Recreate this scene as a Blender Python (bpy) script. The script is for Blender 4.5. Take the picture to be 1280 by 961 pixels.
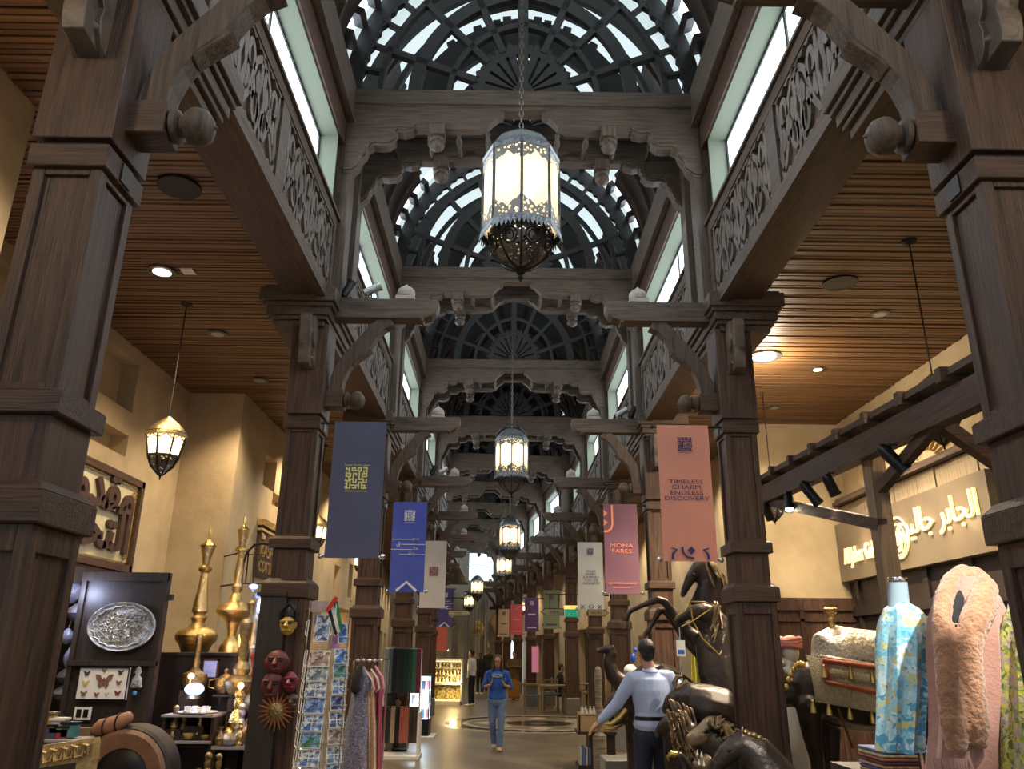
import bpy, math, random
from mathutils import Matrix, Vector, noise
import numpy as np
for _o in list(bpy.data.objects): bpy.data.objects.remove(_o)
SC = bpy.context.scene
COL = SC.collection
PI = math.pi
random.seed(7)
# ---------------------------------------------------------------- camera, world, exposure
_cd = bpy.data.cameras.new('camera'); CAM = bpy.data.objects.new('camera', _cd); COL.objects.link(CAM)
_f = 985.0
def _cam_matrix():
    fw = Vector((629-640, 480.5-815, -_f)).normalized()
    r = math.radians(0.5); sx, sy = math.sin(r), math.cos(r)
    b = -(sx*fw[0]+sy*fw[1])/fw[2]
    up = Vector((sx, sy, b)).normalized()
    X = fw.cross(up)
    m = Matrix((( X[0], X[1], X[2]), (fw[0], fw[1], fw[2]), (up[0], up[1], up[2])))   # rows = world axes, columns = camera axes
    return Matrix.Translation((0, 0, 1.65)) @ m.to_4x4()
CAM.matrix_world = _cam_matrix()
_cd.sensor_width = 36; _cd.lens = _f/1280*36; _cd.clip_start = 0.05; _cd.clip_end = 300
SC.camera = CAM
def at(px, py, Y):
    """world point seen at photograph pixel px, py at distance Y along the hall"""
    d = CAM.matrix_world.to_3x3() @ Vector((px-640, 480.5-py, -_f)); k = Y/d.y
    return Vector((d.x*k, Y, 1.65+d.z*k))
W = bpy.data.worlds.new('world'); SC.world = W; W.use_nodes = True
_bg = W.node_tree.nodes['Background']; _bg.inputs[0].default_value = (0.72, 0.86, 1.0, 1); _bg.inputs[1].default_value = 0.45
SC.view_settings.view_transform = 'Standard'; SC.view_settings.look = 'None'
SC.view_settings.exposure = 0.70; SC.view_settings.gamma = 1.0; SC.view_settings.use_curve_mapping = False

def light(kind, loc, energy, color, size=0.1, rot=None, spot=None, blend=0.5, name='light', target=None):
    d = bpy.data.lights.new(name, kind); d.energy = energy; d.color = color
    if kind == 'AREA': d.shape = 'RECTANGLE'; d.size = size[0]; d.size_y = size[1]
    else: d.shadow_soft_size = size
    if kind == 'SPOT': d.spot_size = math.radians(spot or 90); d.spot_blend = blend
    o = bpy.data.objects.new(name, d); COL.objects.link(o); o.location = loc
    if target is not None: o.rotation_euler = (Vector(target)-Vector(loc)).to_track_quat('-Z', 'Y').to_euler()
    elif rot: o.rotation_euler = rot
    return o
WARM = (1.0, 0.75, 0.47); WARM2 = (1.0, 0.80, 0.56); COOL = (0.82, 0.91, 1.0)
# ---------------------------------------------------------------- materials
def mat(name, col, rough=0.6, metal=0.0, noise_amt=0.0, noise_scale=5.0, col2=None, bump=0.0, bump_scale=40, stretch=(1, 1, 1),
        emit=None, estr=0.0, spec=0.5, alpha=None, trans=0.0, coat=0.0, detail=5, sheen=0.0, rough2=None):
    m = bpy.data.materials.new(name); m.use_nodes = True
    nt = m.node_tree; N = nt.nodes; L = nt.links; p = N['Principled BSDF']
    p.inputs['Base Color'].default_value = (*col, 1); p.inputs['Roughness'].default_value = rough
    p.inputs['Metallic'].default_value = metal; p.inputs['Specular IOR Level'].default_value = spec
    if trans: p.inputs['Transmission Weight'].default_value = trans
    if coat: p.inputs['Coat Weight'].default_value = coat; p.inputs['Coat Roughness'].default_value = 0.2
    if sheen: p.inputs['Sheen Weight'].default_value = sheen
    if alpha is not None: p.inputs['Alpha'].default_value = alpha
    if emit: p.inputs['Emission Color'].default_value = (*emit, 1); p.inputs['Emission Strength'].default_value = estr
    tc = N.new('ShaderNodeTexCoord'); mp = N.new('ShaderNodeMapping'); mp.inputs['Scale'].default_value = stretch
    L.new(tc.outputs['Object'], mp.inputs[0])
    if col2 is not None:
        n = N.new('ShaderNodeTexNoise'); n.inputs['Scale'].default_value = noise_scale; n.inputs['Detail'].default_value = detail
        n.inputs['Roughness'].default_value = 0.6
        L.new(mp.outputs[0], n.inputs['Vector'])
        r = N.new('ShaderNodeValToRGB'); r.color_ramp.elements[0].position = 0.5-0.2; r.color_ramp.elements[1].position = 0.5+0.2
        r.color_ramp.elements[0].color = (*col, 1); r.color_ramp.elements[1].color = (*col2, 1)
        L.new(n.outputs['Fac'], r.inputs[0]); L.new(r.outputs[0], p.inputs['Base Color'])
        if rough2 is not None:
            mr = N.new('ShaderNodeMapRange'); mr.inputs[3].default_value = rough; mr.inputs[4].default_value = rough2
            L.new(n.outputs['Fac'], mr.inputs[0]); L.new(mr.outputs[0], p.inputs['Roughness'])
    if bump:
        n2 = N.new('ShaderNodeTexNoise'); n2.inputs['Scale'].default_value = bump_scale; n2.inputs['Detail'].default_value = 6
        L.new(mp.outputs[0], n2.inputs['Vector'])
        b = N.new('ShaderNodeBump'); b.inputs['Strength'].default_value = bump; b.inputs['Distance'].default_value = 0.02
        L.new(n2.outputs['Fac'], b.inputs['Height']); L.new(b.outputs[0], p.inputs['Normal'])
    return m
def emis(name, col, s):
    return mat(name, (0.02, 0.02, 0.02), 0.5, emit=col, estr=s)
def wood(name, c1, c2, axis='z', rough=0.42, scale=3.0, bump=0.35):
    st = {'z': (14, 14, 0.9), 'y': (14, 0.9, 14), 'x': (0.9, 14, 14)}[axis]
    return mat(name, c1, rough, col2=c2, noise_scale=scale, stretch=st, bump=bump, bump_scale=8, detail=8, rough2=rough+0.2, spec=.4)
M = {}
DW1, DW2 = (0.022, 0.011, 0.007), (0.105, 0.053, 0.030)
M['wood_z'] = wood('dark_wood_upright', DW1, DW2, 'z'); M['wood_y'] = wood('dark_wood_along', DW1, DW2, 'y'); M['wood_x'] = wood('dark_wood_across', DW1, DW2, 'x')
GW1, GW2 = (0.030, 0.020, 0.013), (0.125, 0.082, 0.054)  # greyer copy of the dark wood; window light put into its colour
M['gwood_x'] = wood('lit_grey_wood_across', GW1, GW2, 'x', 0.5); M['gwood_y'] = wood('lit_grey_wood_along', GW1, GW2, 'y', 0.5); M['gwood_z'] = wood('lit_grey_wood_upright', GW1, GW2, 'z', 0.5)
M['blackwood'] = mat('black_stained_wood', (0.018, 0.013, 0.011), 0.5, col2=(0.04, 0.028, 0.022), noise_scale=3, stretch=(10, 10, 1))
M['fretwood'] = mat('dark_fretwork_wood', (0.010, 0.008, 0.007), 0.6, col2=(0.024, 0.019, 0.016), noise_scale=4, stretch=(4, 4, 4))
M['carve'] = mat('carved_relief_wood', (0.05, 0.036, 0.026), 0.5, col2=(0.15, 0.108, 0.075), noise_scale=6, bump=0.3, bump_scale=30)
M['plaster'] = mat('sand_plaster', (0.40, 0.31, 0.18), 0.85, col2=(0.54, 0.43, 0.27), noise_scale=1.6, bump=0.25, bump_scale=9)
M['plaster_dark'] = mat('ochre_plaster_recess', (0.38, 0.25, 0.10), 0.85, col2=(0.46, 0.32, 0.15), noise_scale=2)
M['reveal'] = mat('pale_painted_reveal', (0.13, 0.145, 0.105), 0.8)
M['pane'] = emis('bright_window_pane', (0.80, 0.92, 1.0), 4.0)
M['skylight'] = mat('frosted_roof_glazing', (0.6, 0.65, 0.65), 0.6, emit=(0.72, 0.86, 0.90), estr=0.5)
M['slit'] = emis('clear_roof_slit', (0.75, 0.88, 1.0), 2.6)
M['stone'] = mat('grey_granite', (0.09, 0.085, 0.08), 0.4, col2=(0.2, 0.19, 0.17), noise_scale=60)
M['black'] = mat('black_metal', (0.012, 0.012, 0.013), 0.35, metal=0.3)
M['iron'] = mat('wrought_iron', (0.02, 0.018, 0.016), 0.5, metal=0.6)
M['chrome'] = mat('chrome', (0.8, 0.8, 0.82), 0.12, metal=1.0)
M['white'] = mat('white_paint', (0.75, 0.75, 0.72), 0.5)
M['brass'] = mat('polished_brass', (0.62, 0.42, 0.14), 0.22, metal=1.0, col2=(0.82, 0.62, 0.28), noise_scale=25, bump=0.5, bump_scale=60)
M['old_brass'] = mat('aged_brass', (0.20, 0.15, 0.08), 0.4, metal=1.0, col2=(0.40, 0.30, 0.15), noise_scale=30, bump=0.5, bump_scale=60)

ORD2 = ['first', 'second', 'third', 'fourth', 'fifth', 'sixth', 'seventh', 'eighth', 'ninth', 'tenth', 'eleventh', 'twelfth']
# ---------------------------------------------------------------- mesh builder
class MB:
    def __init__(s): s.v = []; s.f = []; s.sm = []; s.mi = []; s.X = Matrix.Identity(4); s.m = 0
    def at(s, mtx): s.X = mtx; return s
    def add(s, vs, fs, smooth=False):
        n = len(s.v); X = s.X
        s.v += [tuple(X @ Vector(q)) for q in vs]
        s.f += [tuple(i+n for i in f) for f in fs]; s.sm += [smooth]*len(fs); s.mi += [s.m]*len(fs); return s
    def box(s, x0, x1, y0, y1, z0, z1, rot=None, c=None):
        if x0 > x1: x0, x1 = x1, x0
        if y0 > y1: y0, y1 = y1, y0
        if z0 > z1: z0, z1 = z1, z0
        vs = [(x, y, z) for z in (z0, z1) for y in (y0, y1) for x in (x0, x1)]
        fs = [(0, 2, 3, 1), (4, 5, 7, 6), (0, 1, 5, 4), (2, 6, 7, 3), (0, 4, 6, 2), (1, 3, 7, 5)]
        return s.add(vs, fs)
    def frustum(s, hw0, hw1, z0, z1, cx=0, cy=0, hy0=None, hy1=None):
        hy0 = hw0 if hy0 is None else hy0; hy1 = hw1 if hy1 is None else hy1
        vs = [(cx-hw0, cy-hy0, z0), (cx+hw0, cy-hy0, z0), (cx-hw0, cy+hy0, z0), (cx+hw0, cy+hy0, z0),
              (cx-hw1, cy-hy1, z1), (cx+hw1, cy-hy1, z1), (cx-hw1, cy+hy1, z1), (cx+hw1, cy+hy1, z1)]
        return s.add(vs, [(0, 2, 3, 1), (4, 5, 7, 6), (0, 1, 5, 4), (2, 6, 7, 3), (0, 4, 6, 2), (1, 3, 7, 5)])
    def prism(s, pts, a, b, plane='xz', smooth=False):
        """2-D outline extruded from a to b along the axis missing in plane"""
        if abs(b-a) < 1e-9: b = a+1e-4
        ar = sum(pts[i][0]*pts[(i+1) % len(pts)][1]-pts[(i+1) % len(pts)][0]*pts[i][1] for i in range(len(pts)))
        if ar < 0: pts = pts[::-1]
        f = {'xz': lambda u, v, t: (u, t, v), 'xy': lambda u, v, t: (u, v, t), 'yz': lambda u, v, t: (t, u, v)}[plane]
        n = len(pts); vs = [f(u, v, a) for u, v in pts]+[f(u, v, b) for u, v in pts]
        fw, bk = tuple(range(n)), tuple(range(2*n-1, n-1, -1))
        sd = [(i, (i+1) % n, n+(i+1) % n, n+i) for i in range(n)]
        if (plane == 'xz') == (b > a): fs = [fw, bk]+[q[::-1] for q in sd]
        else: fs = [fw[::-1], bk[::-1]]+sd
        return s.add(vs, fs, False) if not smooth else s.add(vs, fs, True)
    def lathe(s, prof, n=16, axis='z', c=(0, 0, 0), phase=0.0, smooth=True, sx=1.0, sy=1.0):
        """prof: (radius, height) list"""
        vs = []; fs = []
        for r, h in prof:
            for k in range(n):
                a = 2*PI*k/n+phase
                p = (r*math.cos(a)*sx, r*math.sin(a)*sy, h)
                if axis == 'x': p = (p[2], p[0], p[1])
                elif axis == 'y': p = (p[1], p[2], p[0])
                vs.append((p[0]+c[0], p[1]+c[1], p[2]+c[2]))
        m = len(prof)
        for i in range(m-1):
            for k in range(n):
                k2 = (k+1) % n
                fs.append((i*n+k, i*n+k2, (i+1)*n+k2, (i+1)*n+k))
        fs.append(tuple(range(n-1, -1, -1))); fs.append(tuple((m-1)*n+k for k in range(n)))
        return s.add(vs, fs, smooth)
    def tube(s, pts, r, n=6, closed=False, smooth=True, flat=1.0):
        pts = [Vector(p) for p in pts]; m = len(pts)
        rs = r if isinstance(r, (list, tuple)) else [r]*m
        vs = []; fs = []; prev = None
        for i, p in enumerate(pts):
            if closed: d = pts[(i+1) % m]-pts[i-1]
            else: d = pts[min(i+1, m-1)]-pts[max(i-1, 0)]
            if d.length < 1e-9: d = Vector((0, 0, 1))
            d.normalize()
            if prev is None:
                u = d.cross(Vector((0, 0, 1)));
                if u.length < 0.1: u = d.cross(Vector((0, 1, 0)))
            else: u = prev-d*prev.dot(d)
            u.normalize(); prev = u; w = d.cross(u)
            for k in range(n):
                a = 2*PI*k/n
                vs.append(tuple(p+(u*math.cos(a)+w*math.sin(a)*flat)*rs[i]))
        for i in range(m if closed else m-1):
            j = (i+1) % m
            for k in range(n):
                k2 = (k+1) % n
                fs.append((i*n+k, j*n+k, j*n+k2, i*n+k2))
        if not closed: fs.append(tuple(range(n))); fs.append(tuple((m-1)*n+k for k in range(n-1, -1, -1)))
        return s.add(vs, fs, smooth)
    def bar(s, p, q, w, h, up=(0, 0, 1)):
        p, q = Vector(p), Vector(q); d = (q-p); d.normalize(); u = Vector(up); sd = d.cross(u)
        if sd.length < 1e-4: sd = d.cross(Vector((0, 1, 0)))
        sd.normalize(); u = sd.cross(d)
        vs = [tuple(o+sd*a*w/2+u*b*h/2) for o in (p, q) for a, b in ((-1, -1), (1, -1), (1, 1), (-1, 1))]
        return s.add(vs, [(0, 1, 2, 3), (7, 6, 5, 4), (0, 4, 5, 1), (1, 5, 6, 2), (2, 6, 7, 3), (3, 7, 4, 0)])
    def ball(s, c, r, n=12, m=8, sz=(1, 1, 1)):
        prof = [(max(r*math.sin(PI*i/m), 1e-4), -r*math.cos(PI*i/m)) for i in range(m+1)]
        X = s.X; s.X = X @ Matrix.Translation(c) @ Matrix.Diagonal((*sz, 1)); s.lathe(prof, n); s.X = X; return s
    def ribbon(s, pts, w, a, b, plane='xz'):
        """flat strip along a 2-D path with width(s) w, extruded a..b"""
        m = len(pts); ws = w if isinstance(w, (list, tuple)) else [w]*m; l = []; r = []
        for i in range(m):
            p0, p1 = pts[max(i-1, 0)], pts[min(i+1, m-1)]
            dx, dy = p1[0]-p0[0], p1[1]-p0[1]; q = math.hypot(dx, dy) or 1
            nx, ny = -dy/q, dx/q
            l.append((pts[i][0]+nx*ws[i]/2, pts[i][1]+ny*ws[i]/2)); r.append((pts[i][0]-nx*ws[i]/2, pts[i][1]-ny*ws[i]/2))
        f = {'xz': lambda u, v, t: (u, t, v), 'xy': lambda u, v, t: (u, v, t), 'yz': lambda u, v, t: (t, u, v)}[plane]
        vs = []
        for i in range(m): vs += [f(*l[i], a), f(*r[i], a), f(*r[i], b), f(*l[i], b)]
        fs = []
        for i in range(m-1):
            o = 4*i
            for k in range(4): fs.append((o+k, o+(k+1) % 4, o+4+(k+1) % 4, o+4+k))
        fs += [(3, 2, 1, 0), (4*m-4, 4*m-3, 4*m-2, 4*m-1)]
        return s.add(vs, fs)
    def grid(s, fn, nu, nv, thick=0.0, smooth=True):
        vs = [fn(i/nu, j/nv) for j in range(nv+1) for i in range(nu+1)]
        fs = [(j*(nu+1)+i, j*(nu+1)+i+1, (j+1)*(nu+1)+i+1, (j+1)*(nu+1)+i) for j in range(nv) for i in range(nu)]
        return s.add(vs, fs, smooth)
    def build(s, name, material, parent=None, world=False, kind=None, bevel=0.0, label=None, recalc=True):
        me = bpy.data.meshes.new(name)
        vs = s.v
        if world and parent is not None:
            l = parent.location; vs = [(x-l.x, y-l.y, z-l.z) for x, y, z in vs]
        me.from_pydata(vs, [], s.f)
        me.polygons.foreach_set('use_smooth', s.sm)
        mats = material if isinstance(material, (list, tuple)) else [material]
        for q in mats: me.materials.append(M[q] if isinstance(q, str) else q)
        if len(mats) > 1: me.polygons.foreach_set('material_index', s.mi)
        if recalc:
            import bmesh
            bm = bmesh.new(); bm.from_mesh(me); bmesh.ops.recalc_face_normals(bm, faces=bm.faces); bm.to_mesh(me); bm.free()
        if any(s.sm): me.set_sharp_from_angle(angle=math.radians(40))
        me.update()
        o = bpy.data.objects.new(name, me); COL.objects.link(o)
        if parent is not None: o.parent = parent
        if kind: o['kind'] = kind
        if label: o['label'] = label
        if bevel:
            b = o.modifiers.new('bevel', 'BEVEL'); b.width = bevel; b.segments = 1; b.limit_method = 'ANGLE'
        return o
def tag(o, label, cat, group=None, kind=None):
    o['label'] = label; o['category'] = cat
    if group: o['group'] = group
    if kind: o['kind'] = kind
    return o
def thing(name, label, cat, loc=(0, 0, 0), rz=0.0, group=None):
    o = bpy.data.objects.new(name, None); COL.objects.link(o); o.location = loc; o.rotation_euler = (0, 0, rz)
    o.empty_display_size = 0.1
    return tag(o, label, cat, group)
def struct(o): o['kind'] = 'structure'; return o
KIDS = {}
def copy_tree(o, parent=None, kids=None):
    if kids is None:
        kids = {}
        for q in bpy.data.objects:
            if q.parent: kids.setdefault(q.parent.as_pointer(), []).append(q)
    c = o.copy(); COL.objects.link(c); c.parent = parent
    for ch in kids.get(o.as_pointer(), []): copy_tree(ch, c, kids)
    return c
def kids_map():
    k = {}
    for q in bpy.data.objects:
        if q.parent: k.setdefault(q.parent.as_pointer(), []).append(q)
    return k
def place(o, loc, rz, label=None, cat=None, group=None):
    o.location = loc; o.rotation_euler = (0, 0, rz)
    if label: o['label'] = label
    if cat: o['category'] = cat
    if group: o['group'] = group
    return o
def text_mb(mb, s, size, mtx, extrude=0.0, align='CENTER', bold=0.0, sx=1.0):
    """lettering as geometry, laid in the local xy plane of mtx"""
    c = bpy.data.curves.new('lettering', 'FONT'); c.body = s; c.size = size; c.align_x = align; c.extrude = extrude; c.offset = bold; c.resolution_u = 3
    o = bpy.data.objects.new('lettering', c); COL.objects.link(o)
    dg = bpy.context.evaluated_depsgraph_get(); dg.update()
    me = o.evaluated_get(dg).to_mesh()
    X = mb.X; mb.X = X @ mtx @ Matrix.Diagonal((sx, 1, 1, 1))
    mb.add([tuple(v.co) for v in me.vertices], [tuple(p.vertices) for p in me.polygons]); mb.X = X
    o.evaluated_get(dg).to_mesh_clear(); bpy.data.objects.remove(o); bpy.data.curves.remove(c)
def face_cam(x, y, z, ang=0.0):
    """matrix of a vertical sheet facing -y (towards the viewer) at x,y,z, turned by ang about z"""
    return Matrix.Translation((x, y, z)) @ Matrix.Rotation(ang, 4, 'Z') @ Matrix.Rotation(PI/2, 4, 'X')
# ---------------------------------------------------------------- layout: bays along the nave
X0 = 0.15; S = 4.15; HW = 1.89
TURN = math.radians(6.2); S_TURN = 22.0
def bay(s):
    """centreline point and heading at distance s; the hall turns slightly left after its sixth bay"""
    if s <= S_TURN: return Vector((X0, s, 0)), 0.0
    d = s-S_TURN
    return Vector((X0-d*math.sin(TURN), S_TURN+d*math.cos(TURN), 0)), TURN
def bayp(s, dx, z=0.0):
    c, a = bay(s)
    return (c.x+dx*math.cos(a), c.y+dx*math.sin(a), z), a
CS = [3.07+S*k for k in range(-1, 11)]          # column stations
ORD = ['nearest', 'second', 'third', 'fourth', 'fifth', 'sixth', 'seventh', 'eighth', 'ninth', 'tenth', 'eleventh', 'twelfth']
CEIL = 5.2

# ---- floor
mb = MB(); mb.box(-9, 9, -4, 62, -0.2, 0)
M['floor'] = mat('polished_sandstone_floor', (0.115, 0.090, 0.056), 0.27, col2=(0.20, 0.16, 0.105), noise_scale=1.1, bump=0.08, bump_scale=6, rough2=0.5)
_nt = M['floor'].node_tree; _p = _nt.nodes['Principled BSDF']
_b = _nt.nodes.new('ShaderNodeTexBrick'); _b.inputs['Scale'].default_value = 1.0; _b.offset = 0.5
_b.inputs['Mortar Size'].default_value = 0.006; _b.inputs['Brick Width'].default_value = 0.9; _b.inputs['Row Height'].default_value = 0.6
_b.inputs['Color1'].default_value = (1, 1, 1, 1); _b.inputs['Color2'].default_value = (0.78, 0.78, 0.78, 1); _b.inputs['Mortar'].default_value = (0.4, 0.4, 0.4, 1)
_tc = [n for n in _nt.nodes if n.type == 'TEX_COORD'][0]; _nt.links.new(_tc.outputs['Object'], _b.inputs['Vector'])
_mx = _nt.nodes.new('ShaderNodeMix'); _mx.data_type = 'RGBA'; _mx.blend_type = 'MULTIPLY'; _mx.inputs[0].default_value = 1.0
_src = _p.inputs['Base Color'].links[0].from_socket
_nt.links.new(_src, _mx.inputs[6]); _nt.links.new(_b.outputs[0], _mx.inputs[7]); _nt.links.new(_mx.outputs[2], _p.inputs['Base Color'])
struct(mb.build('floor', 'floor'))
# inlaid round medallion in the crossing
M['inlay_light'] = mat('pale_marble_inlay', (0.70, 0.64, 0.52), 0.2); M['inlay_dark'] = mat('dark_marble_inlay', (0.05, 0.035, 0.025), 0.15)
md = struct(MB().box(0.88, 0.9, 20.98, 21.0, 0, 0.001).build('floor_medallion', 'inlay_dark'))
def ring(mb, cx, cy, r0, r1, z, n=48, a0=0, a1=2*PI):
    vs = []; 
    for i in range(n+1):
        a = a0+(a1-a0)*i/n
        vs += [(cx+r0*math.cos(a), cy+r0*math.sin(a), z), (cx+r1*math.cos(a), cy+r1*math.sin(a), z)]
    mb.add(vs, [(2*i, 2*i+1, 2*i+3, 2*i+2) for i in range(n)])
for r0, r1, mm in ((2.35, 2.5, 'inlay_light'), (1.9, 2.3, 'inlay_dark'), (1.75, 1.88, 'inlay_light'), (0.9, 1.0, 'inlay_light'), (0.25, 0.8, 'inlay_dark')):
    mb = MB(); ring(mb, 0.9, 21, r0, r1, 0.004); mb.build('inlay_ring', mm, md, kind='structure')
mb = MB()
for k in range(8):
    a = k*PI/4
    mb.add([(0.9+r*math.cos(a+d), 21+r*math.sin(a+d), 0.004) for r, d in ((1.0, 0), (1.35, 0.25), (1.75, 0), (1.35, -0.25))], [(0, 1, 2, 3)])
mb.build('inlay_star', 'inlay_light', md, kind='structure')

# ---- columns
def framed(mb, hx, z0, z1, st, proud, hy=None, rails=0.05):
    """square shaft with a raised frame of stiles and rails round a sunk panel on each face"""
    hy = hx if hy is None else hy
    mb.box(-hx+proud, hx-proud, -hy+proud, hy-proud, z0, z1)
    for sx in (-1, 1):
        for sy in (-1, 1):
            mb.box(sx*hx, sx*(hx-st), sy*hy, sy*(hy-st), z0, z1)
    for za, zb in ((z0, z0+rails), (z1-rails, z1)):
        for sg in (-1, 1):
            mb.box(-hx+st, hx-st, sg*(hy-0.002), sg*(hy-proud), za, zb); mb.box(sg*(hx-0.002), sg*(hx-proud), -hy+st, hy-st, za, zb)
def column_proto(side):
    n = -side
    t = thing('wooden_column', 'x', 'column')
    mb = MB(); mb.box(-.19, .19, -.19, .19, 0, .42); mb.frustum(.19, .17, .42, .45); mb.build('stone_plinth', 'stone', t, bevel=.006)
    mb = MB(); framed(mb, .175, .45, 2.08, .055, .022, rails=.10); mb.build('pedestal', 'wood_z', t, bevel=.004)
    mb = MB(); mb.box(-.205, .205, -.205, .205, 2.08, 2.20); mb.frustum(.205, .165, 2.20, 2.245); mb.build('pedestal_cap', 'wood_x', t, bevel=.005)
    mb = MB(); mb.box(-.15, .15, -.15, .15, 2.24, 2.50); mb.build('neck', 'wood_z', t, bevel=.004)
    mb = MB(); mb.box(-.185, .185, -.185, .185, 2.50, 2.59); mb.frustum(.185, .15, 2.59, 2.61); mb.build('lower_collar', 'wood_x', t, bevel=.005)
    mb = MB(); framed(mb, .148, 2.6, 3.6, .052, .02, rails=.03); mb.build('shaft', 'wood_z', t, bevel=.003)
    mb = MB(); mb.box(-.17, .17, -.17, .17, 3.6, 3.71); mb.box(-.14, .14, -.14, .14, 3.71, 3.74); mb.build('upper_collar', 'wood_x', t, bevel=.004)
    mb = MB(); mb.box(n*.168, n*.178, -.045, .045, 3.61, 3.70); mb.build('junction_plate', 'black', t)
    mb = MB(); mb.box(-.172, .172, -.172, .172, 3.74, 4.64); mb.build('upper_block', 'wood_z', t, bevel=.004)
    # cornice capital, longer behind the column than in front
    mb = MB()
    for o, z0, z1 in ((.12, 4.60, 4.66), (.085, 4.66, 4.70), (.06, 4.70, 4.78), (.03, 4.78, 4.82), (0, 4.82, 4.96), (.03, 4.96, 4.99)):
        xs = sorted((n*(.245-o), -n*(.48-o)))
        mb.box(xs[0], xs[1], -.33+o, 1.0-o*.5, z0, z1)
    mb.build('cornice_capital', 'gwood_y', t, bevel=.004)
    mb = MB()
    pf = [(-.17, 4.66), (-.33, 4.66), (-.335, 4.60), (-.30, 4.54), (-.305, 4.46), (-.285, 4.40), (-.25, 4.36), (-.262, 4.30), (-.25, 4.24), (-.22, 4.19), (-.17, 4.16)]
    mb.prism(pf, -.075, .075, 'yz'); mb.prism([(y*0.6-.19 if y < -.18 else y, z) for y, z in pf], -.05, .05, 'yz')
    mb.ball((0, -.295, 4.50), .045, sz=(1.7, 1, 1)); mb.ball((0, -.25, 4.26), .035, sz=(2.1, 1, 1))
    mb.build('scroll_corbel', 'carve', t, bevel=.004)
    return t
def arm_proto(side):
    n = -side; t = thing('bracket_arm', 'x', 'bracket')      # origin on the column's nave face line
    L = 1.065
    pts = [(0, 4.96), (L-.02, 4.96), (L, 4.93), (L-.005, 4.87), (L-.03, 4.82), (L-.07, 4.785), (L-.12, 4.765), (L-.145, 4.755), (L-.15, 4.73), (L-.17, 4.735), (L-.18, 4.75), (L-.26, 4.75), (0, 4.75)]
    mb = MB(); mb.prism([(n*x, z) for x, z in pts], -.08, .08, 'xz'); mb.build('arm', 'gwood_x', t, bevel=.005)
    mb = MB()
    c = [(.10, 4.0), (.115, 4.12), (.155, 4.24), (.22, 4.35), (.31, 4.45), (.37, 4.53), (.43, 4.62), (.51, 4.70), (.60, 4.75)]
    mb.ribbon([(n*x, z) for x, z in c], [.13, .13, .13, .13, .15, .14, .13, .13, .14], -.06, .06, 'xz')
    mb.prism([(n*x, z) for x, z in ((.26, 4.33), (.39, 4.44), (.43, 4.43), (.40, 4.40), (.30, 4.32), (.255, 4.27))], -.055, .055, 'xz')
    mb.build('curved_brace', 'gwood_z', t, bevel=.004)
    mb = MB(); mb.box(.0, n*.19, -.085, .085, 3.84, 4.01); mb.build('corbel_block', 'wood_x', t, bevel=.005)
    mb = MB(); mb.lathe([(h*1.0, n*x) for h, x in ((.06, .19), (.078, .20), (.078, .225), (.05, .235), (.05, .25), (.075, .265), (.088, .29), (.09, .32), (.075, .355), (.045, .375), (.012, .385), (.004, .40))], 14, 'x', (0, 0, 3.925))
    mb.build('ball_knob', 'gwood_z', t)
    mb = MB(); mb.box(n*.63, n*.82, -.085, .085, 4.96, 5.0); mb.lathe([(.07, 5.0), (.085, 5.01), (.092, 5.045), (.085, 5.085), (.06, 5.11), (.025, 5.13), (.006, 5.155)], 14, c=(n*.725, 0, 0))
    mb.build('onion_finial', mat('pale_grey_wood', (0.27, 0.235, 0.20), 0.5, col2=(0.36, 0.32, 0.28)) if 'pale_wood' not in M else M['pale_wood'], t)
    return t
M['pale_wood'] = mat('pale_grey_wood', (0.25, 0.21, 0.18), 0.5, col2=(0.36, 0.31, 0.26))  # paler wood for the finials
SIDE = {-1: 'left', 1: 'right'}
for side in (-1, 1):
    cp = column_proto(side); ap = arm_proto(side); K = kids_map()
    for i, s in enumerate(CS):
        p, a = bayp(s, side*(HW+.15)); t = cp if i == 0 else copy_tree(cp, None, K)
        w = 'behind the viewer' if i == 0 else ORD[i-1]+' along the hall'
        place(t, p, a, f'dark panelled wooden column on the {SIDE[side]} side, {w}', group=None)
        p, a = bayp(s, side*HW); t = ap if i == 0 else copy_tree(ap, None, K)
        place(t, p, a, f'carved bracket arm with knob finial on the {SIDE[side]} column {w}')

# ---- frieze beams with carved scrollwork
def spiral(cx, cy, r, a0, turns, n=12, sgn=1):
    return [(cx+r*(1-.75*i/n)*math.cos(a0+sgn*turns*2*PI*i/n), cy+r*(1-.75*i/n)*math.sin(a0+sgn*turns*2*PI*i/n)) for i in range(n+1)]
def motif(mb, u, v, w, h, a, b, flip=False):
    """one arabesque repeat in the yz plane, w long and h high"""
    def T(x, y): return (u+(w-x*w if flip else x*w), v+y*h)
    def rb(pts, ws): mb.ribbon([T(*p) for p in pts], [q*1.55 for q in ws] if isinstance(ws, list) else ws*1.55, a, b, 'yz')
    rb([(0, .06), (.2, .10), (.4, .30), (.5, .55), (.62, .80), (.82, .93), (1, .94)], .036)
    rb([(p[0]*.8, p[1]) for p in spiral(.40, .72, .24, -.4, .8)], .034)
    rb([(.5+(p[0]-.5)*.8+.12, p[1]) for p in spiral(.70, .30, .24, 2.7, .8)], .034)
    rb([(.1, .98), (.08, .75), (.14, .5), (.08, .28), (.12, .06)], [.02, .05, .03, .05, .02])
    rb([(.9, .02), (.93, .25), (.86, .5), (.93, .72), (.88, .94)], [.02, .05, .03, .05, .02])
    rb([(.42, .36), (.56, .34), (.62, .46), (.56, .56)], [.03, .045, .04, .02])
    rb([(.22, .28), (.30, .42), (.26, .56)], [.02, .05, .02]); rb([(.78, .74), (.74, .6), (.76, .46)], [.02, .05, .02])
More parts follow.
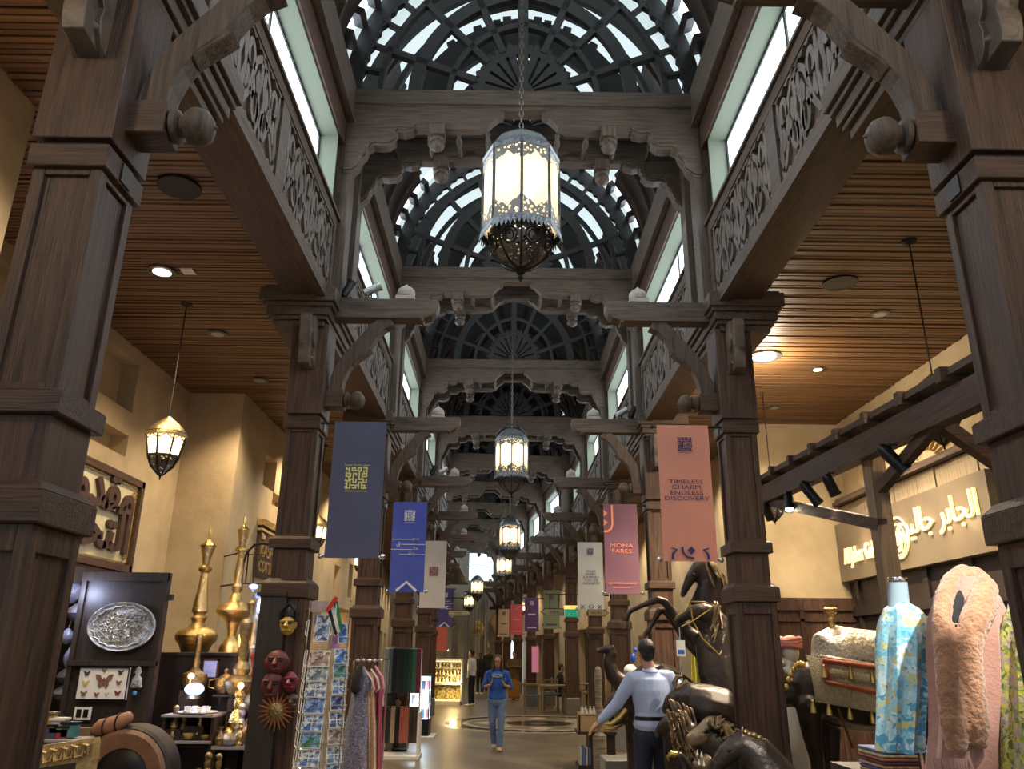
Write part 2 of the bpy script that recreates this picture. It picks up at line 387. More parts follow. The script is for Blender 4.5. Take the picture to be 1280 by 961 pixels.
def frieze_proto(side):
    q = side; t = thing('frieze_beam', 'x', 'beam')            # origin on centreline at the column station, runs to the next
    mb = MB(); mb.box(q*1.93, q*2.29, 0, S, 4.88, 5.26); mb.build('soffit_beam', 'wood_y', t)
    mb = MB(); mb.box(q*1.985, q*2.1, 0, S, 5.26, 5.82)
    mb.box(q*HW, q*1.985, 0, S, 4.86, 4.99); mb.box(q*HW, q*1.985, 0, S, 5.69, 5.83)
    for y0, y1 in ((0, .30), (2.02, 2.22), (3.94, S)): mb.box(q*(HW+.003), q*1.985, y0, y1, 4.99, 5.69)
    mb.box(q*(HW-.03), q*HW, 0, S, 5.80, 5.83)
    mb.build('frieze_frame', 'gwood_y', t)
    for y0, y1 in ((.30, 2.02), (2.22, 3.94)):
        mb = MB(); mb.box(q*1.955, q*1.985, y0, y1, 4.99, 5.69); pn = mb.build('carved_panel', 'fretwood', t)
        mb = MB(); nm = 4; w = (y1-y0-.04)/nm
        for k in range(nm): motif(mb, y0+.02+k*w, 5.01, w, .66, q*1.905, q*1.957, flip=(k % 2 == 1))
        # scalloped border inside the frame
        for k in range(nm*2):
            uc = y0+.02+(k+.5)*w/2
            for zc, sg in ((4.99, 1), (5.69, -1)):
                mb.prism([(uc-w/4, zc), (uc+w/4, zc), (uc+w/8, zc+sg*.045), (uc, zc+sg*.02), (uc-w/8, zc+sg*.045)], q*1.90, q*1.957, 'yz')
        mb.build('scrollwork', 'carve', pn)
    return t
def window_proto(side):
    q = side; o = bpy.data.objects.new('window', None); COL.objects.link(o); o['kind'] = 'structure'
    mb = MB()
    mb.box(q*1.97, q*2.26, .30, 3.85, 5.83, 5.84); mb.box(q*1.92, q*2.26, .30, 3.85, 6.70, 6.72)
    mb.box(q*1.92, q*2.26, .28, .30, 5.83, 6.7); mb.box(q*1.92, q*2.26, 3.85, 3.87, 5.83, 6.7); mb.build('window_reveal', 'reveal', o)
    mb = MB()
    for y0, y1 in ((.30, .33), (2.06, 2.10), (3.82, 3.85)): mb.box(q*2.10, q*2.14, y0, y1, 5.84, 6.7)
    mb.box(q*2.10, q*2.14, .3, 3.85, 5.84, 5.87); mb.box(q*2.10, q*2.14, .3, 3.85, 6.67, 6.70); mb.build('window_frame', 'black', o)
    for y0, y1 in ((.33, 2.06), (2.10, 3.82)): MB().box(q*2.115, q*2.125, y0, y1, 5.87, 6.67).build('pane', 'pane', o)
    mb = MB(); mb.box(q*HW, q*2.3, -.2, 3.95, 6.72, 7.0); mb.box(q*2.10, q*2.3, -.2, .28, 5.8, 6.75); mb.build('header_board', 'wood_y', o)
    mb = MB(); mb.box(q*1.82, q*2.3, -.2, 3.95, 7.0, 7.48); mb.box(q*1.80, q*1.86, -.2, 3.95, 6.995, 7.04); mb.build('upper_header', 'gwood_y', o)
    return o
WN = 0
for side in (-1, 1):
    fp = frieze_proto(side); wp = window_proto(side); K = kids_map()
    for i, s in enumerate(CS[:-1]):
        c, a = bay(s)
        t = fp if i == 0 else copy_tree(fp, None, K)
        w = 'behind the viewer' if i == 0 else f'just past the {ORD[i-1]} column'
        place(t, c, a, f'long {SIDE[side]} beam with carved scrollwork frieze under the high window, {w}')
        WN += 1; o = wp if i == 0 else copy_tree(wp, None, K); o.name = f'window_{WN}'; o.location = c; o.rotation_euler = (0, 0, a)
        m_, _ = bayp(s+2.07, side*1.75, 6.25)
        # daylight through the clerestory pane
        light('AREA', m_, 20 if s < 6 else (14 if s < 10 else (8 if s < 14 else 4)), COOL, size=(3.3, .75), name='window_daylight').rotation_euler = (Matrix.Rotation(a, 3, 'Z') @ Vector((-side, 0, -.55)).to_track_quat('-Z', 'Y').to_matrix()).to_euler()

# ---- roof trusses with pierced pointed-arch screens
def parch(sc, n, t0=0.0, t1=1.0, base=7.40, asp=1.20):
    """points on the left..right pointed arch of half width sc; t runs 0 (left foot) .. 1 (right foot)"""
    pts = []; c = .16*sc; R = sc+c; H = math.sqrt(R*R-c*c); k = asp*sc/H; amax = math.acos(c/R)
    for i in range(n+1):
        t = t0+(t1-t0)*i/n
        if t <= .5: a = amax*(t/.5); x = c-R*math.cos(a); z = R*math.sin(a)
        else: a = amax*((1-t)/.5); x = -(c-R*math.cos(a)); z = R*math.sin(a)
        pts.append((x, base+z*k))
    return pts
def arc_band(mb, s0, s1, y0, y1, t0=0, t1=1, n=40, base=7.40):
    A = parch(s0, n, t0, t1, base); B = parch(s1, n, t0, t1, base); vs = []
    for (ax, az), (bx, bz) in zip(A, B): vs += [(ax, y0, az), (bx, y0, bz), (bx, y1, bz), (ax, y1, az)]
    fs = []
    for i in range(n):
        o = 4*i
        for k in range(4): fs.append((o+k, o+(k+1) % 4, o+4+(k+1) % 4, o+4+k))
    fs += [(3, 2, 1, 0), (4*n, 4*n+1, 4*n+2, 4*n+3)]
    mb.add(vs, fs)
def ray_bar(mb, t, s0, s1, w, y0, y1):
    p = parch(s0, 1, t, t)[0]; q = parch(s1, 1, t, t)[0]
    mb.ribbon([p, q], w, y0, y1, 'xz')
def tie_pts():
    r = [(0, 7.18), (.20, 7.18), (.22, 7.12), (.27, 7.10), (.33, 7.04), (.38, 6.98), (.46, 6.95), (.62, 6.94), (1.16, 6.94), (1.18, 6.90), (1.26, 6.875), (1.34, 6.89), (1.38, 6.84), (1.36, 6.78), (1.42, 6.72), (1.50, 6.71), (1.58, 6.72),
         (1.64, 6.68), (1.66, 6.60), (1.70, 6.55), (1.73, 6.45), (1.80, 6.38), (1.86, 6.37), (1.88, 6.40), (1.88, 7.42), (0, 7.42)]
    return r
def pierced(mb, y0, y1, front):
    arc_band(mb, 1.97, 1.80, y0, y1)
    arc_band(mb, 1.60, 1.54, y0, y1)
    n = 18
    for k in range(n+1 if front else 0):                                   # webs between the petal openings
        t = k/n; ray_bar(mb, t, 1.56, 1.83, .04, y0, y1)
        if k < n:
            tc = (k+.5)/n; p = parch(1.735, 1, tc, tc)[0]; mb.ribbon([parch(1.77, 1, tc-.46/n, tc-.46/n)[0], parch(1.80, 1, tc-.2/n, tc-.2/n)[0], parch(1.78, 1, tc, tc)[0], parch(1.80, 1, tc+.2/n, tc+.2/n)[0], parch(1.77, 1, tc+.46/n, tc+.46/n)[0]], .03, y0+.002, y1-.002, 'xz')
    if front:
        arc_band(mb, 1.26, 1.12, y0, y1); arc_band(mb, .84, .78, y0, y1)
        for t in (.11, .255, .37, .63, .745, .89): ray_bar(mb, t, .55, 1.6, .075, y0, y1)
    else:
        arc_band(mb, 1.36, 1.02, y0, y1); arc_band(mb, .84, .60, y0, y1)
        for t in (.07, .43, .57, .93): ray_bar(mb, t, .55, 1.4, .09, y0, y1)
        for k in range(12):                                # scooped infill inside the outer ring
            t = (k+.5)/12; ray_bar(mb, t, 1.34, 1.42, .10, y0+.01, y1-.01)
    z1 = parch(1.97, 2)[1][1]
    mb.box(-.055, .055, y0, y1, 7.4, z1-.1)
def fan(mb, y0, y1):
    n = 11; R = .56; cx, cz = 0, 7.42
    for k in range(n):                                     # leaves with slots between
        a0 = PI*k/n+.035; a1 = PI*(k+1)/n-.035; am = (a0+a1)/2
        pts = [(cx+.10*math.cos(am), cz+.10*math.sin(am)+.02)]
        pts += [(cx+r*math.cos(a), cz+r*math.sin(a)*1.25) for r, a in ((R*.86, a0), (R*.97, a0+.05), (R*1.03, am), (R*.97, a1-.05), (R*.86, a1))]
        mb.prism(pts, y0, y1, 'xz')
    for k in range(n+1):
        a = PI*k/n; mb.ribbon([(cx+R*.78*math.cos(a), cz+R*.78*math.sin(a)*1.25), (cx+R*.97*math.cos(a), cz+R*.97*math.sin(a)*1.25)], .06, y0, y1, 'xz')
    mb.lathe([(.12, y0), (.12, y1)], 16, 'y', (0, 0, cz+.03), smooth=False)
def truss_proto():
    t = thing('roof_truss', 'x', 'truss')
    tp = tie_pts(); full = tp+[(-x, z) for x, z in tp[::-1]]
    full = [p for i, p in enumerate(full) if i == 0 or p != full[i-1]]
    for k, y in enumerate((-.12, .48)):
        mb = MB(); L_ = [p for p in full]
        half = tp; mb.prism(half, y, y+.12, 'xz'); mb.prism([(-x, z) for x, z in half], y, y+.12, 'xz')
        mb.box(-1.88, 1.88, y-.025, y, 7.24, 7.42); mb.box(-.24, .24, y-.02, y+.14, 7.17, 7.21)
        for sg in (-1, 1):                                  # carved scroll mouldings on the bracket ends
            pts = [(sg*x, z+.05) for x, z in tp[8:24]]; mb.ribbon(pts, .035, y-.02, y, 'xz')
        tb = mb.build('tie_beam', 'gwood_x', t)
        for sg in (-1, 1):
            mb = MB(); mb.box(sg*.92-.085, sg*.92+.085, y-.03, y+.15, 6.86, 6.98); mb.lathe([(.07, 6.86), (.08, 6.84), (.055, 6.82), (.075, 6.80), (.085, 6.765), (.07, 6.73), (.03, 6.705), (.005, 6.69)], 12, c=(sg*.92, y+.06, 0))
            mb.build('drop_pendant', 'gwood_z', tb)
        mb = MB(); pierced(mb, y+.02, y+.10, k == 0); mb.build('pierced_arch', 'fretwood', t)
        mb = MB(); fan(mb, y+.03, y+.09); mb.build('fan_rosette', 'fretwood', t)
    for x in (-1.42, -1.02, -.70, -.38, .38, .70, 1.02, 1.42):
        mb = MB(); mb.lathe([(.02, 0), (.03, .05), (.018, .09), (.034, .16), (.034, .24), (.018, .31), (.03, .36), (.02, .48)], 8, 'y', (x, .0, 6.99)); mb.build('turned_spindle', 'gwood_y', t)
    for sg in (-1, 1):
        for y in (-.108, .372): mb = MB(); mb.box(sg*1.80, sg*2.02, y, y+.22, 4.95, 7.44); mb.build('wall_post', 'gwood_z', t, bevel=.005)
    return t
tp_ = truss_proto(); K = kids_map()
for i, s in enumerate(CS):
    c, a = bay(s); t = tp_ if i == 0 else copy_tree(tp_, None, K)
    place(t, c, a, 'double roof truss with pierced pointed arch, '+('behind the viewer' if i == 0 else f'{ORD[i-1]} from the near end'))
# ---- vaulted roof skin between trusses
def vault_proto():
    o = bpy.data.objects.new('ceiling', None); COL.objects.link(o); o['kind'] = 'structure'
    def skin(name, s, t0, t1, y0, y1, m, th=.05, n=16, par=o):
        mb = MB(); arc_band(mb, s, s+th, y0, y1, t0, t1, n); return mb.build(name, m, par)
    for t0, t1 in ((0, .22), (.78, 1)): skin('vault_boarding', 2.02, t0, t1, .75, S-.32, 'blackwood')
    skin('vault_glazing', 2.04, .22, .78, .75, S-.32, 'skylight', n=30)
    for k in range(6):
        y = .95+k*.50
        for t0, t1 in ((0, .22), (.78, 1)): skin('vault_rib', 1.96, t0, t1, y, y+.06, 'wood_x', th=.07, n=8)
    skin('vault_glazing', 2.04, 0, 1, -.1, .72, 'skylight', n=40)
    # narrow clear slits just ahead of the arch, with blocks between them
    skin('vault_slit', 2.06, .10, .90, S-.32, S-.12, 'slit', n=40)
    mb = MB()
    for k in range(19):
        t = .09+.82*k/18; p = parch(2.04, 1, t, t)[0]; p2 = parch(2.10, 1, t, t)[0]; mb.ribbon([parch(1.94, 1, t, t)[0], parch(2.08, 1, t, t)[0]], .10, S-.33, S-.11, 'xz')
    mb.build('slit_blocks', 'blackwood', o)
    skin('vault_boarding', 2.03, 0, .10, S-.33, S-.1, 'blackwood', n=6); skin('vault_boarding', 2.03, .90, 1, S-.33, S-.1, 'blackwood', n=6)
    mb = MB(); mb.box(-2.3, -1.95, -.2, S-.2, 7.44, 7.5); mb.box(1.95, 2.3, -.2, S-.2, 7.44, 7.5); mb.build('vault_springing', 'wood_y', o)
    return o
vp = vault_proto(); K = kids_map()
for i, s in enumerate(CS[:-1]):
    c, a = bay(s); o = vp if i == 0 else copy_tree(vp, None, K); o.name = f'ceiling_nave_{i+1}'; o.location = c; o.rotation_euler = (0, 0, a)
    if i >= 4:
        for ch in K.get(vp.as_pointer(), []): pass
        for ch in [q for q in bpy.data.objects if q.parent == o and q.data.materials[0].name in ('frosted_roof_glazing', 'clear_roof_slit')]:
            ch.material_slots[0].link = 'OBJECT'; ch.material_slots[0].material = M['blackwood']  # far bays' glazing painted black so their roof looks unlit
# ---- side-aisle ceilings of narrow slats
def slat_mat():
    m = mat('stained_ceiling_slats', (0.085, 0.040, 0.016), 0.5, col2=(0.24, 0.125, 0.052), noise_scale=1.3, stretch=(.25, 13, 1), detail=4)
    return m
M['slat'] = slat_mat()
for side, xo in ((-1, 6.2), (1, 6.2)):
    c = struct(MB().box(side*2.15+X0, side*xo, -2, 46, 5.26, 5.3).build('ceiling_'+SIDE[side], 'blackwood'))
    mb = MB(); y = -1.0
    while y < 46:
        c0, a0 = bay(y); w = random.uniform(.034, .046); th = random.choice((.0, .006, .012))
        x_in = c0.x+side*2.25
        mb.box(x_in, side*xo, y, y+w, 5.205-th, 5.262); y += .056
    mb.build('ceiling_slat', 'slat', c, kind='stuff')
# ---------------------------------------------------------------- walls
def wall_cells(mb, u0, u1, v0, v1, holes, put):
    us = sorted({u0, u1, *[h[0] for h in holes], *[h[1] for h in holes]}); vs = sorted({v0, v1, *[h[2] for h in holes], *[h[3] for h in holes]})
    for a, b in zip(us, us[1:]):
        for c, d in zip(vs, vs[1:]):
            m = ((a+b)/2, (c+d)/2)
            if any(h[0] < m[0] < h[1] and h[2] < m[1] < h[3] for h in holes): continue
            put(a, b, c, d)
def wall_y(name, x, xb, y0, y1, z0, z1, holes, niches, material='plaster', kind='structure'):
    """wall in a plane of constant x; holes go through, niches are recessed to depth"""
    mb = MB(); sg = 1 if xb > x else -1
    wall_cells(mb, y0, y1, z0, z1, holes+niches, lambda a, b, c, d: mb.box(x, xb, a, b, c, d))
    for n in niches: mb.box(x+sg*.22, xb, n[0], n[1], n[2], n[3])
    return struct(mb.build(name, material))
wall_y('wall_left', -4.62, -5.0, 4.4, 11.05, 0, 5.26, [(5.2, 10.2, 0, 2.45)], [(8.15, 9.38, 4.41, 5.04), (7.9, 9.40, 3.86, 4.12), (6.2, 7.4, 4.3, 5.0)])
mb = MB(); mb.box(-5.0, -3.29, 1.6, 4.6, 0, 5.26); struct(mb.build('wall_left_buttress', 'plaster'))
wall_y('wall_left_far', -3.82, -5.0, 11.0, 24.5, 0, 5.26, [(14.6, 17.2, 0, 2.5), (19.0, 21.6, 0, 2.6)], [(12.3, 12.95, 4.12, 4.62), (12.9, 13.9, 3.92, 4.12), (15.0, 15.5, 2.9, 3.6), (18.2, 18.8, 2.75, 3.5), (19.9, 20.4, 2.9, 3.7), (17.2, 17.7, 3.9, 4.5)])
struct(MB().box(-5.2, -4.5, 5.1, 10.3, 2.30, 2.47).build('trim_1', 'blackwood'))
# dark shop rooms behind the openings
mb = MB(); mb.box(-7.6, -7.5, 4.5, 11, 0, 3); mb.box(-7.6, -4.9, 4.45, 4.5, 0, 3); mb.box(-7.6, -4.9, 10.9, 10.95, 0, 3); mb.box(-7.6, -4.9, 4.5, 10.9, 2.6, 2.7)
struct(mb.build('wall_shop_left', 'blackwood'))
mb = MB(); mb.box(-6.6, -6.5, 11, 24.5, 0, 3.2); mb.box(-6.6, -5, 14.3, 14.4, 0, 3.2); mb.box(-6.6, -5, 24.4, 24.5, 0, 3.2); mb.box(-6.6, -5, 14, 24.5, 3.1, 3.2)
struct(mb.build('wall_shop_left_far', 'plaster_dark'))
wall_y('wall_right', 5.37, 5.8, 0.5, 12.35, 0, 5.26, [], [])
wall_y('wall_right_far', 4.0, 5.8, 12.3, 24.5, 0, 5.26, [(14.0, 17.0, 0, 2.5), (19.2, 22.0, 0, 2.5)], [(15.2, 15.8, 3.2, 4.0)])
mb = MB(); mb.box(6.4, 6.5, 12.3, 24.5, 0, 3); mb.box(4.4, 6.5, 13, 13.1, 0, 3); mb.box(4.4, 6.5, 22.2, 22.3, 0, 3); mb.box(4.4, 6.5, 13, 22.3, 2.9, 3.0)
struct(mb.build('wall_shop_right', 'plaster_dark'))
# outlying walls following the turned part of the hall
for side in (-1, 1):
    mb = MB(); W_ = 3.95 if side < 0 else 3.85
    (xa, ya, _), a = bayp(35.5, side*(W_+.2)); mb.X = Matrix.Translation((xa, ya, 0)) @ Matrix.Rotation(TURN, 4, 'Z')
    wall_cells(mb, -13.5, 13.0, 0, 5.26, [(-10.5, -8.2, 0, 2.5), (-5.5, -3.0, 0, 2.5), (0.5, 3.2, 0, 2.5), (5.5, 8.2, 0, 2.5)], lambda p, q, c, d: mb.box(-.2, .2, p, q, c, d))
    mb.box(side*1.6, side*1.7, -13.5, 13, 0, 5)
    struct(mb.build(f'wall_{SIDE[side]}_end', 'plaster'))
# end wall with a high window, doorway and recess
(xe, ye, _), a = bayp(48.5, 0)
mb = MB(); mb.X = Matrix.Translation((xe, ye, 0)) @ Matrix.Rotation(TURN, 4, 'Z')
M['end_plaster'] = mat('grey_beige_plaster', (0.30, 0.26, 0.19), 0.85, col2=(0.42, 0.37, 0.28), noise_scale=1.2)
wall_cells(mb, -7, 8, 0, 9.5, [(3.0, 4.6, 0, 2.3), (.6, 3.6, 5.7, 7.3), (-1.8, -.6, 5.9, 6.9), (4.2, 5.6, 5.7, 7.3)], lambda p, q, c, d: mb.box(p, q, 0, .3, c, d))
mb.box(1.6, 1.9, -.3, 0, 0, 5.3); mb.box(-.6, -.3, -.3, 0, 0, 5.3)
struct(mb.build('wall_end', 'end_plaster'))
E_ = Matrix.Translation((xe, ye, 0)) @ Matrix.Rotation(TURN, 4, 'Z')
M['pane_far'] = emis('daylit_far_pane', (0.72, 0.92, 1.0), 1.6)
WN += 1
wo = bpy.data.objects.new(f'window_{WN}', None); COL.objects.link(wo); wo['kind'] = 'structure'
for x0, x1, z0, z1 in ((.6, 2.05, 5.7, 7.3), (2.15, 3.6, 5.7, 7.3), (-1.8, -.6, 5.9, 6.9), (4.2, 5.6, 5.7, 7.3), (3.0, 3.75, 0, 2.3), (3.85, 4.6, 0, 2.3)):
    mb = MB(); mb.X = E_; mb.box(x0, x1, .12, .14, z0, z1); mb.build('pane', 'pane_far', wo)
    mb = MB(); mb.X = E_; mb.box(x0-.05, x0+.02, .05, .2, z0, z1); mb.box(x0, x1, .05, .18, (z0+z1)/2-.02, (z0+z1)/2+.02); mb.build('window_frame', 'black', wo)
# dado of dark boarding on the right end face and right wall
mb = MB(); mb.box(3.98, 5.37, 12.22, 12.3, 0, 2.42); mb.box(3.95, 5.37, 12.18, 12.24, 2.28, 2.46); mb.box(3.98, 5.37, 12.19, 12.24, 2.12, 2.16)
for x in (4.0, 4.45, 4.9, 5.3): mb.box(x-.03, x+.03, 12.19, 12.24, 0, 2.28)
struct(mb.build('trim_2', 'wood_z'))
mb = MB(); mb.box(5.28, 5.37, 1, 12.3, 0, 2.68); mb.box(5.22, 5.37, 1, 12.3, 2.2, 2.32)
for y in range(2, 13): mb.box(5.24, 5.3, y-.05, y+.05, 0, 2.7)
struct(mb.build('trim_3', 'blackwood'))
mb = MB(); mb.box(5.15, 5.37, 2, 12.3, 3.86, 3.91); mb.box(5.2, 5.37, 2, 12.3, 3.91, 3.96); struct(mb.build('trim_4', 'gwood_y'))
# weathered plank row above the sign: each plank its own board
pr = struct(MB().box(5.27, 5.36, 3, 12.3, 3.5, 3.86).build('trim_5', 'blackwood'))
y = 7.6
M['plank'] = mat('weathered_plank', (0.20, 0.15, 0.09), 0.7, col2=(0.36, 0.28, 0.18), noise_scale=4, stretch=(1, 8, 1), bump=0.3)
random.seed(3)
while y < 12.2:
    w = random.uniform(.38, .62); MB().box(5.235+random.uniform(0, .015), 5.28, y, y+w-.02, 3.56, 3.84).build('plank', 'plank', pr, kind='structure'); y += w
# sunburst relief of plaster rays
t = thing('sunburst_relief', 'plaster sunburst relief above the glowing gallery sign', 'relief', (5.36, 9.75, 3.97))
for k in range(11):
    a = PI*(k+.5)/11
    mb = MB(); r0, r1 = .16, .40; d = .075
    mb.prism([(9.75+r0*math.cos(a)*1.6, 3.97+r0*math.sin(a)), (9.75+r1*math.cos(a-d)*1.6, 3.97+r1*math.sin(a-d)), (9.75+(r1+.05)*math.cos(a)*1.6, 3.97+(r1+.05)*math.sin(a)), (9.75+r1*math.cos(a+d)*1.6, 3.97+r1*math.sin(a+d))], 5.33, 5.37, 'yz')
    mb.build('sun_ray', 'plaster_dark', t, world=True)

# ---------------------------------------------------------------- big octagonal lanterns on the centreline
def perf(name, base, scale, thr, rough=.4, metal=.8):
    m = mat(name, base, rough, metal); nt = m.node_tree; N = nt.nodes; L = nt.links
    v = N.new('ShaderNodeTexVoronoi'); v.inputs['Scale'].default_value = scale
    tc = [n for n in N if n.type == 'TEX_COORD'][0]; L.new(tc.outputs['Object'], v.inputs['Vector'])
    r = N.new('ShaderNodeMath'); r.operation = 'GREATER_THAN'; r.inputs[1].default_value = thr; L.new(v.outputs['Distance'], r.inputs[0])
    tr = N.new('ShaderNodeBsdfTransparent'); mx = N.new('ShaderNodeMixShader'); L.new(r.outputs[0], mx.inputs[0])
    L.new(tr.outputs[0], mx.inputs[1]); L.new(N['Principled BSDF'].outputs[0], mx.inputs[2]); L.new(mx.outputs[0], N['Material Output'].inputs[0])
    return m
M['lmetal'] = mat('pewter_lantern_metal', (0.07, 0.075, 0.08), 0.35, metal=0.8, col2=(0.17, 0.18, 0.19), noise_scale=20, bump=0.3, bump_scale=50)
M['filigree'] = perf('pierced_filigree_metal', (0.14, 0.13, 0.12), 34, .36)
def frosted(name, col, tr=.25):
    m = bpy.data.materials.new(name); m.use_nodes = True; N = m.node_tree.nodes; L = m.node_tree.links
    N.remove(N['Principled BSDF']); a = N.new('ShaderNodeBsdfTranslucent'); a.inputs[0].default_value = (*col, 1); d = N.new('ShaderNodeBsdfDiffuse'); d.inputs[0].default_value = (*col, 1)
    e = N.new('ShaderNodeEmission'); e.inputs[0].default_value = (1.0, 0.72, 0.38, 1); e.inputs[1].default_value = .30
    x = N.new('ShaderNodeMixShader'); x.inputs[0].default_value = .3; L.new(a.outputs[0], x.inputs[1]); L.new(d.outputs[0], x.inputs[2])
    y = N.new('ShaderNodeAddShader'); L.new(x.outputs[0], y.inputs[0]); L.new(e.outputs[0], y.inputs[1])
    t = N.new('ShaderNodeBsdfTransparent'); t.inputs[0].default_value = (1, .9, .7, 1); z = N.new('ShaderNodeMixShader'); z.inputs[0].default_value = tr
    L.new(y.outputs[0], z.inputs[1]); L.new(t.outputs[0], z.inputs[2]); L.new(z.outputs[0], N['Material Output'].inputs[0]); return m
M['lglass'] = frosted('frosted_amber_glass', (0.95, 0.85, 0.62))
M['bulb'] = emis('lamp_bulb', (1.0, 0.80, 0.50), 9.0); M['chain_metal'] = mat('dull_chain_metal', (0.09, 0.07, 0.05), .5, metal=.7)
def oct_pts(r, z, n=8, ph=PI/8*0): return [(r*math.sin(2*PI*k/n+ph), -r*math.cos(2*PI*k/n+ph), z) for k in range(n)]
def lantern_proto():
    t = thing('hanging_lantern', 'x', 'lantern')          # origin at its top ring
    R = .285; z1, z0 = -.24, -.86
    mb = MB(); mb.lathe([(R+.012, z1-.03), (R+.012, z1), (R*.93, z1+.06), (R*.72, z1+.14), (R*.66, z1+.155), (.10, z1+.20), (.02, z1+.23)], 8, phase=-PI/2, smooth=False)
    mb.build('domed_cap', 'lmetal', t)
    mb = MB(); P1 = oct_pts(R, z1); P0 = oct_pts(R, z0)
    for k in range(8): mb.bar(P0[k], P1[k], .022, .022)
    for P in (P1, P0):
        for k in range(8): mb.bar(P[k], P[(k+1) % 8], .02, .025)
    mb.build('cage_frame', 'lmetal', t)
    for k in range(8):
        A, B = Vector(P0[k]), Vector(P0[(k+1) % 8]); d = (B-A); w = d.length; d.normalize(); h = z1-z0
        X = Matrix((( d.x, 0, d.y, A.x*.985), (d.y, 0, -d.x, A.y*.985), (0, 1, 0, z0), (0, 0, 0, 1)))
        mb = MB(); mb.X = X; mb.add([(.01, 0, 0), (w-.01, 0, 0), (w-.01, h, 0), (.01, h, 0)], [(0, 1, 2, 3)]); mb.build('glass_pane', 'lglass', t)
        for s0, f in ((0, 1), (h, -1)):                       # pierced metal corners above and below an ogee opening
            mb = MB(); mb.X = X
            pts = [(0.008, s0), (w-.008, s0), (w-.008, s0+f*.16), (w*.80, s0+f*.12), (w*.72, s0+f*.13), (w*.5, s0+f*.075), (w*.28, s0+f*.13), (w*.2, s0+f*.12), (.008, s0+f*.16)]
            mb.add([(x, y, .012) for x, y in pts], [tuple(range(9))]); mb.build('pierced_corner', 'filigree', t)
    mb = MB()
    for k in range(8):
        A, B = Vector(oct_pts(R+.012, z0)[k]), Vector(oct_pts(R+.012, z0)[(k+1) % 8]); A2, B2 = Vector(oct_pts(R+.03, z0-.09)[k]), Vector(oct_pts(R+.03, z0-.09)[(k+1) % 8])
        n = 7; vs = [tuple(A), tuple(B)]; vs += [tuple(B2.lerp(A2, (i+.5)/n) if i % 1 == 0 else 0) for i in range(n)]
        top = [A.lerp(B, i/n) for i in range(n+1)]; vs = []; fs = []
        for i in range(n):
            o = len(vs); m_ = A2.lerp(B2, (i+.5)/n); l = A.lerp(B, i/n).lerp(A2.lerp(B2, i/n), .45); r = A.lerp(B, (i+1)/n).lerp(A2.lerp(B2, (i+1)/n), .45)
            vs += [tuple(top[i]), tuple(top[i+1]), tuple(r), tuple(m_), tuple(l)]; fs.append((o, o+1, o+2, o+3, o+4))
        mb.add(vs, fs)
    mb.build('toothed_skirt', 'lmetal', t)
    bp = [(.235*math.cos(b), z0-.30*math.sin(b)) for b in [i*PI/2/7 for i in range(7)]]+[(.03, z0-.30)]
    mb = MB(); mb.lathe(bp, 24); mb.build('pierced_bowl', 'filigree', t)
    mb = MB()
    for k in range(8):
        a = 2*PI*k/8; mb.tube([(r*1.02*math.sin(a), -r*1.02*math.cos(a), z) for r, z in bp], .008, 5)
        a += PI/8; c = Vector((.205*math.sin(a), -.205*math.cos(a), z0-.12))
        for rr in (.03, .055): mb.tube([tuple(c+Vector((math.cos(a)*rr*math.cos(q), math.sin(a)*rr*math.cos(q), rr*math.sin(q)))+Vector((math.sin(a), -math.cos(a), 0))*(.012+.02*math.sin(q)-.0)) for q in [2*PI*i/12 for i in range(12)]], .006, 4, closed=True)
    mb.lathe([(.05, z0-.29), (.03, z0-.31), (.035, z0-.325), (.012, z0-.345), (.022, z0-.365), (.003, z0-.40)], 10); mb.build('bowl_ribs', 'iron', t)
    for x, z in ((-.06, z1-.17), (.05, z1-.30), (0, z1-.42)): MB().ball((x, 0, z), .045, 10, 6).build('bulb', 'bulb', t)
    mb = MB(); mb.tube([(0, 0, z1+.22), (0, 0, .02)], .01, 6)
    for k in range(8): a = 2*PI*k/8; mb.tube([(.19*math.sin(a), -.19*math.cos(a), z1+.155), (0, 0, .06)], .0045, 4)
    z = .05
    i = 0
    while z < 4.4:                                           # chain up to the roof
        q = 2*PI*(i % 2)/4
        mb.tube([(.016*math.cos(b)*math.cos(q), .016*math.cos(b)*math.sin(q), z+.034+.034*math.sin(b)) for b in [2*PI*j/6 for j in range(6)]], .005, 4, closed=True); z += .055; i += 1
    mb.build('chain', 'chain_metal', t)
    return t
LN = [(5.15, -.055, 5.44), (13.45, -.04, 5.42), (21.75, 0, 5.20), (30.05, .72, 5.25), (38.3, .35, 5.1), (46.0, .5, 4.9)]
lp_ = lantern_proto(); K = kids_map()
for i, (s, dx, z) in enumerate(LN):
    p, a = bayp(s, dx, z); t = lp_ if i == 0 else copy_tree(lp_, None, K)
    place(t, p, a, ['large octagonal pierced metal lantern hanging nearest on a long chain', 'second octagonal hanging lantern, below the fourth roof truss', 'third hanging lantern from the viewer, between small brackets', 'fourth hanging lantern down the hall, a little left of the third', 'fifth hanging lantern near the far end wall', 'farthest hanging lantern, against the far end wall'][i], group=None)
    light('POINT', (p[0], p[1], z-.5), 6 if i == 0 else 7, WARM2, .05, name='lantern_light')
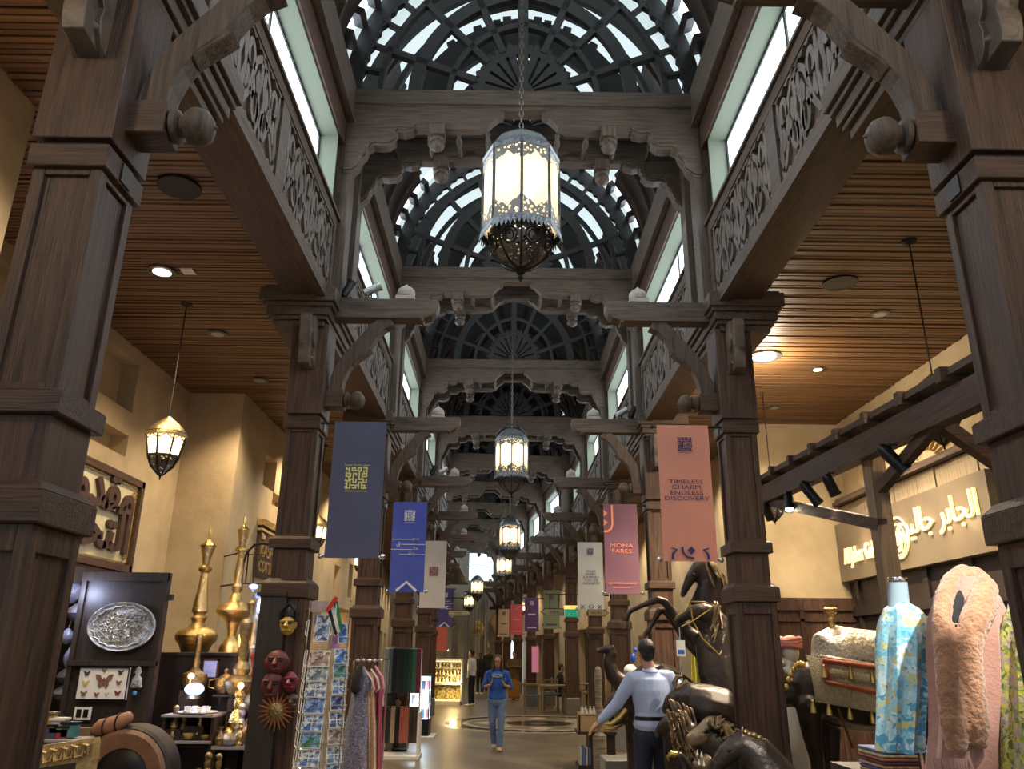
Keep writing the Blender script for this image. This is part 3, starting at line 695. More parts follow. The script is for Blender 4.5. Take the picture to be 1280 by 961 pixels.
# ---------------------------------------------------------------- small lanterns of the side aisles
M['sglass'] = frosted('pale_amber_glass', (0.95, 0.80, 0.5), .2)
def small_lantern():
    t = thing('pendant_lantern', 'x', 'lantern')           # origin at top of dome
    R = .205; z1, z0 = -.20, -.43; R0 = .155
    mb = MB(); mb.lathe([(R+.012, z1-.03), (R+.015, z1), (R*.9, z1+.05), (R*.55, z1+.12), (.05, z1+.17), (.012, z1+.20)], 8, phase=-PI/2); mb.build('dome', 'old_brass', t)
    mb = MB(); P1, P0 = oct_pts(R, z1), oct_pts(R0, z0); PB = oct_pts(.02, z0-.19); PM = oct_pts(R0*.75, z0-.09)
    for k in range(8):
        mb.bar(P0[k], P1[k], .014, .014); mb.bar(P1[k], P1[(k+1) % 8], .016, .03); mb.bar(P0[k], P0[(k+1) % 8], .016, .024); mb.bar(P0[k], PM[k], .012, .012); mb.bar(PM[k], PB[k], .012, .012)
        a, b = Vector(P1[k]), Vector(P1[(k+1) % 8]); c = a.lerp(b, .5)-Vector((0, 0, .02)); a2 = a.lerp(Vector(P0[k]), .3); b2 = b.lerp(Vector(P0[(k+1) % 8]), .3); mb.bar(a2, c, .008, .008); mb.bar(b2, c, .008, .008)
    mb.lathe([(.03, z0-.18), (.012, z0-.20), (.003, z0-.24)], 8); mb.build('cage_frame', 'iron', t)
    for k in range(8):
        a, b, c, d = [Vector(q)*.985 for q in (P0[k], P0[(k+1) % 8], P1[(k+1) % 8], P1[k])]; a.z = b.z = z0; c.z = d.z = z1
        MB().add([tuple(a), tuple(b), tuple(c), tuple(d)], [(0, 1, 2, 3)]).build('glass_pane', 'sglass', t)
    mb = MB(); mb.lathe([(R0*.97, z0), (R0*.75, z0-.09), (.03, z0-.185)], 16, smooth=True); mb.build('pierced_point', M['filigree'], t)
    MB().ball((0, 0, z1-.10), .04, 10, 6).build('bulb', 'bulb', t)
    mb = MB(); mb.tube([(0, 0, z1+.18), (0, 0, 1.26)], .007, 5); mb.lathe([(.07, 1.29), (.065, 1.26), (.02, 1.235)], 12); mb.build('hanging_rod', 'iron', t)
    return t
SL = [((-3.48, 7.86, 3.93), 'iron pendant lantern hanging in front of the left plaster wall'), ((3.63, 6.30, 3.93), 'pendant lantern half hidden behind the timber canopy on the right'), ((3.64, 10.6, 3.97), 'pendant lantern showing its pointed base below the far end of the canopy'),
      ((-3.30, 14.0, 3.93), 'pendant lantern behind the edge of the grey-blue banner'), ((-3.3, 18.6, 3.93), 'small pendant lantern left of the third banner on the left'),
      ((2.9, 21.0, 3.93), 'lit pendant lantern far down the right aisle'), ((-3.1, 26.5, 3.93), 'distant lit pendant lantern by the yellow kiosk'), ((2.1, 33.5, 3.93), 'distant pendant lantern beneath the purple banner'), ((.9, 38.5, 3.93), 'farthest pendant lantern beneath the rose banner')]
sp_ = small_lantern(); K = kids_map()
for i, (p, lb) in enumerate(SL):
    t = sp_ if i == 0 else copy_tree(sp_, None, K); place(t, p, 0, lb)
    light('POINT', (p[0], p[1], p[2]-.32), 22, WARM, .04, name='pendant_light')
# ---------------------------------------------------------------- ceiling fixtures
M['lit_disc'] = emis('downlight_glow', (1.0, 0.82, 0.55), 3.0); M['hot_disc'] = emis('glaring_downlight', (1.0, 0.80, 0.5), 90.0); M['dim_disc'] = mat('unlit_downlight_lens', (0.35, 0.33, 0.3), 0.3)
def downlight(x, y, label, disc, R=.09):
    t = thing('ceiling_downlight', label, 'ceiling light', (x, y, CEIL))
    mb = MB(); ring(mb, 0, 0, R*.8, R*1.25, -.022, 20); mb.lathe([(R*1.25, -.02), (R*1.25, 0.0)], 20, smooth=False); mb.build('trim_ring', 'lmetal', t)
    mb = MB(); mb.lathe([(R*.8, -.026), (R*.78, -.0)], 20, smooth=False); mb.build('lens', disc, t)
    return t
downlight(-3.417, 7.06, 'lit round downlight nearest the viewer in the left slatted ceiling', 'lit_disc', .11)
downlight(-3.42, 8.67, 'round downlight in the left ceiling beside the lantern rod', 'dim_disc')
downlight(-3.41, 10.35, 'round downlight in the left ceiling near the plaster corner', 'dim_disc')
downlight(3.236, 9.23, 'glaring bright downlight beside the second right column', 'hot_disc', .17)
downlight(4.07, 9.65, 'small pale downlight right of the glaring one', 'lit_disc', .07)
downlight(4.08, 7.87, 'small round downlight in the right ceiling above the canopy', 'dim_disc', .08)
downlight(4.06, 11.35, 'small downlight in the right ceiling close to the end face', 'dim_disc', .07)
M['grille'] = mat('dark_speaker_grille', (0.035, 0.028, 0.022), 0.7)
for x, y, lb in ((-2.66, 5.55, 'round dark speaker grille in the left slatted ceiling'), (3.34, 7.13, 'round dark speaker grille in the right slatted ceiling')):
    t = thing('ceiling_speaker', lb, 'speaker', (x, y, CEIL)); mb = MB(); mb.lathe([(.15, -.02), (.15, 0)], 24, smooth=False); mb.build('grille', 'grille', t)
    mb = MB(); ring(mb, 0, 0, .145, .17, -.024, 24); mb.lathe([(.17, -.022), (.17, 0)], 24, smooth=False); mb.build('rim', 'iron', t)
mb = MB(); mb.box(-3.22, -3.10, 7.0, 7.12, 5.185, 5.2); tag(mb.build('ceiling_tag', 'white'), 'small pale tag on the left ceiling beside the nearest downlight', 'tag')
# downlights (both aisles) and shops; nearest left beam is added to brighten the buttress
for x, y, e in ((-3.42, 7.06, 130), (-3.42, 8.67, 45), (-3.41, 10.35, 70), (-3.2, 13.4, 80), (-3.2, 17.2, 80), (-3.2, 21.3, 80), (-2.6, 3.7, 75), (3.24, 9.23, 420), (4.07, 9.65, 70), (4.06, 11.35, 60), (3.4, 5.0, 60), (3.3, 14.0, 90), (3.3, 18.2, 80), (3.3, 22, 80), (4.6, 10.3, 60)):
    light('SPOT', (x, y, 5.12), e*2.3, WARM2 if x > 3.2 and y > 9 else WARM, .06, target=(x, y+.01, 0), spot=125, blend=.8, name='downlight_beam')
light('POINT', (3.236, 9.23, 4.85), 75, (1.0, .84, .62), .12, name='glaring_lamp')
for x_ in (-2.9, 3.2): light('POINT', (x_, .7, 4.7), 55, WARM2, .2, name='warm_fill_behind')  # added warm fill behind the viewer for the near columns' fronts
for s in (26, 30, 34, 38, 42, 46):
    for sd in (-1, 1):
        p, a = bayp(s, sd*2.9, 5.0); light('SPOT', p, 130, WARM, .1, target=(p[0], p[1]+.01, 0), spot=140, blend=.8, name='downlight_beam')
for p, e in (((-5.6, 7.5, 2.3), 14), ((-5.4, 15.9, 2.6), 50), ((-5.4, 20.3, 2.6), 60), ((5.4, 15.5, 2.4), 50), ((5.4, 20.6, 2.4), 50)):
    light('POINT', p, e, WARM, .15, name='shop_light')
# ---------------------------------------------------------------- banners
KUFI = ["101011101110111", "111010101010001", "001011111110111", "101000000100101", "111101110101111", "100101010101001", "111101000101111", "001001000101000",
        "101111010111101", "111101010000101", "010101110111111", "110100000101000", "010111111101110", "110100010101010", "111101110101111"]
def kufi(mb, cx, cz, w, mtx):
    n = len(KUFI); c = w/n; X = mb.X; mb.X = mtx
    for j, row in enumerate(KUFI):
        for i, ch in enumerate(row):
            if ch == '1': x = cx-w/2+i*c; y = cz+w/2-(j+1)*c; mb.add([(x, y, 0), (x+c, y, 0), (x+c, y+c, 0), (x, y+c, 0)], [(0, 1, 2, 3)])
    mb.X = X
def cloth_mat(name, c): return mat(name, c, 0.75, col2=tuple(v*1.12 for v in c), noise_scale=2, bump=0.08, bump_scale=3, sheen=.2)
def banner(s, side, name_label, col, draw=None, w=.48, z1=3.66, h=1.22, xo=.15, dz=0):
    """cloth hung on a rod fixed to the column; side -1 left, +1 right"""
    p, a = bayp(s-.12, side*HW); n = -side
    t = thing('hanging_banner', name_label, 'banner', (p[0], p[1], 0), a)
    xs = (n*xo, n*(xo+w)); x0, x1 = min(xs), max(xs)
    mb = MB(); mb.tube([(0, 0, z1), (n*(xo+w+.03), 0, z1)], .011, 8); mb.ball((n*(xo+w+.04), 0, z1), .02, 8, 6); mb.build('top_rod', 'black', t)
    zb = z1-h
    mb = MB(); mb.tube([(x0-.03, 0, zb), (x1+.03, 0, zb)], .011, 8); mb.build('bottom_rod', 'chrome', t)
    for x in (x0-.035, x1+.035): MB().ball((x, 0, zb), .025, 10, 8).build('end_ball', 'chrome', t)
    def f(u, v): return (x0+u*(x1-x0), .006*math.sin(9*v+3*u)*math.sin(PI*v)-.012, zb-.015+v*(h+.03))
    mb = MB(); mb.grid(f, 10, 16); mb.grid(lambda u, v: (f(u, v)[0], f(u, v)[1]+.006, f(u, v)[2]), 10, 16); cl = mb.build('cloth', cloth_mat('banner_cloth_'+name_label.split()[0], col), t)
    if draw: draw(t, cl, x0, x1, zb, z1)
    return t
def ink(name, c): return mat(name, c, 0.7)
I_NAVY = ink('navy_print', (0.03, 0.035, 0.14)); I_YEL = ink('yellow_print', (0.75, 0.72, 0.25)); I_WHT = ink('white_print', (0.7, 0.7, 0.78)); I_ORG = ink('orange_print', (0.85, 0.27, 0.14)); I_RED = ink('maroon_print', (0.25, 0.05, 0.06))
def lines(mb, txt, x, z, size, lead, y=-.026, sx=1.35):
    for i, l in enumerate(txt): text_mb(mb, l, size, Matrix.Translation((x, y, z-i*lead)) @ Matrix.Rotation(PI/2, 4, 'X'), sx=sx)
def flat(x, z, y=-.026): return Matrix.Translation((x, y, z)) @ Matrix.Rotation(PI/2, 4, 'X')
def d_navy(t, cl, x0, x1, zb, z1):
    mb = MB(); c = (x0+x1)/2; kufi(mb, 0, 0, .20, flat(c-.005, zb+.70)); lines(mb, ['MADINAT JUMEIRAH'], c, zb+.572, .021, .02, sx=1.0)
    lines(mb, [ar('سوق مدينة جميرا')], c, zb+.815, .028, .02, sx=1.2); mb.build('printed_emblem', I_YEL, cl)
def ar(s):
    """Arabic text as joined letter shapes in drawing order (left to right)"""
    F = {'ا': ('\uFE8D', '\uFE8E', None, None), 'ب': ('\uFE8F', '\uFE90', '\uFE91', '\uFE92'), 'ت': ('\uFE95', '\uFE96', '\uFE97', '\uFE98'), 'ة': ('\uFE93', '\uFE94', None, None), 'ج': ('\uFE9D', '\uFE9E', '\uFE9F', '\uFEA0'),
         'ح': ('\uFEA1', '\uFEA2', '\uFEA3', '\uFEA4'), 'د': ('\uFEA9', '\uFEAA', None, None), 'ر': ('\uFEAD', '\uFEAE', None, None), 'س': ('\uFEB1', '\uFEB2', '\uFEB3', '\uFEB4'), 'ف': ('\uFED1', '\uFED2', '\uFED3', '\uFED4'),
         'ق': ('\uFED5', '\uFED6', '\uFED7', '\uFED8'), 'ل': ('\uFEDD', '\uFEDE', '\uFEDF', '\uFEE0'), 'م': ('\uFEE1', '\uFEE2', '\uFEE3', '\uFEE4'), 'ن': ('\uFEE5', '\uFEE6', '\uFEE7', '\uFEE8'), 'و': ('\uFEED', '\uFEEE', None, None),
         'ي': ('\uFEF1', '\uFEF2', '\uFEF3', '\uFEF4'), 'ز': ('\uFEAF', '\uFEB0', None, None), 'ئ': ('\uFE89', '\uFE8A', '\uFE8B', '\uFE8C')}
    out = []
    for i, ch in enumerate(s):
        if ch not in F: out.append(ch); continue
        prev = i > 0 and s[i-1] in F and F[s[i-1]][2] is not None; nxt = i < len(s)-1 and s[i+1] in F and F[ch][2] is not None
        k = 3 if prev and nxt else 2 if nxt else 1 if prev else 0
        out.append(F[ch][k] or F[ch][0])
    return ''.join(out[::-1])
def d_blue(t, cl, x0, x1, zb, z1):
    c = (x0+x1)/2; mb = MB(); kufi(mb, 0, 0, .15, flat(c+.0, z1-.18)); lines(mb, ['MADINAT JUMEIRAH'], c, z1-.28, .014, .02, sx=1.0)
    for z, a, b in ((.70, x0, c+.12), (.63, c-.10, x1), (.56, x0, c+.12), (.49, c-.12, x1)): mb.box(a, b, -.026, -.024, zb+z, zb+z+.008)
    for s_, x, z in ((ar('سو'), c+.10, .70), (ar('ق'), c-.14, .62), (ar('مد'), c+.10, .56), (ar('ينة'), c+.05, .49)): text_mb(mb, s_, .075, flat(x, zb+z))
    mb.ribbon([(c-.14, zb-.0), (c, zb+.12), (c+.14, zb-.0)], .035, -.027, -.024, 'xz'); mb.build('printed_emblem', I_WHT, cl)
def d_white_l(t, cl, x0, x1, zb, z1):
    mb = MB(); c = (x0+x1)/2; kufi(mb, 0, 0, .17, flat(c+.01, zb+.66)); mb.build('printed_emblem', I_RED, cl)
def d_salmon(t, cl, x0, x1, zb, z1):
    c = (x0+x1)/2; mb = MB(); kufi(mb, 0, 0, .13, flat(c+.01, z1-.17)); lines(mb, ['MADINAT JUMEIRAH'], c, z1-.255, .012, .02, sx=1.0)
    lines(mb, ['TIMELESS', 'CHARM', 'ENDLESS', 'DISCOVERY'], c+.0, zb+.68, .052, .051, sx=1.5)
    for sx in (-1, 1): mb.ribbon([(c+sx*.16, zb+.0), (c+sx*.155, zb+.05), (c+sx*.12, zb+.085), (c+sx*.17, zb+.10)], [.02, .02, .02, .008], -.027, -.024, 'xz')
    mb.ribbon([(c-.07, zb+.11), (c-.065, zb+.06), (c-.03, zb+.02), (c+.03, zb+.01)], .018, -.027, -.024, 'xz'); mb.prism([(c+.01, zb+.045), (c+.045, zb+.08), (c+.01, zb+.115), (c-.025, zb+.08)], -.027, -.024, 'xz')
    mb.build('printed_lettering', I_NAVY, cl)
def d_mauve(t, cl, x0, x1, zb, z1):
    c = (x0+x1)/2; mb = MB(); lines(mb, ['MONA', 'FARES'], c, zb+.62, .08, .078, sx=1.35); lines(mb, ['@MYMONAFARES'], c, zb+.115, .04, .02, sx=1.2); lines(mb, ['MONAFARES.COM'], c-.02, zb+.065, .022, .02)
    mb.ribbon([(x0+.12, z1-.0), (x0+.12, z1-.28), (x0+.10, z1-.34), (x0+.05, z1-.375), (x0, z1-.38)], .03, -.027, -.024, 'xz')
    for z in (.12, .25): mb.prism([(x0, z1-z+.05), (x0+.055, z1-z), (x0, z1-z-.05)], -.027, -.024, 'xz')
    mb.build('printed_lettering', I_ORG, cl)
def d_white_r(t, cl, x0, x1, zb, z1):
    c = (x0+x1)/2; mb = MB(); kufi(mb, 0, 0, .12, flat(c, z1-.16)); lines(mb, ['MADINAT JUMEIRAH'], c, z1-.24, .011, .02, sx=1.0)
    lines(mb, ['MAKE', 'EVERY', 'JOURNEY', 'FULL OF', 'WONDER'], c+.01, zb+.67, .056, .056, sx=1.3)
    for x, k in ((-.16, 0), (-.05, 1), (.05, 2), (.16, 0)):
        if k in (0, 1): mb.ribbon([(c+x+.035, zb+.07), (c+x, zb+.035), (c+x+.035, zb)], .014, -.027, -.024, 'xz')
        if k in (0, 2): mb.ribbon([(c+x-.035, zb+.07), (c+x, zb+.035), (c+x-.035, zb)], .014, -.027, -.024, 'xz')
    mb.build('printed_lettering', I_NAVY, cl)
def d_far(inkm):
    def f(t, cl, x0, x1, zb, z1):
        c = (x0+x1)/2; mb = MB(); kufi(mb, 0, 0, .13, flat(c, z1-.17)); mb.box(c-.13, c+.13, -.026, -.024, zb+.52, zb+.56); mb.box(c-.16, c+.16, -.026, -.024, zb+.09, zb+.12); mb.build('printed_marks', inkm, cl)
    return f
banner(CS[2], -1, 'grey-blue banner with a yellow square emblem, nearest on the left', (0.080, 0.086, 0.155), d_navy)
banner(CS[3], -1, 'bright blue banner with thin white lines and a chevron', (0.055, 0.085, 0.42), d_blue)
banner(CS[4], -1, 'white banner with a maroon square emblem', (0.55, 0.52, 0.50), d_white_l)
banner(CS[2], 1, 'salmon banner reading TIMELESS CHARM ENDLESS DISCOVERY', (0.66, 0.27, 0.19), d_salmon)
banner(CS[3], 1, 'mauve banner with orange lettering MONA FARES', (0.17, 0.072, 0.11), d_mauve)
banner(CS[4], 1, 'pale banner with navy lettering MAKE EVERY JOURNEY FULL OF WONDER', (0.50, 0.51, 0.50), d_white_r)
banner(CS[6], -1, 'violet-blue banner with a chevron far along the left', (0.06, 0.05, 0.20), d_blue, z1=3.37, h=1.05, xo=-.02)
banner(CS[7], -1, 'coral red banner behind the violet-blue one', (0.45, 0.10, 0.08), None, z1=3.3, h=1.6, xo=.0)
banner(CS[6], 1, 'sage green banner with a small dark emblem', (0.17, 0.21, 0.13), d_far(I_NAVY), z1=3.37, h=1.05, xo=.22)
banner(CS[7], 1, 'purple banner with pale marks, right of the rose one', (0.10, 0.05, 0.18), d_far(I_WHT), z1=3.42, h=1.08, xo=.2)
banner(CS[8], 1, 'rose pink banner far along the right', (0.50, 0.09, 0.12), d_far(I_ORG), z1=3.42, h=1.1, xo=.2)
banner(CS[9], 1, 'cream banner farthest along the right', (0.50, 0.38, 0.25), d_far(I_NAVY), z1=3.45, h=1.15, xo=.25)

# ---------------------------------------------------------------- direction and exit signs
M['sign_cream'] = mat('cream_sign_face', (0.42, 0.36, 0.22), 0.5)
M['exit_green'] = mat('exit_green', (0.0, 0.25, 0.14), 0.5, emit=(0.0, 0.55, 0.32), estr=.25); M['exit_amber'] = emis('amber_lit_panel', (0.9, 0.55, 0.12), .9)
def arrow_sign(x0, x1, y, z, tip, label, words):
    t = thing('direction_sign', label, 'sign', ((x0+x1)/2, y, 0)); h = .07
    pts = [(x0, z-h), (x1, z-h), (x1+(.1 if tip > 0 else 0), z), (x1, z+h), (x0, z+h), (x0-(.1 if tip < 0 else 0), z)]
    mb = MB(); mb.prism(pts, y-.015, y+.015, 'xz'); mb.build('sign_board', 'black', t, world=True)
    q = [(a+(.012 if a < (x0+x1)/2 else -.012), b*.0+z+(b-z)*.82) for a, b in pts]; mb = MB(); mb.prism(q, y-.02, y-.015, 'xz'); mb.build('sign_face', 'sign_cream', t, world=True)
    mb = MB(); text_mb(mb, words, .075, Matrix.Translation(((x0+x1)/2, y-.022, z-.025)) @ Matrix.Rotation(PI/2, 4, 'X')); mb.build('lettering', 'black', t, world=True)
    mb = MB(); mb.tube([(x0+.1, y, z+h), (x0+.1, y, z+.35)], .008); mb.tube([(x1-.1, y, z+h), (x1-.1, y, z+.35)], .008); mb.tube([(-1.95 if x0 < 0 else x0, y, z+.35), (x1 if x0 < 0 else 2.2, y, z+.35)], .012); xv = -1.92 if x0 < 0 else 2.14; mb.tube([(xv, y, z+.35), (xv, y, 4.9)], .012); mb.build('hanger', 'iron', t, world=True)
arrow_sign(-1.32, -.86, 19.5, 2.52, 1, 'cream arrow sign pointing right on the left side', 'SOUK')
arrow_sign(.86, 1.25, 17.0, 2.45, -1, 'cream arrow sign pointing left beside the green exit sign', 'ABRA')
arrow_sign(1.75, 2.1, 17.05, 2.44, 1, 'cream arrow sign pointing right under the pale banner', 'SHOPS')
t = thing('exit_sign', 'small green running-man exit sign with an amber panel above it', 'sign', (1.42, 16.95, 0))
MB().box(1.27, 1.57, 16.93, 16.97, 2.35, 2.49).build('green_face', 'exit_green', t, world=True); MB().box(1.25, 1.53, 16.94, 16.98, 2.505, 2.58).build('amber_panel', 'exit_amber', t, world=True)
mb = MB(); y = 16.925; mb.ball((1.37, y, 2.455), .012, 8, 6); mb.bar((1.37, y, 2.44), (1.36, y, 2.41), .02, .004, up=(0, 1, 0)); mb.bar((1.36, y, 2.41), (1.40, y, 2.37), .012, .004, up=(0, 1, 0)); mb.bar((1.36, y, 2.41), (1.32, y, 2.38), .012, .004, up=(0, 1, 0)); mb.bar((1.40, y, 2.435), (1.34, y, 2.43), .01, .004, up=(0, 1, 0)); mb.box(1.43, 1.48, y, y+.004, 2.415, 2.425); mb.box(1.50, 1.54, y, y+.004, 2.37, 2.47)
mb.build('running_figure', 'white', t, world=True); MB().tube([(1.4, 16.96, 2.58), (1.4, 16.96, 2.8), (2.16, 16.96, 2.8), (2.16, 16.96, 4.9)], .008).build('hanger', 'iron', t, world=True)

# ---------------------------------------------------------------- left shop: framed calligraphy sign on the plaster wall
t = thing('framed_sign', 'framed cream sign with dark raised Arabic lettering on the left wall', 'sign', (-4.6, 9.0, 2.5))
M['cream_board'] = mat('cream_signboard', (0.55, 0.50, 0.32), 0.7)
MB().box(-4.62, -4.57, 7.0, 9.78, 2.58, 3.56).build('signboard', 'cream_board', t, world=True)
mb = MB()
for a in ((6.95, 9.83, 3.55, 3.63), (6.95, 9.83, 2.52, 2.60), (9.76, 9.84, 2.52, 3.63), (6.93, 7.01, 2.52, 3.63)): mb.box(-4.62, -4.52, *a)
mb.build('sign_frame', 'wood_y', t, world=True)
mb = MB()
for a in ((7.0, 9.77, 3.52, 3.55), (7.0, 9.77, 2.60, 2.63), (9.73, 9.76, 2.6, 3.55)): mb.box(-4.575, -4.555, *a)
mb.build('gilt_fillet', 'brass', t, world=True)
M['dark_letters'] = mat('dark_brown_letters', (0.05, 0.022, 0.015), 0.5)
for txt, z in ((ar('مقدمة'), 3.17), (ar('التحف'), 2.74)):
    mb = MB(); text_mb(mb, txt, .62, Matrix.Translation((-4.555, 9.68, z)) @ Matrix.Rotation(PI/2, 4, 'Z') @ Matrix.Rotation(PI/2, 4, 'X'), extrude=.03, align='RIGHT', bold=.018, sx=1.15); mb.build('raised_lettering', 'dark_letters', t, world=True)
for y, z in ((9.66, 3.42), (9.66, 2.72)): MB().box(-4.56, -4.54, y-.04, y+.04, z-.05, z+.05).build('gilt_corner', 'brass', t, world=True)
# second shop sign further on: brown board with gilt words
t = thing('shop_sign', 'brown shop sign with gilt lettering Kashmir Cottage Art', 'sign', (-3.8, 13.0, 2.8))
MB().box(-3.82, -3.77, 12.3, 14.4, 2.72, 3.50).build('signboard', mat('brown_signboard', (0.06, 0.03, 0.018), 0.6), t, world=True)
mb = MB(); mb.box(-3.82, -3.72, 12.25, 14.45, 3.48, 3.58); mb.box(-3.82, -3.74, 12.25, 14.45, 3.40, 3.44); mb.build('cornice', 'brass', t, world=True)
R3 = Matrix.Rotation(PI/2, 4, 'Z') @ Matrix.Rotation(PI/2, 4, 'X')
M['gilt'] = mat('gilt_letters', (0.45, 0.30, 0.10), 0.35, metal=.6)
for s_, z, q in (('The', 3.29, .12), ('KASHMIR', 3.03, .28), ('COTTAGE ART', 2.80, .24)):
    mb = MB(); text_mb(mb, s_, q, Matrix.Translation((-3.765, 12.36, z)) @ R3, extrude=.008, align='LEFT', bold=.006, sx=1.05 if q > .25 else .95); mb.build('lettering', 'gilt', t, world=True)
# scrolled iron bracket with a bluish lit lamp
t = thing('iron_bracket', 'curved wrought iron bracket standing out from the plaster corner', 'bracket', (-3.3, 10.6, 2.4))
P = lambda px, py: at(px, py, 10.5)
mb = MB(); pts = [P(301, 735), P(304, 705), P(309, 690), P(318, 681), P(328, 679), P(340, 681), P(348, 690)]; mb.tube(pts, .016, 6)
mb.tube([P(311, 686), P(307, 729)], .01, 6); mb.tube([P(318, 682), P(316, 728)], .007, 5); mb.tube([P(303, 729), P(340, 729)], .01, 6); mb.tube([P(304, 693), P(330, 693)], .007, 5)
for k in range(3):
    c = P(319+ (0 if k % 2 else 3), 702+9*k); mb.tube([tuple(c+Vector((.035*math.cos(q)*(1-q/9), 0, .035*math.sin(q)*(1-q/9)))) for q in [i*.6 for i in range(12)]], .005, 4)
mb.tube([P(302, 738), P(303, 679)], .013, 6); q_ = P(302, 729); mb.tube([tuple(q_), (-3.84, 11.02, q_[2])], .012, 6); q_ = P(303, 690); mb.tube([tuple(q_), (-3.84, 11.02, q_[2])], .012, 6); mb.build('iron_scroll', 'iron', t, world=True)
# ---------------------------------------------------------------- black display panel with tray, butterflies and trinkets
Yp = 8.6
def PP(px, py, d=0.0): v = at(px, py, Yp); return (v.x, v.y-d, v.z)
t = thing('trinket_screen', 'tall black wooden display panel in the left shop doorway', 'panel', (-3.9, Yp, 0))
a = PP(108, 710); b = PP(213, 716); xl, xr, zt = a[0], b[0], b[2]
MB().box(xl, xr, Yp, Yp+.06, 0, zt).build('backing', 'blackwood', t, world=True)
mb = MB(); mb.box(xl, xr, Yp-.05, Yp, zt-.09, zt); mb.box(xr-.06, xr, Yp-.04, Yp, 0, zt); mb.box(xl, xl+.05, Yp-.04, Yp, 0, zt); z = PP(150, 828)[2]; mb.box(xl, xr, Yp-.06, Yp, z-.03, z+.02); z = PP(150, 905)[2]; mb.box(xl, xr, Yp-.06, Yp, z-.03, z); mb.box(xr, xr+.06, Yp-.02, Yp+.04, zt-.28, zt-.22); mb.build('rails', 'blackwood', t, world=True)
M['pewter'] = mat('engraved_pewter', (0.30, 0.31, 0.30), 0.38, metal=.75, col2=(0.55, 0.57, 0.56), noise_scale=14, bump=.6, bump_scale=45)
c = PP(155, 783, .05); rx = (PP(197, 783)[0]-PP(112, 783)[0])/2; rz = (PP(155, 751)[2]-PP(155, 813)[2])/2
t = thing('oval_tray', 'large oval engraved pewter tray on the black panel', 'tray', c)
mb = MB(); mb.lathe([(1.0, 0), (1.0, -.012), (.97, -.022), (.92, -.018), (.86, -.004), (.001, -.004)], 48, 'y'); mb.v = [(x*rx, y, z*rz) for x, y, z in mb.v]; mb.build('dish', 'pewter', t)
for k in range(18):
    q = 2*PI*k/18; mb = MB(); mb.tube([(rx*(.86-.06*math.sin(PI*i/5))*math.cos(q+(i/5-.5)*.33), -.01-.008, rz*(.86-.06*math.sin(PI*i/5))*math.sin(q+(i/5-.5)*.33)) for i in range(6)], .009, 5); mb.build('scallop', 'pewter', t)
random.seed(11); mb = MB()
for k in range(46):
    x = random.uniform(-.6, .6); z = random.uniform(-.55, .55)
    if x*x+z*z < .5: mb.tube([(rx*(x+.07*math.cos(q)), -.010, rz*(z+.12*math.sin(q))) for q in [i*.9 for i in range(6)]], .006, 4)
mb.box(-rx*.5, rx*.4, -.014, -.004, -rz*.62, -rz*.56); mb.build('engraved_scene', 'pewter', t, kind='stuff')
# butterfly case
c0 = PP(97, 874, .06); c1 = PP(166, 834, .06)
t = thing('butterfly_case', 'white case of mounted butterflies below the oval tray', 'picture', (c0[0], c0[1], c0[2])); w = c1[0]-c0[0]; h = c1[2]-c0[2]
MB().box(0, w, 0, .03, 0, h).build('backing', 'white', t)
mb = MB()
for q in ((0, w, -.012, 0, 0, .008), (0, w, -.012, 0, h-.008, h), (0, .008, -.012, 0, 0, h), (w-.008, w, -.012, 0, 0, h)): mb.box(*q)
mb.build('frame', 'black', t)
BC = [((.52, .56), .36, (0.20, 0.09, 0.05)), ((.50, .90), .10, (0.25, 0.12, 0.06)), ((.83, .84), .12, (0.04, 0.03, 0.03)), ((.16, .80), .13, (0.03, 0.03, 0.03)), ((.16, .50), .15, (0.60, 0.48, 0.14)), ((.82, .52), .12, (0.22, 0.10, 0.05)), ((.16, .18), .14, (0.20, 0.11, 0.07)), ((.42, .16), .11, (0.22, 0.08, 0.06)), ((.62, .17), .09, (0.6, 0.55, 0.3)), ((.83, .20), .13, (0.15, 0.03, 0.03))]
for (u, v), q, cc in BC:
    q *= w; mb = MB(); cx, cz = u*w, v*h
    for sg in (-1, 1):
        mb.prism([(cx, cz+.05*q), (cx+sg*.25*q, cz+.35*q), (cx+sg*.5*q, cz+.38*q), (cx+sg*.42*q, cz+.1*q), (cx+sg*.25*q, cz)], -.006, -.003, 'xz')
        mb.prism([(cx, cz), (cx+sg*.28*q, cz), (cx+sg*.30*q, cz-.2*q), (cx+sg*.18*q, cz-.36*q), (cx+sg*.04*q, cz-.2*q)], -.0065, -.0025, 'xz')
    mb.tube([(cx, -.006, cz-.22*q), (cx, -.008, cz+.22*q)], .006, 5); mb.build('butterfly', mat('butterfly_wing', cc, .7), t)
c0 = PP(95, 899, .06); c1 = PP(118, 883, .06)
t = thing('double_photo', 'small white frame holding two black prints', 'picture', (c0[0], c0[1], c0[2])); w = c1[0]-c0[0]; h = c1[2]-c0[2]
MB().box(0, w, 0, .02, 0, h).build('mount', 'white', t)
for u in (.14, .56): mb = MB(); mb.box(u*w, (u+.3)*w, -.004, 0, .18*h, .82*h); mb.build('print', 'black', t)
c = PP(174, 850, .05); t = thing('silver_pendant', 'silver filigree pendant with a blue bead on the black panel', 'pendant', c)
mb = MB(); mb.lathe([(.001, .14), (.02, .12), (.035, .08), (.02, .05), (.05, .02), (.06, -.06), (.05, -.07)], 8, sy=.3); mb.build('filigree', 'pewter', t)
mb = MB(); mb.ball((.0, -.01, -.12), .022, 10, 6, (1, .4, 1)); mb.build('blue_bead', mat('blue_glass', (0.1, 0.35, 0.6), .2), t)
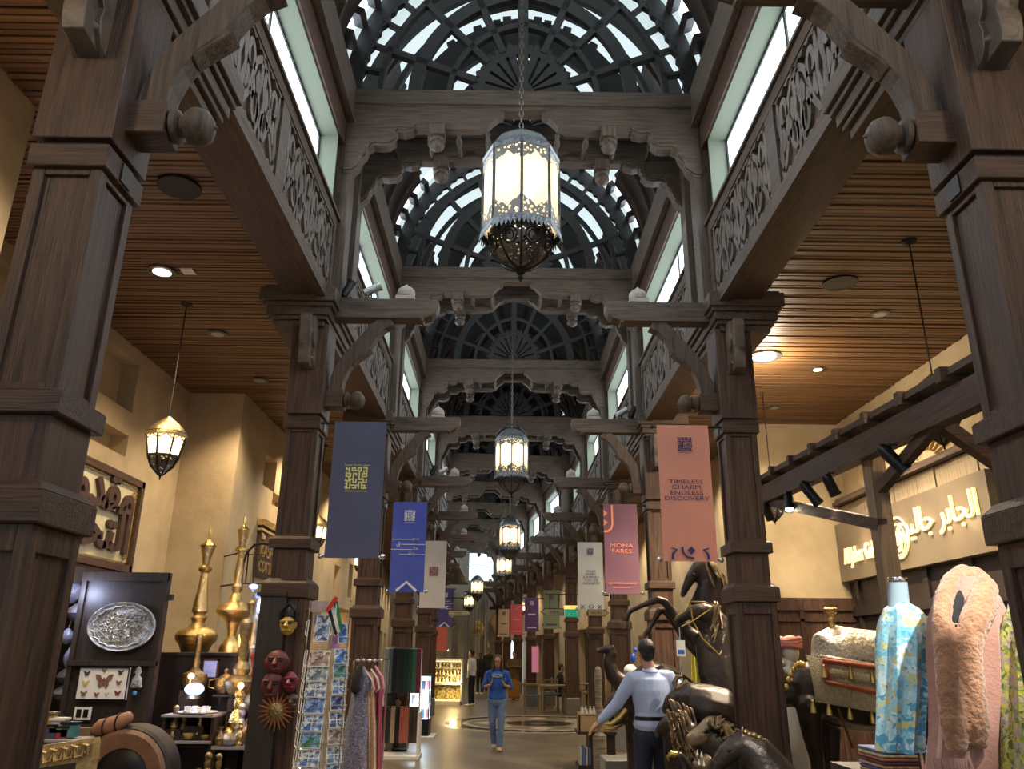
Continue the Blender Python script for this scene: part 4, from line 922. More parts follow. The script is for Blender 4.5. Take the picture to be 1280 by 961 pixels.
# hanging bells, masks and oddments in the shop doorway, left of the panel
M['odd1'] = mat('pale_blue_lacquer', (0.32, 0.38, 0.5), .4, col2=(0.12, 0.13, 0.2), noise_scale=9, bump=.4, bump_scale=20); M['odd2'] = mat('dark_bronze_figure', (0.06, 0.05, 0.06), .4, col2=(0.18, 0.17, 0.2), noise_scale=9, bump=.4)
for (px, py, sx, sz, m_, lb, nm) in ((92, 738, .14, .17, 'odd2', 'dark feathered ornament topmost in the shop doorway', 'ornament'), (98, 765, .16, .13, 'odd2', 'rounded grey ornament below the feathered one', 'ornament'), (84, 795, .10, .10, 'odd1', 'pale blue domed ornament in the shop doorway', 'ornament'),
        (86, 822, .07, .13, 'odd1', 'long striped hanging ornament beside the black panel', 'ornament'), (82, 845, .12, .10, 'odd2', 'round dark pot beside the butterfly case', 'pot'), (78, 866, .13, .10, 'odd2', 'dark mask lowest in the shop doorway', 'mask')):
    c = at(px, py, 8.75+.08*(py % 3)); sx *= .72; sz *= .8; t = thing('shop_'+nm, lb, nm, c)
    mb = MB(); mb.lathe([(.01, sz), (.4*sx, sz*.8), (sx*.9, sz*.3), (sx, -.1*sz), (sx*.7, -sz*.6), (.3*sx, -sz*.9), (.01, -sz)], 12); mb.build('body', m_, t)
    mb = MB(); mb.tube([(0, 0, sz*.9), (.01, 0, sz+.08)], .008); mb.ball((sx*.4, -sx*.7, 0), sx*.2, 8, 6); mb.ball((-sx*.4, -sx*.7, 0), sx*.2, 8, 6); mb.build('fitting', 'old_brass', t)
light('POINT', (-4.4, 8.4, 2.2), 9, (.55, .65, 1.0), .06, name='blue_shop_light')
light('SPOT', (-3.3, 6.4, 3.3), 30, (0.85, 0.9, 1.0), .05, target=(-3.8, 8.6, 1.7), spot=50, name='display_spot')
# ---------------------------------------------------------------- organic surfaces: lofted limbs fused by a voxel remesh
def loft(mb, secs, side=(1, 0, 0), n=14, cap=True):
    """secs: (x, y, z, ra, rb): ellipse ra across `side`, rb the other way, swept along the path"""
    side = Vector(side); m = len(secs); vs = []; fs = []
    P = [Vector(q[:3]) for q in secs]; rr = [(q[3], q[4] if len(q) > 4 else q[3]) for q in secs]
    if cap:
        d0 = (P[0]-P[1]).normalized(); d1 = (P[-1]-P[-2]).normalized()
        P = [P[0]+d0*min(rr[0])*.75, P[0]+d0*min(rr[0])*.45]+P+[P[-1]+d1*min(rr[-1])*.45, P[-1]+d1*min(rr[-1])*.75]
        rr = [tuple(v*.3 for v in rr[0]), tuple(v*.8 for v in rr[0])]+rr+[tuple(v*.8 for v in rr[-1]), tuple(v*.3 for v in rr[-1])]
    m = len(P)
    for i in range(m):
        d = (P[min(i+1, m-1)]-P[max(i-1, 0)]).normalized(); u = side-d*side.dot(d)
        if u.length < .2: u = Vector((0, 1, 0))-d*d.y
        u.normalize(); w = d.cross(u)
        for k in range(n):
            a = 2*PI*k/n; vs.append(tuple(P[i]+u*math.cos(a)*rr[i][0]+w*math.sin(a)*rr[i][1]))
    for i in range(m-1):
        for k in range(n): fs.append((i*n+k, i*n+(k+1) % n, (i+1)*n+(k+1) % n, (i+1)*n+k))
    fs.append(tuple(range(n-1, -1, -1))); fs.append(tuple((m-1)*n+k for k in range(n)))
    return mb.add(vs, fs, True)
def organic(mb, name, material, parent, voxel=.012, smooth=4, world=False, label=None):
    o = mb.build(name, material, parent, world=world, label=label, recalc=True)
    r = o.modifiers.new('fuse', 'REMESH'); r.mode = 'VOXEL'; r.voxel_size = voxel; r.use_smooth_shade = True
    s = o.modifiers.new('soften', 'SMOOTH'); s.factor = .5; s.iterations = smooth
    return o
M['skin'] = mat('skin_tan', (0.42, 0.22, 0.14), .5); M['skin_d'] = mat('skin_brown', (0.20, 0.10, 0.06), .5); M['hair'] = mat('dark_hair', (0.012, 0.009, 0.008), .45, bump=.5, bump_scale=80); M['hair_b'] = mat('brown_hair', (0.07, 0.035, 0.02), .5, bump=.5, bump_scale=60)
def human(name_label, loc, rz, H=1.75, pose=None, top=None, bottom=None, skin='skin', hair='hair', long_hair=False, female=False, shoes=None, sleeve=1.0, vox=.012, skirt=False, coat=False, belt=None, extra=None):
    """standing figure facing +y at rz = 0; all joints in metres for a 1.75 m body"""
    J = dict(pelvis=(0, 0, .96), waist=(0, .01, 1.08), chest=(0, 0, 1.28), neck=(0, -.01, 1.46), head=(0, .02, 1.62), sl=(-.185, 0, 1.41), el=(-.235, -.02, 1.13), wl=(-.25, .04, .88), sr=(.185, 0, 1.41), er=(.235, -.02, 1.13), wr=(.25, .04, .88),
             hl=(-.095, 0, .93), kl=(-.10, .02, .51), al=(-.105, -.01, .09), hr=(.095, 0, .93), kr=(.10, .02, .51), ar=(.105, -.01, .09), fl=(0, 1), fr=(0, 1), hdl=(0, .3, -1), hdr=(0, .3, -1))
    J.update(pose or {}); V = {k: Vector(v) for k, v in J.items() if len(v) == 3}
    sh = .92 if female else 1.0
    t = thing('person', name_label, 'person', loc, rz); k = H/1.75; t.scale = (k, k, k)
    mb = MB(); he = V['head']; nk = V['neck']
    loft(mb, [(*V['pelvis'], .15, .105), (*V['waist'], .13*sh, .09), (*V['chest'], .165*sh, .105), (*(V['chest'].lerp(nk, .7)), .15*sh, .08), (*nk, .06, .055), (*nk.lerp(he, .5), .055, .055)])
    # head: skull, jaw, nose, brow, lips, ears
    mb.ball(tuple(he+Vector((0, -.005, .035))), .098, 16, 10, (.80, .98, 1.0)); mb.ball(tuple(he+Vector((0, .03, -.045))), .07, 12, 8, (.80, .85, 1.05)); loft(mb, [(*(he+Vector((0, .098, .02))), .008), (*(he+Vector((0, .112, -.008))), .013), (*(he+Vector((0, .10, -.018))), .012)], n=8)
    mb.ball(tuple(he+Vector((0, .088, .035))), .02, 8, 6, (2.2, .6, .5)); mb.ball(tuple(he+Vector((0, .09, -.05))), .014, 8, 6, (1.6, .6, .7))
    for sx in (-1, 1): mb.ball(tuple(he+Vector((sx*.079, 0, .0))), .024, 8, 6, (.4, .7, 1.2))
    for s_, sg in (('l', -1), ('r', 1)):
        S_, E_2, W_ = V['s'+s_], V['e'+s_], V['w'+s_]
        loft(mb, [(*S_, .052), (*S_.lerp(E_2, .5), .045), (*E_2, .037), (*E_2.lerp(W_, .35), .038), (*W_, .025)], n=10)
        d = V['hd'+s_].normalized(); u = Vector((0, 1, 0)) if abs(d.y) < .8 else Vector((0, 0, 1)); u = (u-d*u.dot(d)).normalized(); w = d.cross(u)
        pc = W_+d*.045; loft(mb, [(*W_, .024), (*pc, .040, .017), (*(W_+d*.09), .042, .015)], side=u, n=10)
        for f in range(4):
            b0 = W_+d*.09+u*(.030-.02*f); L = (.072, .08, .075, .06)[f]; c1 = b0+d*L*.5+w*sg*-.006; c2 = b0+d*L+w*sg*-.024; loft(mb, [(*b0, .0095), (*c1, .0088), (*c2, .0075)], n=6)
        b0 = W_+d*.03+u*.034; loft(mb, [(*b0, .012), (*(b0+d*.035+u*.022), .011), (*(b0+d*.07+u*.026), .009)], n=6)
        Hh, Kk, Aa = V['h'+s_], V['k'+s_], V['a'+s_]; ft = Vector((*J['f'+s_], 0))
        loft(mb, [(*Hh, .085), (*Hh.lerp(Kk, .5), .070), (*Kk, .052), (*Kk.lerp(Aa, .3), .054), (*Aa, .036)], n=10); loft(mb, [(*(Aa-ft*.04-Vector((0, 0, .04))), .034, .034), (*(Aa+ft*.07-Vector((0, 0, .05))), .042, .026), (*(Aa+ft*.15-Vector((0, 0, .06))), .036, .018)], n=8)
    organic(mb, 'body', skin, t, vox)
    for sx in (-1, 1): mb = MB(); mb.ball(tuple(he+Vector((sx*.03, .086, .012))), .011, 8, 6, (1.2, .6, .7)); mb.build('eye', 'hair', t)
    mb = MB(); mb.ball(tuple(he+Vector((0, -.02, .055))), .102, 14, 10, (.84, 1.0, .92))
    if long_hair:
        for sx in (-1, 1): loft(mb, [(*(he+Vector((sx*.055, .015, .08))), .045, .04), (*(he+Vector((sx*.08, .0, -.02))), .04, .05), (*(he+Vector((sx*.085, .01, -.13))), .035, .045), (*(he+Vector((sx*.08, .02, -.2))), .02, .03)], n=8)
        loft(mb, [(*(he+Vector((0, -.06, .05))), .08, .05), (*(he+Vector((0, -.08, -.1))), .09, .04), (*(he+Vector((0, -.07, -.19))), .07, .03)], n=10)
    else: mb.ball(tuple(he+Vector((0, -.045, .0))), .078, 12, 8, (.9, .8, .95))
    organic(mb, 'hair', hair, t, .014)
    if top:
        mb = MB(); g = .022
        secs = [(*(V['pelvis']+Vector((0, 0, (-.28 if coat else -.0)))), .165+g*(1.6 if coat else 1), .12+g), (*V['waist'], .14*sh+g*1.5, .10+g), (*V['chest'], .175*sh+g, .115+g), (*(V['chest'].lerp(nk, .65)), .165*sh+g*.5, .085+g), (*nk.lerp(V['chest'], .20), .115, .082), (*nk.lerp(V['chest'], .06), .074, .070), (*nk.lerp(V['head'], .10), .064, .062)]
        loft(mb, secs, n=18)
        for s_ in 'lr':
            S_, E_2, W_ = V['s'+s_], V['e'+s_], V['w'+s_]; pts = [(*S_.lerp(nk, .45), .055), (*S_, .060 if female else .075), (*S_.lerp(E_2, .5), .055 if female else .066)]
            if sleeve > .4: pts += [(*E_2, .058)]
            if sleeve > .8: pts += [(*E_2.lerp(W_, .5), .050), (*E_2.lerp(W_, sleeve*.95), .040)]
            loft(mb, pts, n=12)
        organic(mb, 'shirt' if not coat else 'coat', top, t, vox*1.2, smooth=5)
        mb = MB(); mb.tube([(nk.x+.066*math.cos(q), nk.y+.004+.064*math.sin(q), nk.z+.015+.012*math.sin(q)) for q in [2*PI*i/16 for i in range(16)]], .014, 6, closed=True); mb.build('collar', top, t)
    if bottom:
        mb = MB(); loft(mb, [(*(V['pelvis']+Vector((0, 0, .07))), .150, .112), (*V['pelvis'], .168, .125), (*(V['pelvis']-Vector((0, 0, .10))), .165, .13)], n=16)
        if skirt: loft(mb, [(*(V['pelvis']-Vector((0, 0, .05))), .175, .13), (*V['pelvis'].lerp(Vector((V['pelvis'].x, V['pelvis'].y, 0)), .5), .20, .16), (V['pelvis'].x, V['pelvis'].y, .12, .23, .19)], n=18)
        else:
            for s_ in 'lr':
                Hh, Kk, Aa = V['h'+s_], V['k'+s_], V['a'+s_]; loft(mb, [(*(Hh-Vector((0, 0, .02))), .098), (*Hh.lerp(Kk, .5), .088), (*Kk, .072), (*Kk.lerp(Aa, .5), .066), (*(Aa+Vector((0, 0, .0))), .062)], n=12)
        organic(mb, 'trousers' if not skirt else 'skirt', bottom, t, vox*1.2, smooth=4)
    if belt:
        w_ = V['pelvis']+Vector((0, 0, .075)); mb = MB()
        vs = []
        for z_ in (-.018, .018):
            for i in range(20): q = 2*PI*i/20; vs.append((w_.x+.176*math.cos(q), w_.y+.134*math.sin(q), w_.z+z_))
        mb.add(vs, [(i, (i+1) % 20, 20+(i+1) % 20, 20+i) for i in range(20)], True); mb.build('belt', belt, t)
    if shoes:
        for s_ in 'lr':
            Aa = V['a'+s_]; ft = Vector((*J['f'+s_], 0)); mb = MB(); loft(mb, [(*(Aa-ft*.05-Vector((0, 0, .045))), .042, .042), (*(Aa+ft*.05-Vector((0, 0, .05))), .050, .038), (*(Aa+ft*.14-Vector((0, 0, .06))), .046, .028), (*(Aa+ft*.19-Vector((0, 0, .065))), .030, .02)], n=10); mb.build('shoe', shoes, t)
    if extra: extra(t, V)
    return t
M['shirt_blue'] = mat('pale_blue_shirt', (0.36, 0.44, 0.66), .8, col2=(0.44, 0.52, 0.74), noise_scale=4, bump=.6, bump_scale=9, stretch=(1, 1, .5)); M['navy_trouser'] = mat('navy_trousers', (0.018, 0.022, 0.045), .8, bump=.5, bump_scale=8)
M['blue_sweater'] = mat('cobalt_knit', (0.02, 0.09, 0.42), .85, col2=(0.04, 0.15, 0.55), noise_scale=12, bump=.4, bump_scale=60); M['jeans'] = mat('blue_denim', (0.09, 0.16, 0.34), .85, col2=(0.20, 0.30, 0.50), noise_scale=5, bump=.4, bump_scale=60)
M['leather'] = mat('black_leather', (0.012, 0.01, 0.01), .35); M['white_cloth'] = mat('off_white_cloth', (0.62, 0.62, 0.60), .85, bump=.4, bump_scale=10); M['black_cloth'] = mat('black_cloth', (0.012, 0.012, 0.014), .85, bump=.4, bump_scale=10)
M['olive'] = mat('dark_olive_knit', (0.028, 0.038, 0.02), .9, bump=.3, bump_scale=30); M['brown_coat'] = mat('brown_patterned_coat', (0.05, 0.028, 0.012), .9, col2=(0.18, 0.11, 0.05), noise_scale=26, bump=.3); M['ochre'] = mat('ochre_trousers', (0.30, 0.14, 0.02), .9, bump=.4, bump_scale=10)
# man in a pale blue shirt walking away, one hand on his hip
def watch(t, V): mb = MB(); mb.tube([tuple(V['wl']+Vector((.03*math.cos(q), .03*math.sin(q)*.7, .01*math.cos(q)))) for q in [i*PI/5 for i in range(10)]], .007, 5, closed=True); mb.build('wristwatch', 'chrome', t)
human('man in a pale blue shirt and navy trousers seen from behind, hand on hip', (1.43, 8.15, 0), math.radians(14), 1.77,
      dict(pelvis=(.0, 0, .98), waist=(.01, 0, 1.10), chest=(.0, .0, 1.30), head=(-.02, .03, 1.625), sl=(-.19, 0, 1.40), el=(-.33, .06, 1.17), wl=(-.47, .14, 1.02), sr=(.185, 0, 1.415), er=(.36, -.07, 1.22), wr=(.20, -.02, 1.05), hdl=(-.7, .4, -.7), hdr=(-.8, .15, -.5),
           kl=(-.11, .0, .51), al=(-.13, -.12, .10), kr=(.10, .06, .51), ar=(.11, .10, .09)), 'shirt_blue', 'navy_trouser', 'skin', 'hair', shoes='leather', vox=.008, belt='leather', extra=watch)
# woman in a blue sweater walking towards the viewer
def straps(t, V):
    for sx in (-1, 1): mb = MB(); mb.tube([(sx*.13, -.02, 1.42), (sx*.125, .10, 1.38), (sx*.11, .155, 1.22), (sx*.10, .16, 1.16)], .012, 6); mb.build('bag_strap', 'leather', t)
    mb = MB(); mb.tube([(.02*math.cos(q)*0+.10*math.cos(q), .135+.01*math.sin(q), 1.36+.02*math.sin(q)) for q in [i*PI/6 for i in range(12)]], .012, 5, closed=True); mb.build('pale_print', 'white_cloth', t)
human('woman in a bright blue sweater and jeans walking towards the viewer', (-.10, 15.3, 0), PI, 1.60,
      dict(er=(.27, -.04, 1.14), wr=(.13, .17, 1.19), el=(-.27, -.04, 1.14), wl=(-.13, .17, 1.19), hdr=(-.3, .3, .8), hdl=(.3, .3, .8), kl=(-.08, .06, .50), al=(-.06, .06, .09), kr=(.09, .0, .51), ar=(.05, -.14, .12)), 'blue_sweater', 'jeans', 'skin', 'hair_b', long_hair=True, female=True, shoes=mat('beige_shoes', (0.45, 0.30, 0.2), .6), sleeve=.75, extra=straps, vox=.011)
human('person in a white jacket and black trousers standing at the yellow kiosk', (-1.02, 27.4, 0), math.radians(70), 1.72, None, 'white_cloth', 'black_cloth', 'skin_d', 'hair', shoes='white', coat=False, vox=.016)
human('man in a dark olive jumper facing the viewer, between white jacket and woman', (-.62, 37.0, 0), PI, 1.82, None, 'olive', 'black_cloth', 'skin', 'hair', shoes='leather', vox=.018)
human('dark-clothed person partly hidden behind the white jacket', (-.95, 35.0, 0), PI*.9, 1.62, None, 'black_cloth', 'black_cloth', 'skin_d', 'hair', shoes='white', vox=.018)
human('person in a brown patterned coat and wide ochre trousers reading a phone', (.42, 31.0, 0), PI*.95, 1.70, dict(er=(.26, .0, 1.15), wr=(.06, .22, 1.18), el=(-.26, .0, 1.15), wl=(-.06, .22, 1.18), hdr=(-.6, .5, .3), hdl=(.6, .5, .3), head=(0, .05, 1.60)), 'brown_coat', 'ochre', 'skin', 'hair', shoes='white', coat=True, skirt=True, vox=.018)
SIT = dict(hl=(-.10, 0, .52), hr=(.10, 0, .52), pelvis=(0, 0, .55), waist=(0, .0, .67), chest=(0, .03, .88), neck=(0, .05, 1.06), head=(0, .08, 1.21), sl=(-.18, .03, 1.0), sr=(.18, .03, 1.0), el=(-.24, .08, .74), er=(.24, .08, .74), wl=(-.16, .32, .76), wr=(.16, .32, .76), kl=(-.12, .42, .52), kr=(.12, .42, .52), al=(-.12, .42, .09), ar=(.12, .46, .09), hdl=(.3, 1, 0), hdr=(-.3, 1, 0))
human('person in black seated at the near cafe table on the right', (1.75, 26.2, 0), -PI/2, 1.72, SIT, 'black_cloth', 'black_cloth', 'skin', 'hair', shoes='white', vox=.018)
human('person in a pinkish top seated across the cafe table', (2.85, 26.0, 0), PI/2, 1.70, SIT, mat('pinkish_top', (0.35, 0.17, 0.12), .8), mat('beige_trousers', (0.38, 0.27, 0.18), .8), 'skin', 'hair_b', shoes='white', vox=.018)
human('person behind the scarf rack of whom only dark legs show', (-1.95, 14.9, 0), math.radians(-70), 1.72, dict(kl=(-.1, .12, .5), al=(-.1, .14, .09), kr=(.1, -.08, .5), ar=(.1, -.25, .12)), 'black_cloth', 'black_cloth', 'skin_d', 'hair', shoes='leather', vox=.014)

# ---------------------------------------------------------------- bronze animals on the right
M['bronze'] = mat('dark_patinated_bronze', (0.014, 0.011, 0.010), .30, metal=.55, col2=(0.05, 0.036, 0.028), noise_scale=3, bump=.35, bump_scale=18, rough2=.42)
_nt = M['bronze'].node_tree; _N = _nt.nodes; _g = _N.new('ShaderNodeNewGeometry'); _r = _N.new('ShaderNodeMapRange'); _r.inputs[1].default_value = .525; _r.inputs[2].default_value = .62; _nt.links.new(_g.outputs['Pointiness'], _r.inputs[0])
_m = _N.new('ShaderNodeMix'); _m.data_type = 'RGBA'; _nt.links.new(_r.outputs[0], _m.inputs[0]); _nt.links.new(_N['Principled BSDF'].inputs['Base Color'].links[0].from_socket, _m.inputs[6]); _m.inputs[7].default_value = (.36, .25, .13, 1); _nt.links.new(_m.outputs[2], _N['Principled BSDF'].inputs['Base Color'])   # gilding worn through on ridges
M['bronze_mid'] = mat('rubbed_lit_bronze', (0.09, 0.065, 0.04), .33, metal=.6, col2=(0.30, 0.21, 0.12), noise_scale=7, bump=.4, bump_scale=22)  # lightened beyond its rubbed tone so the lion's muzzle looks lit
M['bronze_hi'] = mat('gold_rubbed_bronze', (0.10, 0.07, 0.035), .35, metal=.75, col2=(0.34, 0.24, 0.12), noise_scale=8, bump=.4, bump_scale=25)
M['rein'] = mat('gilded_bridle', (0.50, 0.34, 0.10), .35, metal=.8)
def A(px, py, Y, r, r2=None): v = at(px, py, Y); return (v.x, v.y, max(v.z, .06), r, r if r2 is None else r2)
YS = (0, 1, 0)
def beast(nm, label, cat, base, chains, vox=.014, extra=None, sm=4):
    t = thing(nm, label, cat, base); mb = MB()
    for ch in chains: loft(mb, ch, side=YS)
    organic(mb, 'body', 'bronze', t, vox, sm, world=True)
    if extra: extra(t)
    return t
def locks(t, starts, name='mane', m='bronze', dy=.05, r=.022, vary=.012, n=3, sd=1):
    """overlapping curled locks"""
    random.seed(sd); mb = MB()
    for (a, b) in starts:
        a, b = Vector(a[:3]), Vector(b[:3])
        for k in range(n):
            o = Vector((random.uniform(-vary, vary), random.uniform(-dy, dy), random.uniform(-vary, vary))); c = a.lerp(b, .5)+o+Vector((0, 0, .02+random.uniform(-.01, .02)))
            mb.tube([a+o, a.lerp(c, .5)+o*.5+Vector((0, 0, .012)), c, c.lerp(b, .55), b+o*1.4], [r*.8, r, r, r*.7, .004], 6)
    return mb.build(name, m, t, world=True)
# 1 rearing horse, head level, forelegs pawing
Y = 8.6
def ex1(t):
    mb = MB()
    for q in ([(845, 770), (856, 764), (862, 752)], [(852, 783), (866, 776), (884, 764), (893, 757)], [(862, 752), (866, 776), (878, 798), (893, 812), (912, 832)], [(893, 757), (880, 752), (862, 752)]):
        mb.tube([tuple(at(x, y, Y-.115)) for x, y in q], .008, 5)
    mb.build('bridle', 'rein', t, world=True)
    locks(t, [(A(898, 757, Y-.05, 0), A(889, 790, Y-.09, 0)), (A(903, 765, Y-.05, 0), A(893, 800, Y-.1, 0)), (A(907, 775, Y-.05, 0), A(896, 812, Y-.1, 0)), (A(909, 788, Y-.05, 0), A(902, 820, Y-.1, 0)), (A(896, 754, Y, 0), A(903, 785, Y-.12, 0))], n=4, r=.015, vary=.02, m='bronze_mid')
    mb = MB()
    for px, py, dx in ((781, 782, 0), (803, 800, 0)): mb.lathe([(.035, 0), (.045, .03), (.05, .07)], 10, c=tuple(at(px, py+3, Y+(.16 if px < 790 else .40))), axis='z')
    mb.build('hoof', 'bronze', t, world=True)
beast('horse_statue', 'tall rearing bronze horse with gilded bridle and bent forelegs', 'statue', (2.3, Y, 0), [
    [A(845, 776, Y, .034, .038), A(851, 773, Y, .040, .045), A(861, 768, Y, .048, .055), A(872, 766, Y, .066, .085), A(884, 767, Y, .075, .10), A(893, 768, Y, .07, .10)],
    [A(890, 766, Y, .08, .09), A(900, 785, Y, .10, .15), A(902, 812, Y, .12, .20), A(903, 838, Y, .15, .24), A(910, 866, Y, .19, .29), A(925, 892, Y, .22, .33), A(945, 930, Y, .22, .34), A(955, 965, Y, .2, .3)],
    [A(880, 795, Y, .07, .09), A(884, 818, Y, .10, .12), A(892, 842, Y, .13, .16)],
    [A(888, 812, Y+.06, .11, .12), A(860, 790, Y+.14, .065, .07), A(841, 767, Y+.16, .05), A(831, 752, Y+.16, .045), A(822, 749, Y+.16, .045), A(804, 756, Y+.16, .028), A(787, 764, Y+.16, .027), A(783, 772, Y+.16, .036), A(780, 780, Y+.16, .03)],
    [A(888, 822, Y+.22, .12, .12), A(860, 802, Y+.36, .06, .06), A(841, 774, Y+.40, .048), A(832, 763, Y+.40, .045), A(825, 762, Y+.40, .042), A(815, 780, Y+.40, .028), A(806, 794, Y+.40, .03), A(803, 802, Y+.40, .028)],
    [A(893, 764, Y-.04, .018), A(896, 753, Y-.05, .012), A(899, 746, Y-.05, .006)],
    [A(880, 756, Y, .03), A(868, 758, Y, .025), A(853, 766, Y, .02)],
    [A(930, 930, Y, .13), A(936, 985, Y, .08), A(945, 1040, Y, .06), A(945, 1075, Y, .06)], [A(965, 930, Y+.2, .13), A(975, 1000, Y+.2, .08), A(975, 1065, Y+.2, .06)]], .015, ex1)
# lighter leg undersides (gold rubbed)
# 2 standing horse behind, head lowered with an open mouth
Y = 9.2
def ex2(t):
    locks(t, [(A(885, 702, Y, 0), A(897, 722, Y-.1, 0)), (A(892, 704, Y, 0), A(905, 728, Y-.1, 0)), (A(898, 712, Y, 0), A(908, 745, Y-.1, 0)), (A(878, 702, Y, 0), A(893, 735, Y-.1, 0))], m='bronze_hi', n=5, r=.018)
    for sg in (-.075,): mb = MB(); mb.ball(tuple(at(867, 718, Y-.075)), .017, 8, 6); mb.ball(tuple(at(853, 741, Y-.035)), .010, 8, 6); mb.build('eye', 'black', t, world=True)
beast('horse_statue', 'large bronze horse head and neck rising behind the salmon banner', 'statue', (2.5, Y, 0), [
    [A(853, 744, Y, .032, .034), A(857, 735, Y, .038, .045), A(863, 723, Y, .050, .065), A(872, 712, Y, .07, .09), A(882, 706, Y, .07, .09)],
    [A(861, 755, Y, .020, .020), A(867, 749, Y, .026, .026), A(875, 737, Y, .045, .05)],
    [A(880, 708, Y, .08, .10), A(889, 722, Y, .10, .16), A(892, 745, Y, .13, .22), A(892, 775, Y, .17, .28), A(905, 815, Y, .22, .34), A(935, 850, Y, .24, .34), A(980, 860, Y, .24, .32)],
    [A(878, 705, Y-.04, .018), A(881, 696, Y-.05, .008)],
    [A(905, 860, Y, .12), A(905, 940, Y, .07), A(905, 1050, Y, .05)], [A(975, 880, Y, .13), A(975, 960, Y, .08), A(975, 1050, Y, .05)]], .016, ex2)
# 3 camel
Y = 10.6
beast('camel_statue', 'dark bronze camel with a raised curved neck beside the man', 'statue', (1.6, Y, 0), [
    [A(748, 814, Y, .035, .04), A(755, 811, Y, .045, .05), A(765, 812, Y, .055, .065)], [A(765, 815, Y, .06, .07), A(761, 828, Y, .06, .08), A(766, 843, Y, .07, .10), A(778, 855, Y, .09, .13), A(795, 858, Y, .16, .2), A(815, 852, Y, .22, .28), A(840, 858, Y, .2, .24)],
    [A(815, 845, Y, .1, .1), A(818, 832, Y, .06, .06)], [A(767, 808, Y-.04, .014), A(769, 804, Y-.05, .006)],
    [A(792, 865, Y-.1, .08), A(790, 900, Y-.1, .05), A(790, 950, Y-.1, .04), A(790, 975, Y-.1, .05)], [A(838, 865, Y, .08), A(840, 905, Y, .05), A(842, 970, Y, .05)]], .016)
# 4 elephant head with gilded tusks
Y = 9.0
def ex4(t):
    for q, o in (([(783, 886), (775, 897), (763, 905), (753, 904)], -.12), ([(786, 893), (778, 904), (768, 911), (756, 911)], .1)):
        mb = MB(); mb.tube([tuple(at(x, y, Y+o)) for x, y in q], [.028, .026, .02, .006], 8); mb.build('tusk', 'rein', t, world=True)
beast('elephant_statue', 'bronze elephant with curved gilded tusks behind the man', 'statue', (1.6, Y, 0), [
    [A(786, 880, Y, .17, .2), A(800, 872, Y, .22, .26), A(825, 872, Y, .3, .34), A(850, 880, Y, .28, .3)],
    [A(778, 880, Y, .09, .09), A(767, 872, Y, .07), A(762, 880, Y, .06), A(761, 893, Y, .05), A(768, 903, Y, .045), A(779, 900, Y, .035)], [A(778, 872, Y-.1, .08, .05), A(790, 866, Y-.18, .10, .03), A(800, 880, Y-.2, .08, .03)],
    [A(795, 900, Y, .12), A(795, 960, Y, .09), A(795, 1000, Y, .10)], [A(845, 900, Y, .12), A(845, 1000, Y, .10)]], .018, ex4)
# 5 big rounded beast with gilded crest behind the lion
Y = 7.9
def ex5(t):
    for q in ([(848, 866), (851, 857), (858, 852), (863, 856), (863, 863)], [(846, 862), (843, 853), (847, 846), (853, 845)]):
        mb = MB(); mb.tube([tuple(at(x, y, Y)) for x, y in q], [.022, .026, .024, .016, .005][:len(q)], 8); mb.build('horn', 'bronze_hi', t, world=True)
    locks(t, [(A(838+5*k, 875+2*k, Y-.28, 0), A(846+5*k, 898+2*k, Y-.32, 0)) for k in range(6)], 'hair_tufts', 'bronze_mid', n=3, r=.011)
beast('ram_statue', 'bronze horned ram with a smooth rounded back above the lion', 'statue', (2.0, Y, 0), [
    [A(842, 880, Y, .10, .12), A(856, 880, Y, .20, .2), A(878, 887, Y, .27, .24), A(900, 892, Y, .26, .24), A(915, 902, Y, .2, .2)], [A(848, 872, Y, .08, .09), A(838, 878, Y, .06, .07), A(832, 888, Y, .045)],
    [A(860, 905, Y, .1), A(860, 1050, Y, .07)], [A(905, 905, Y, .1), A(905, 1055, Y, .07)]], .016, ex5)
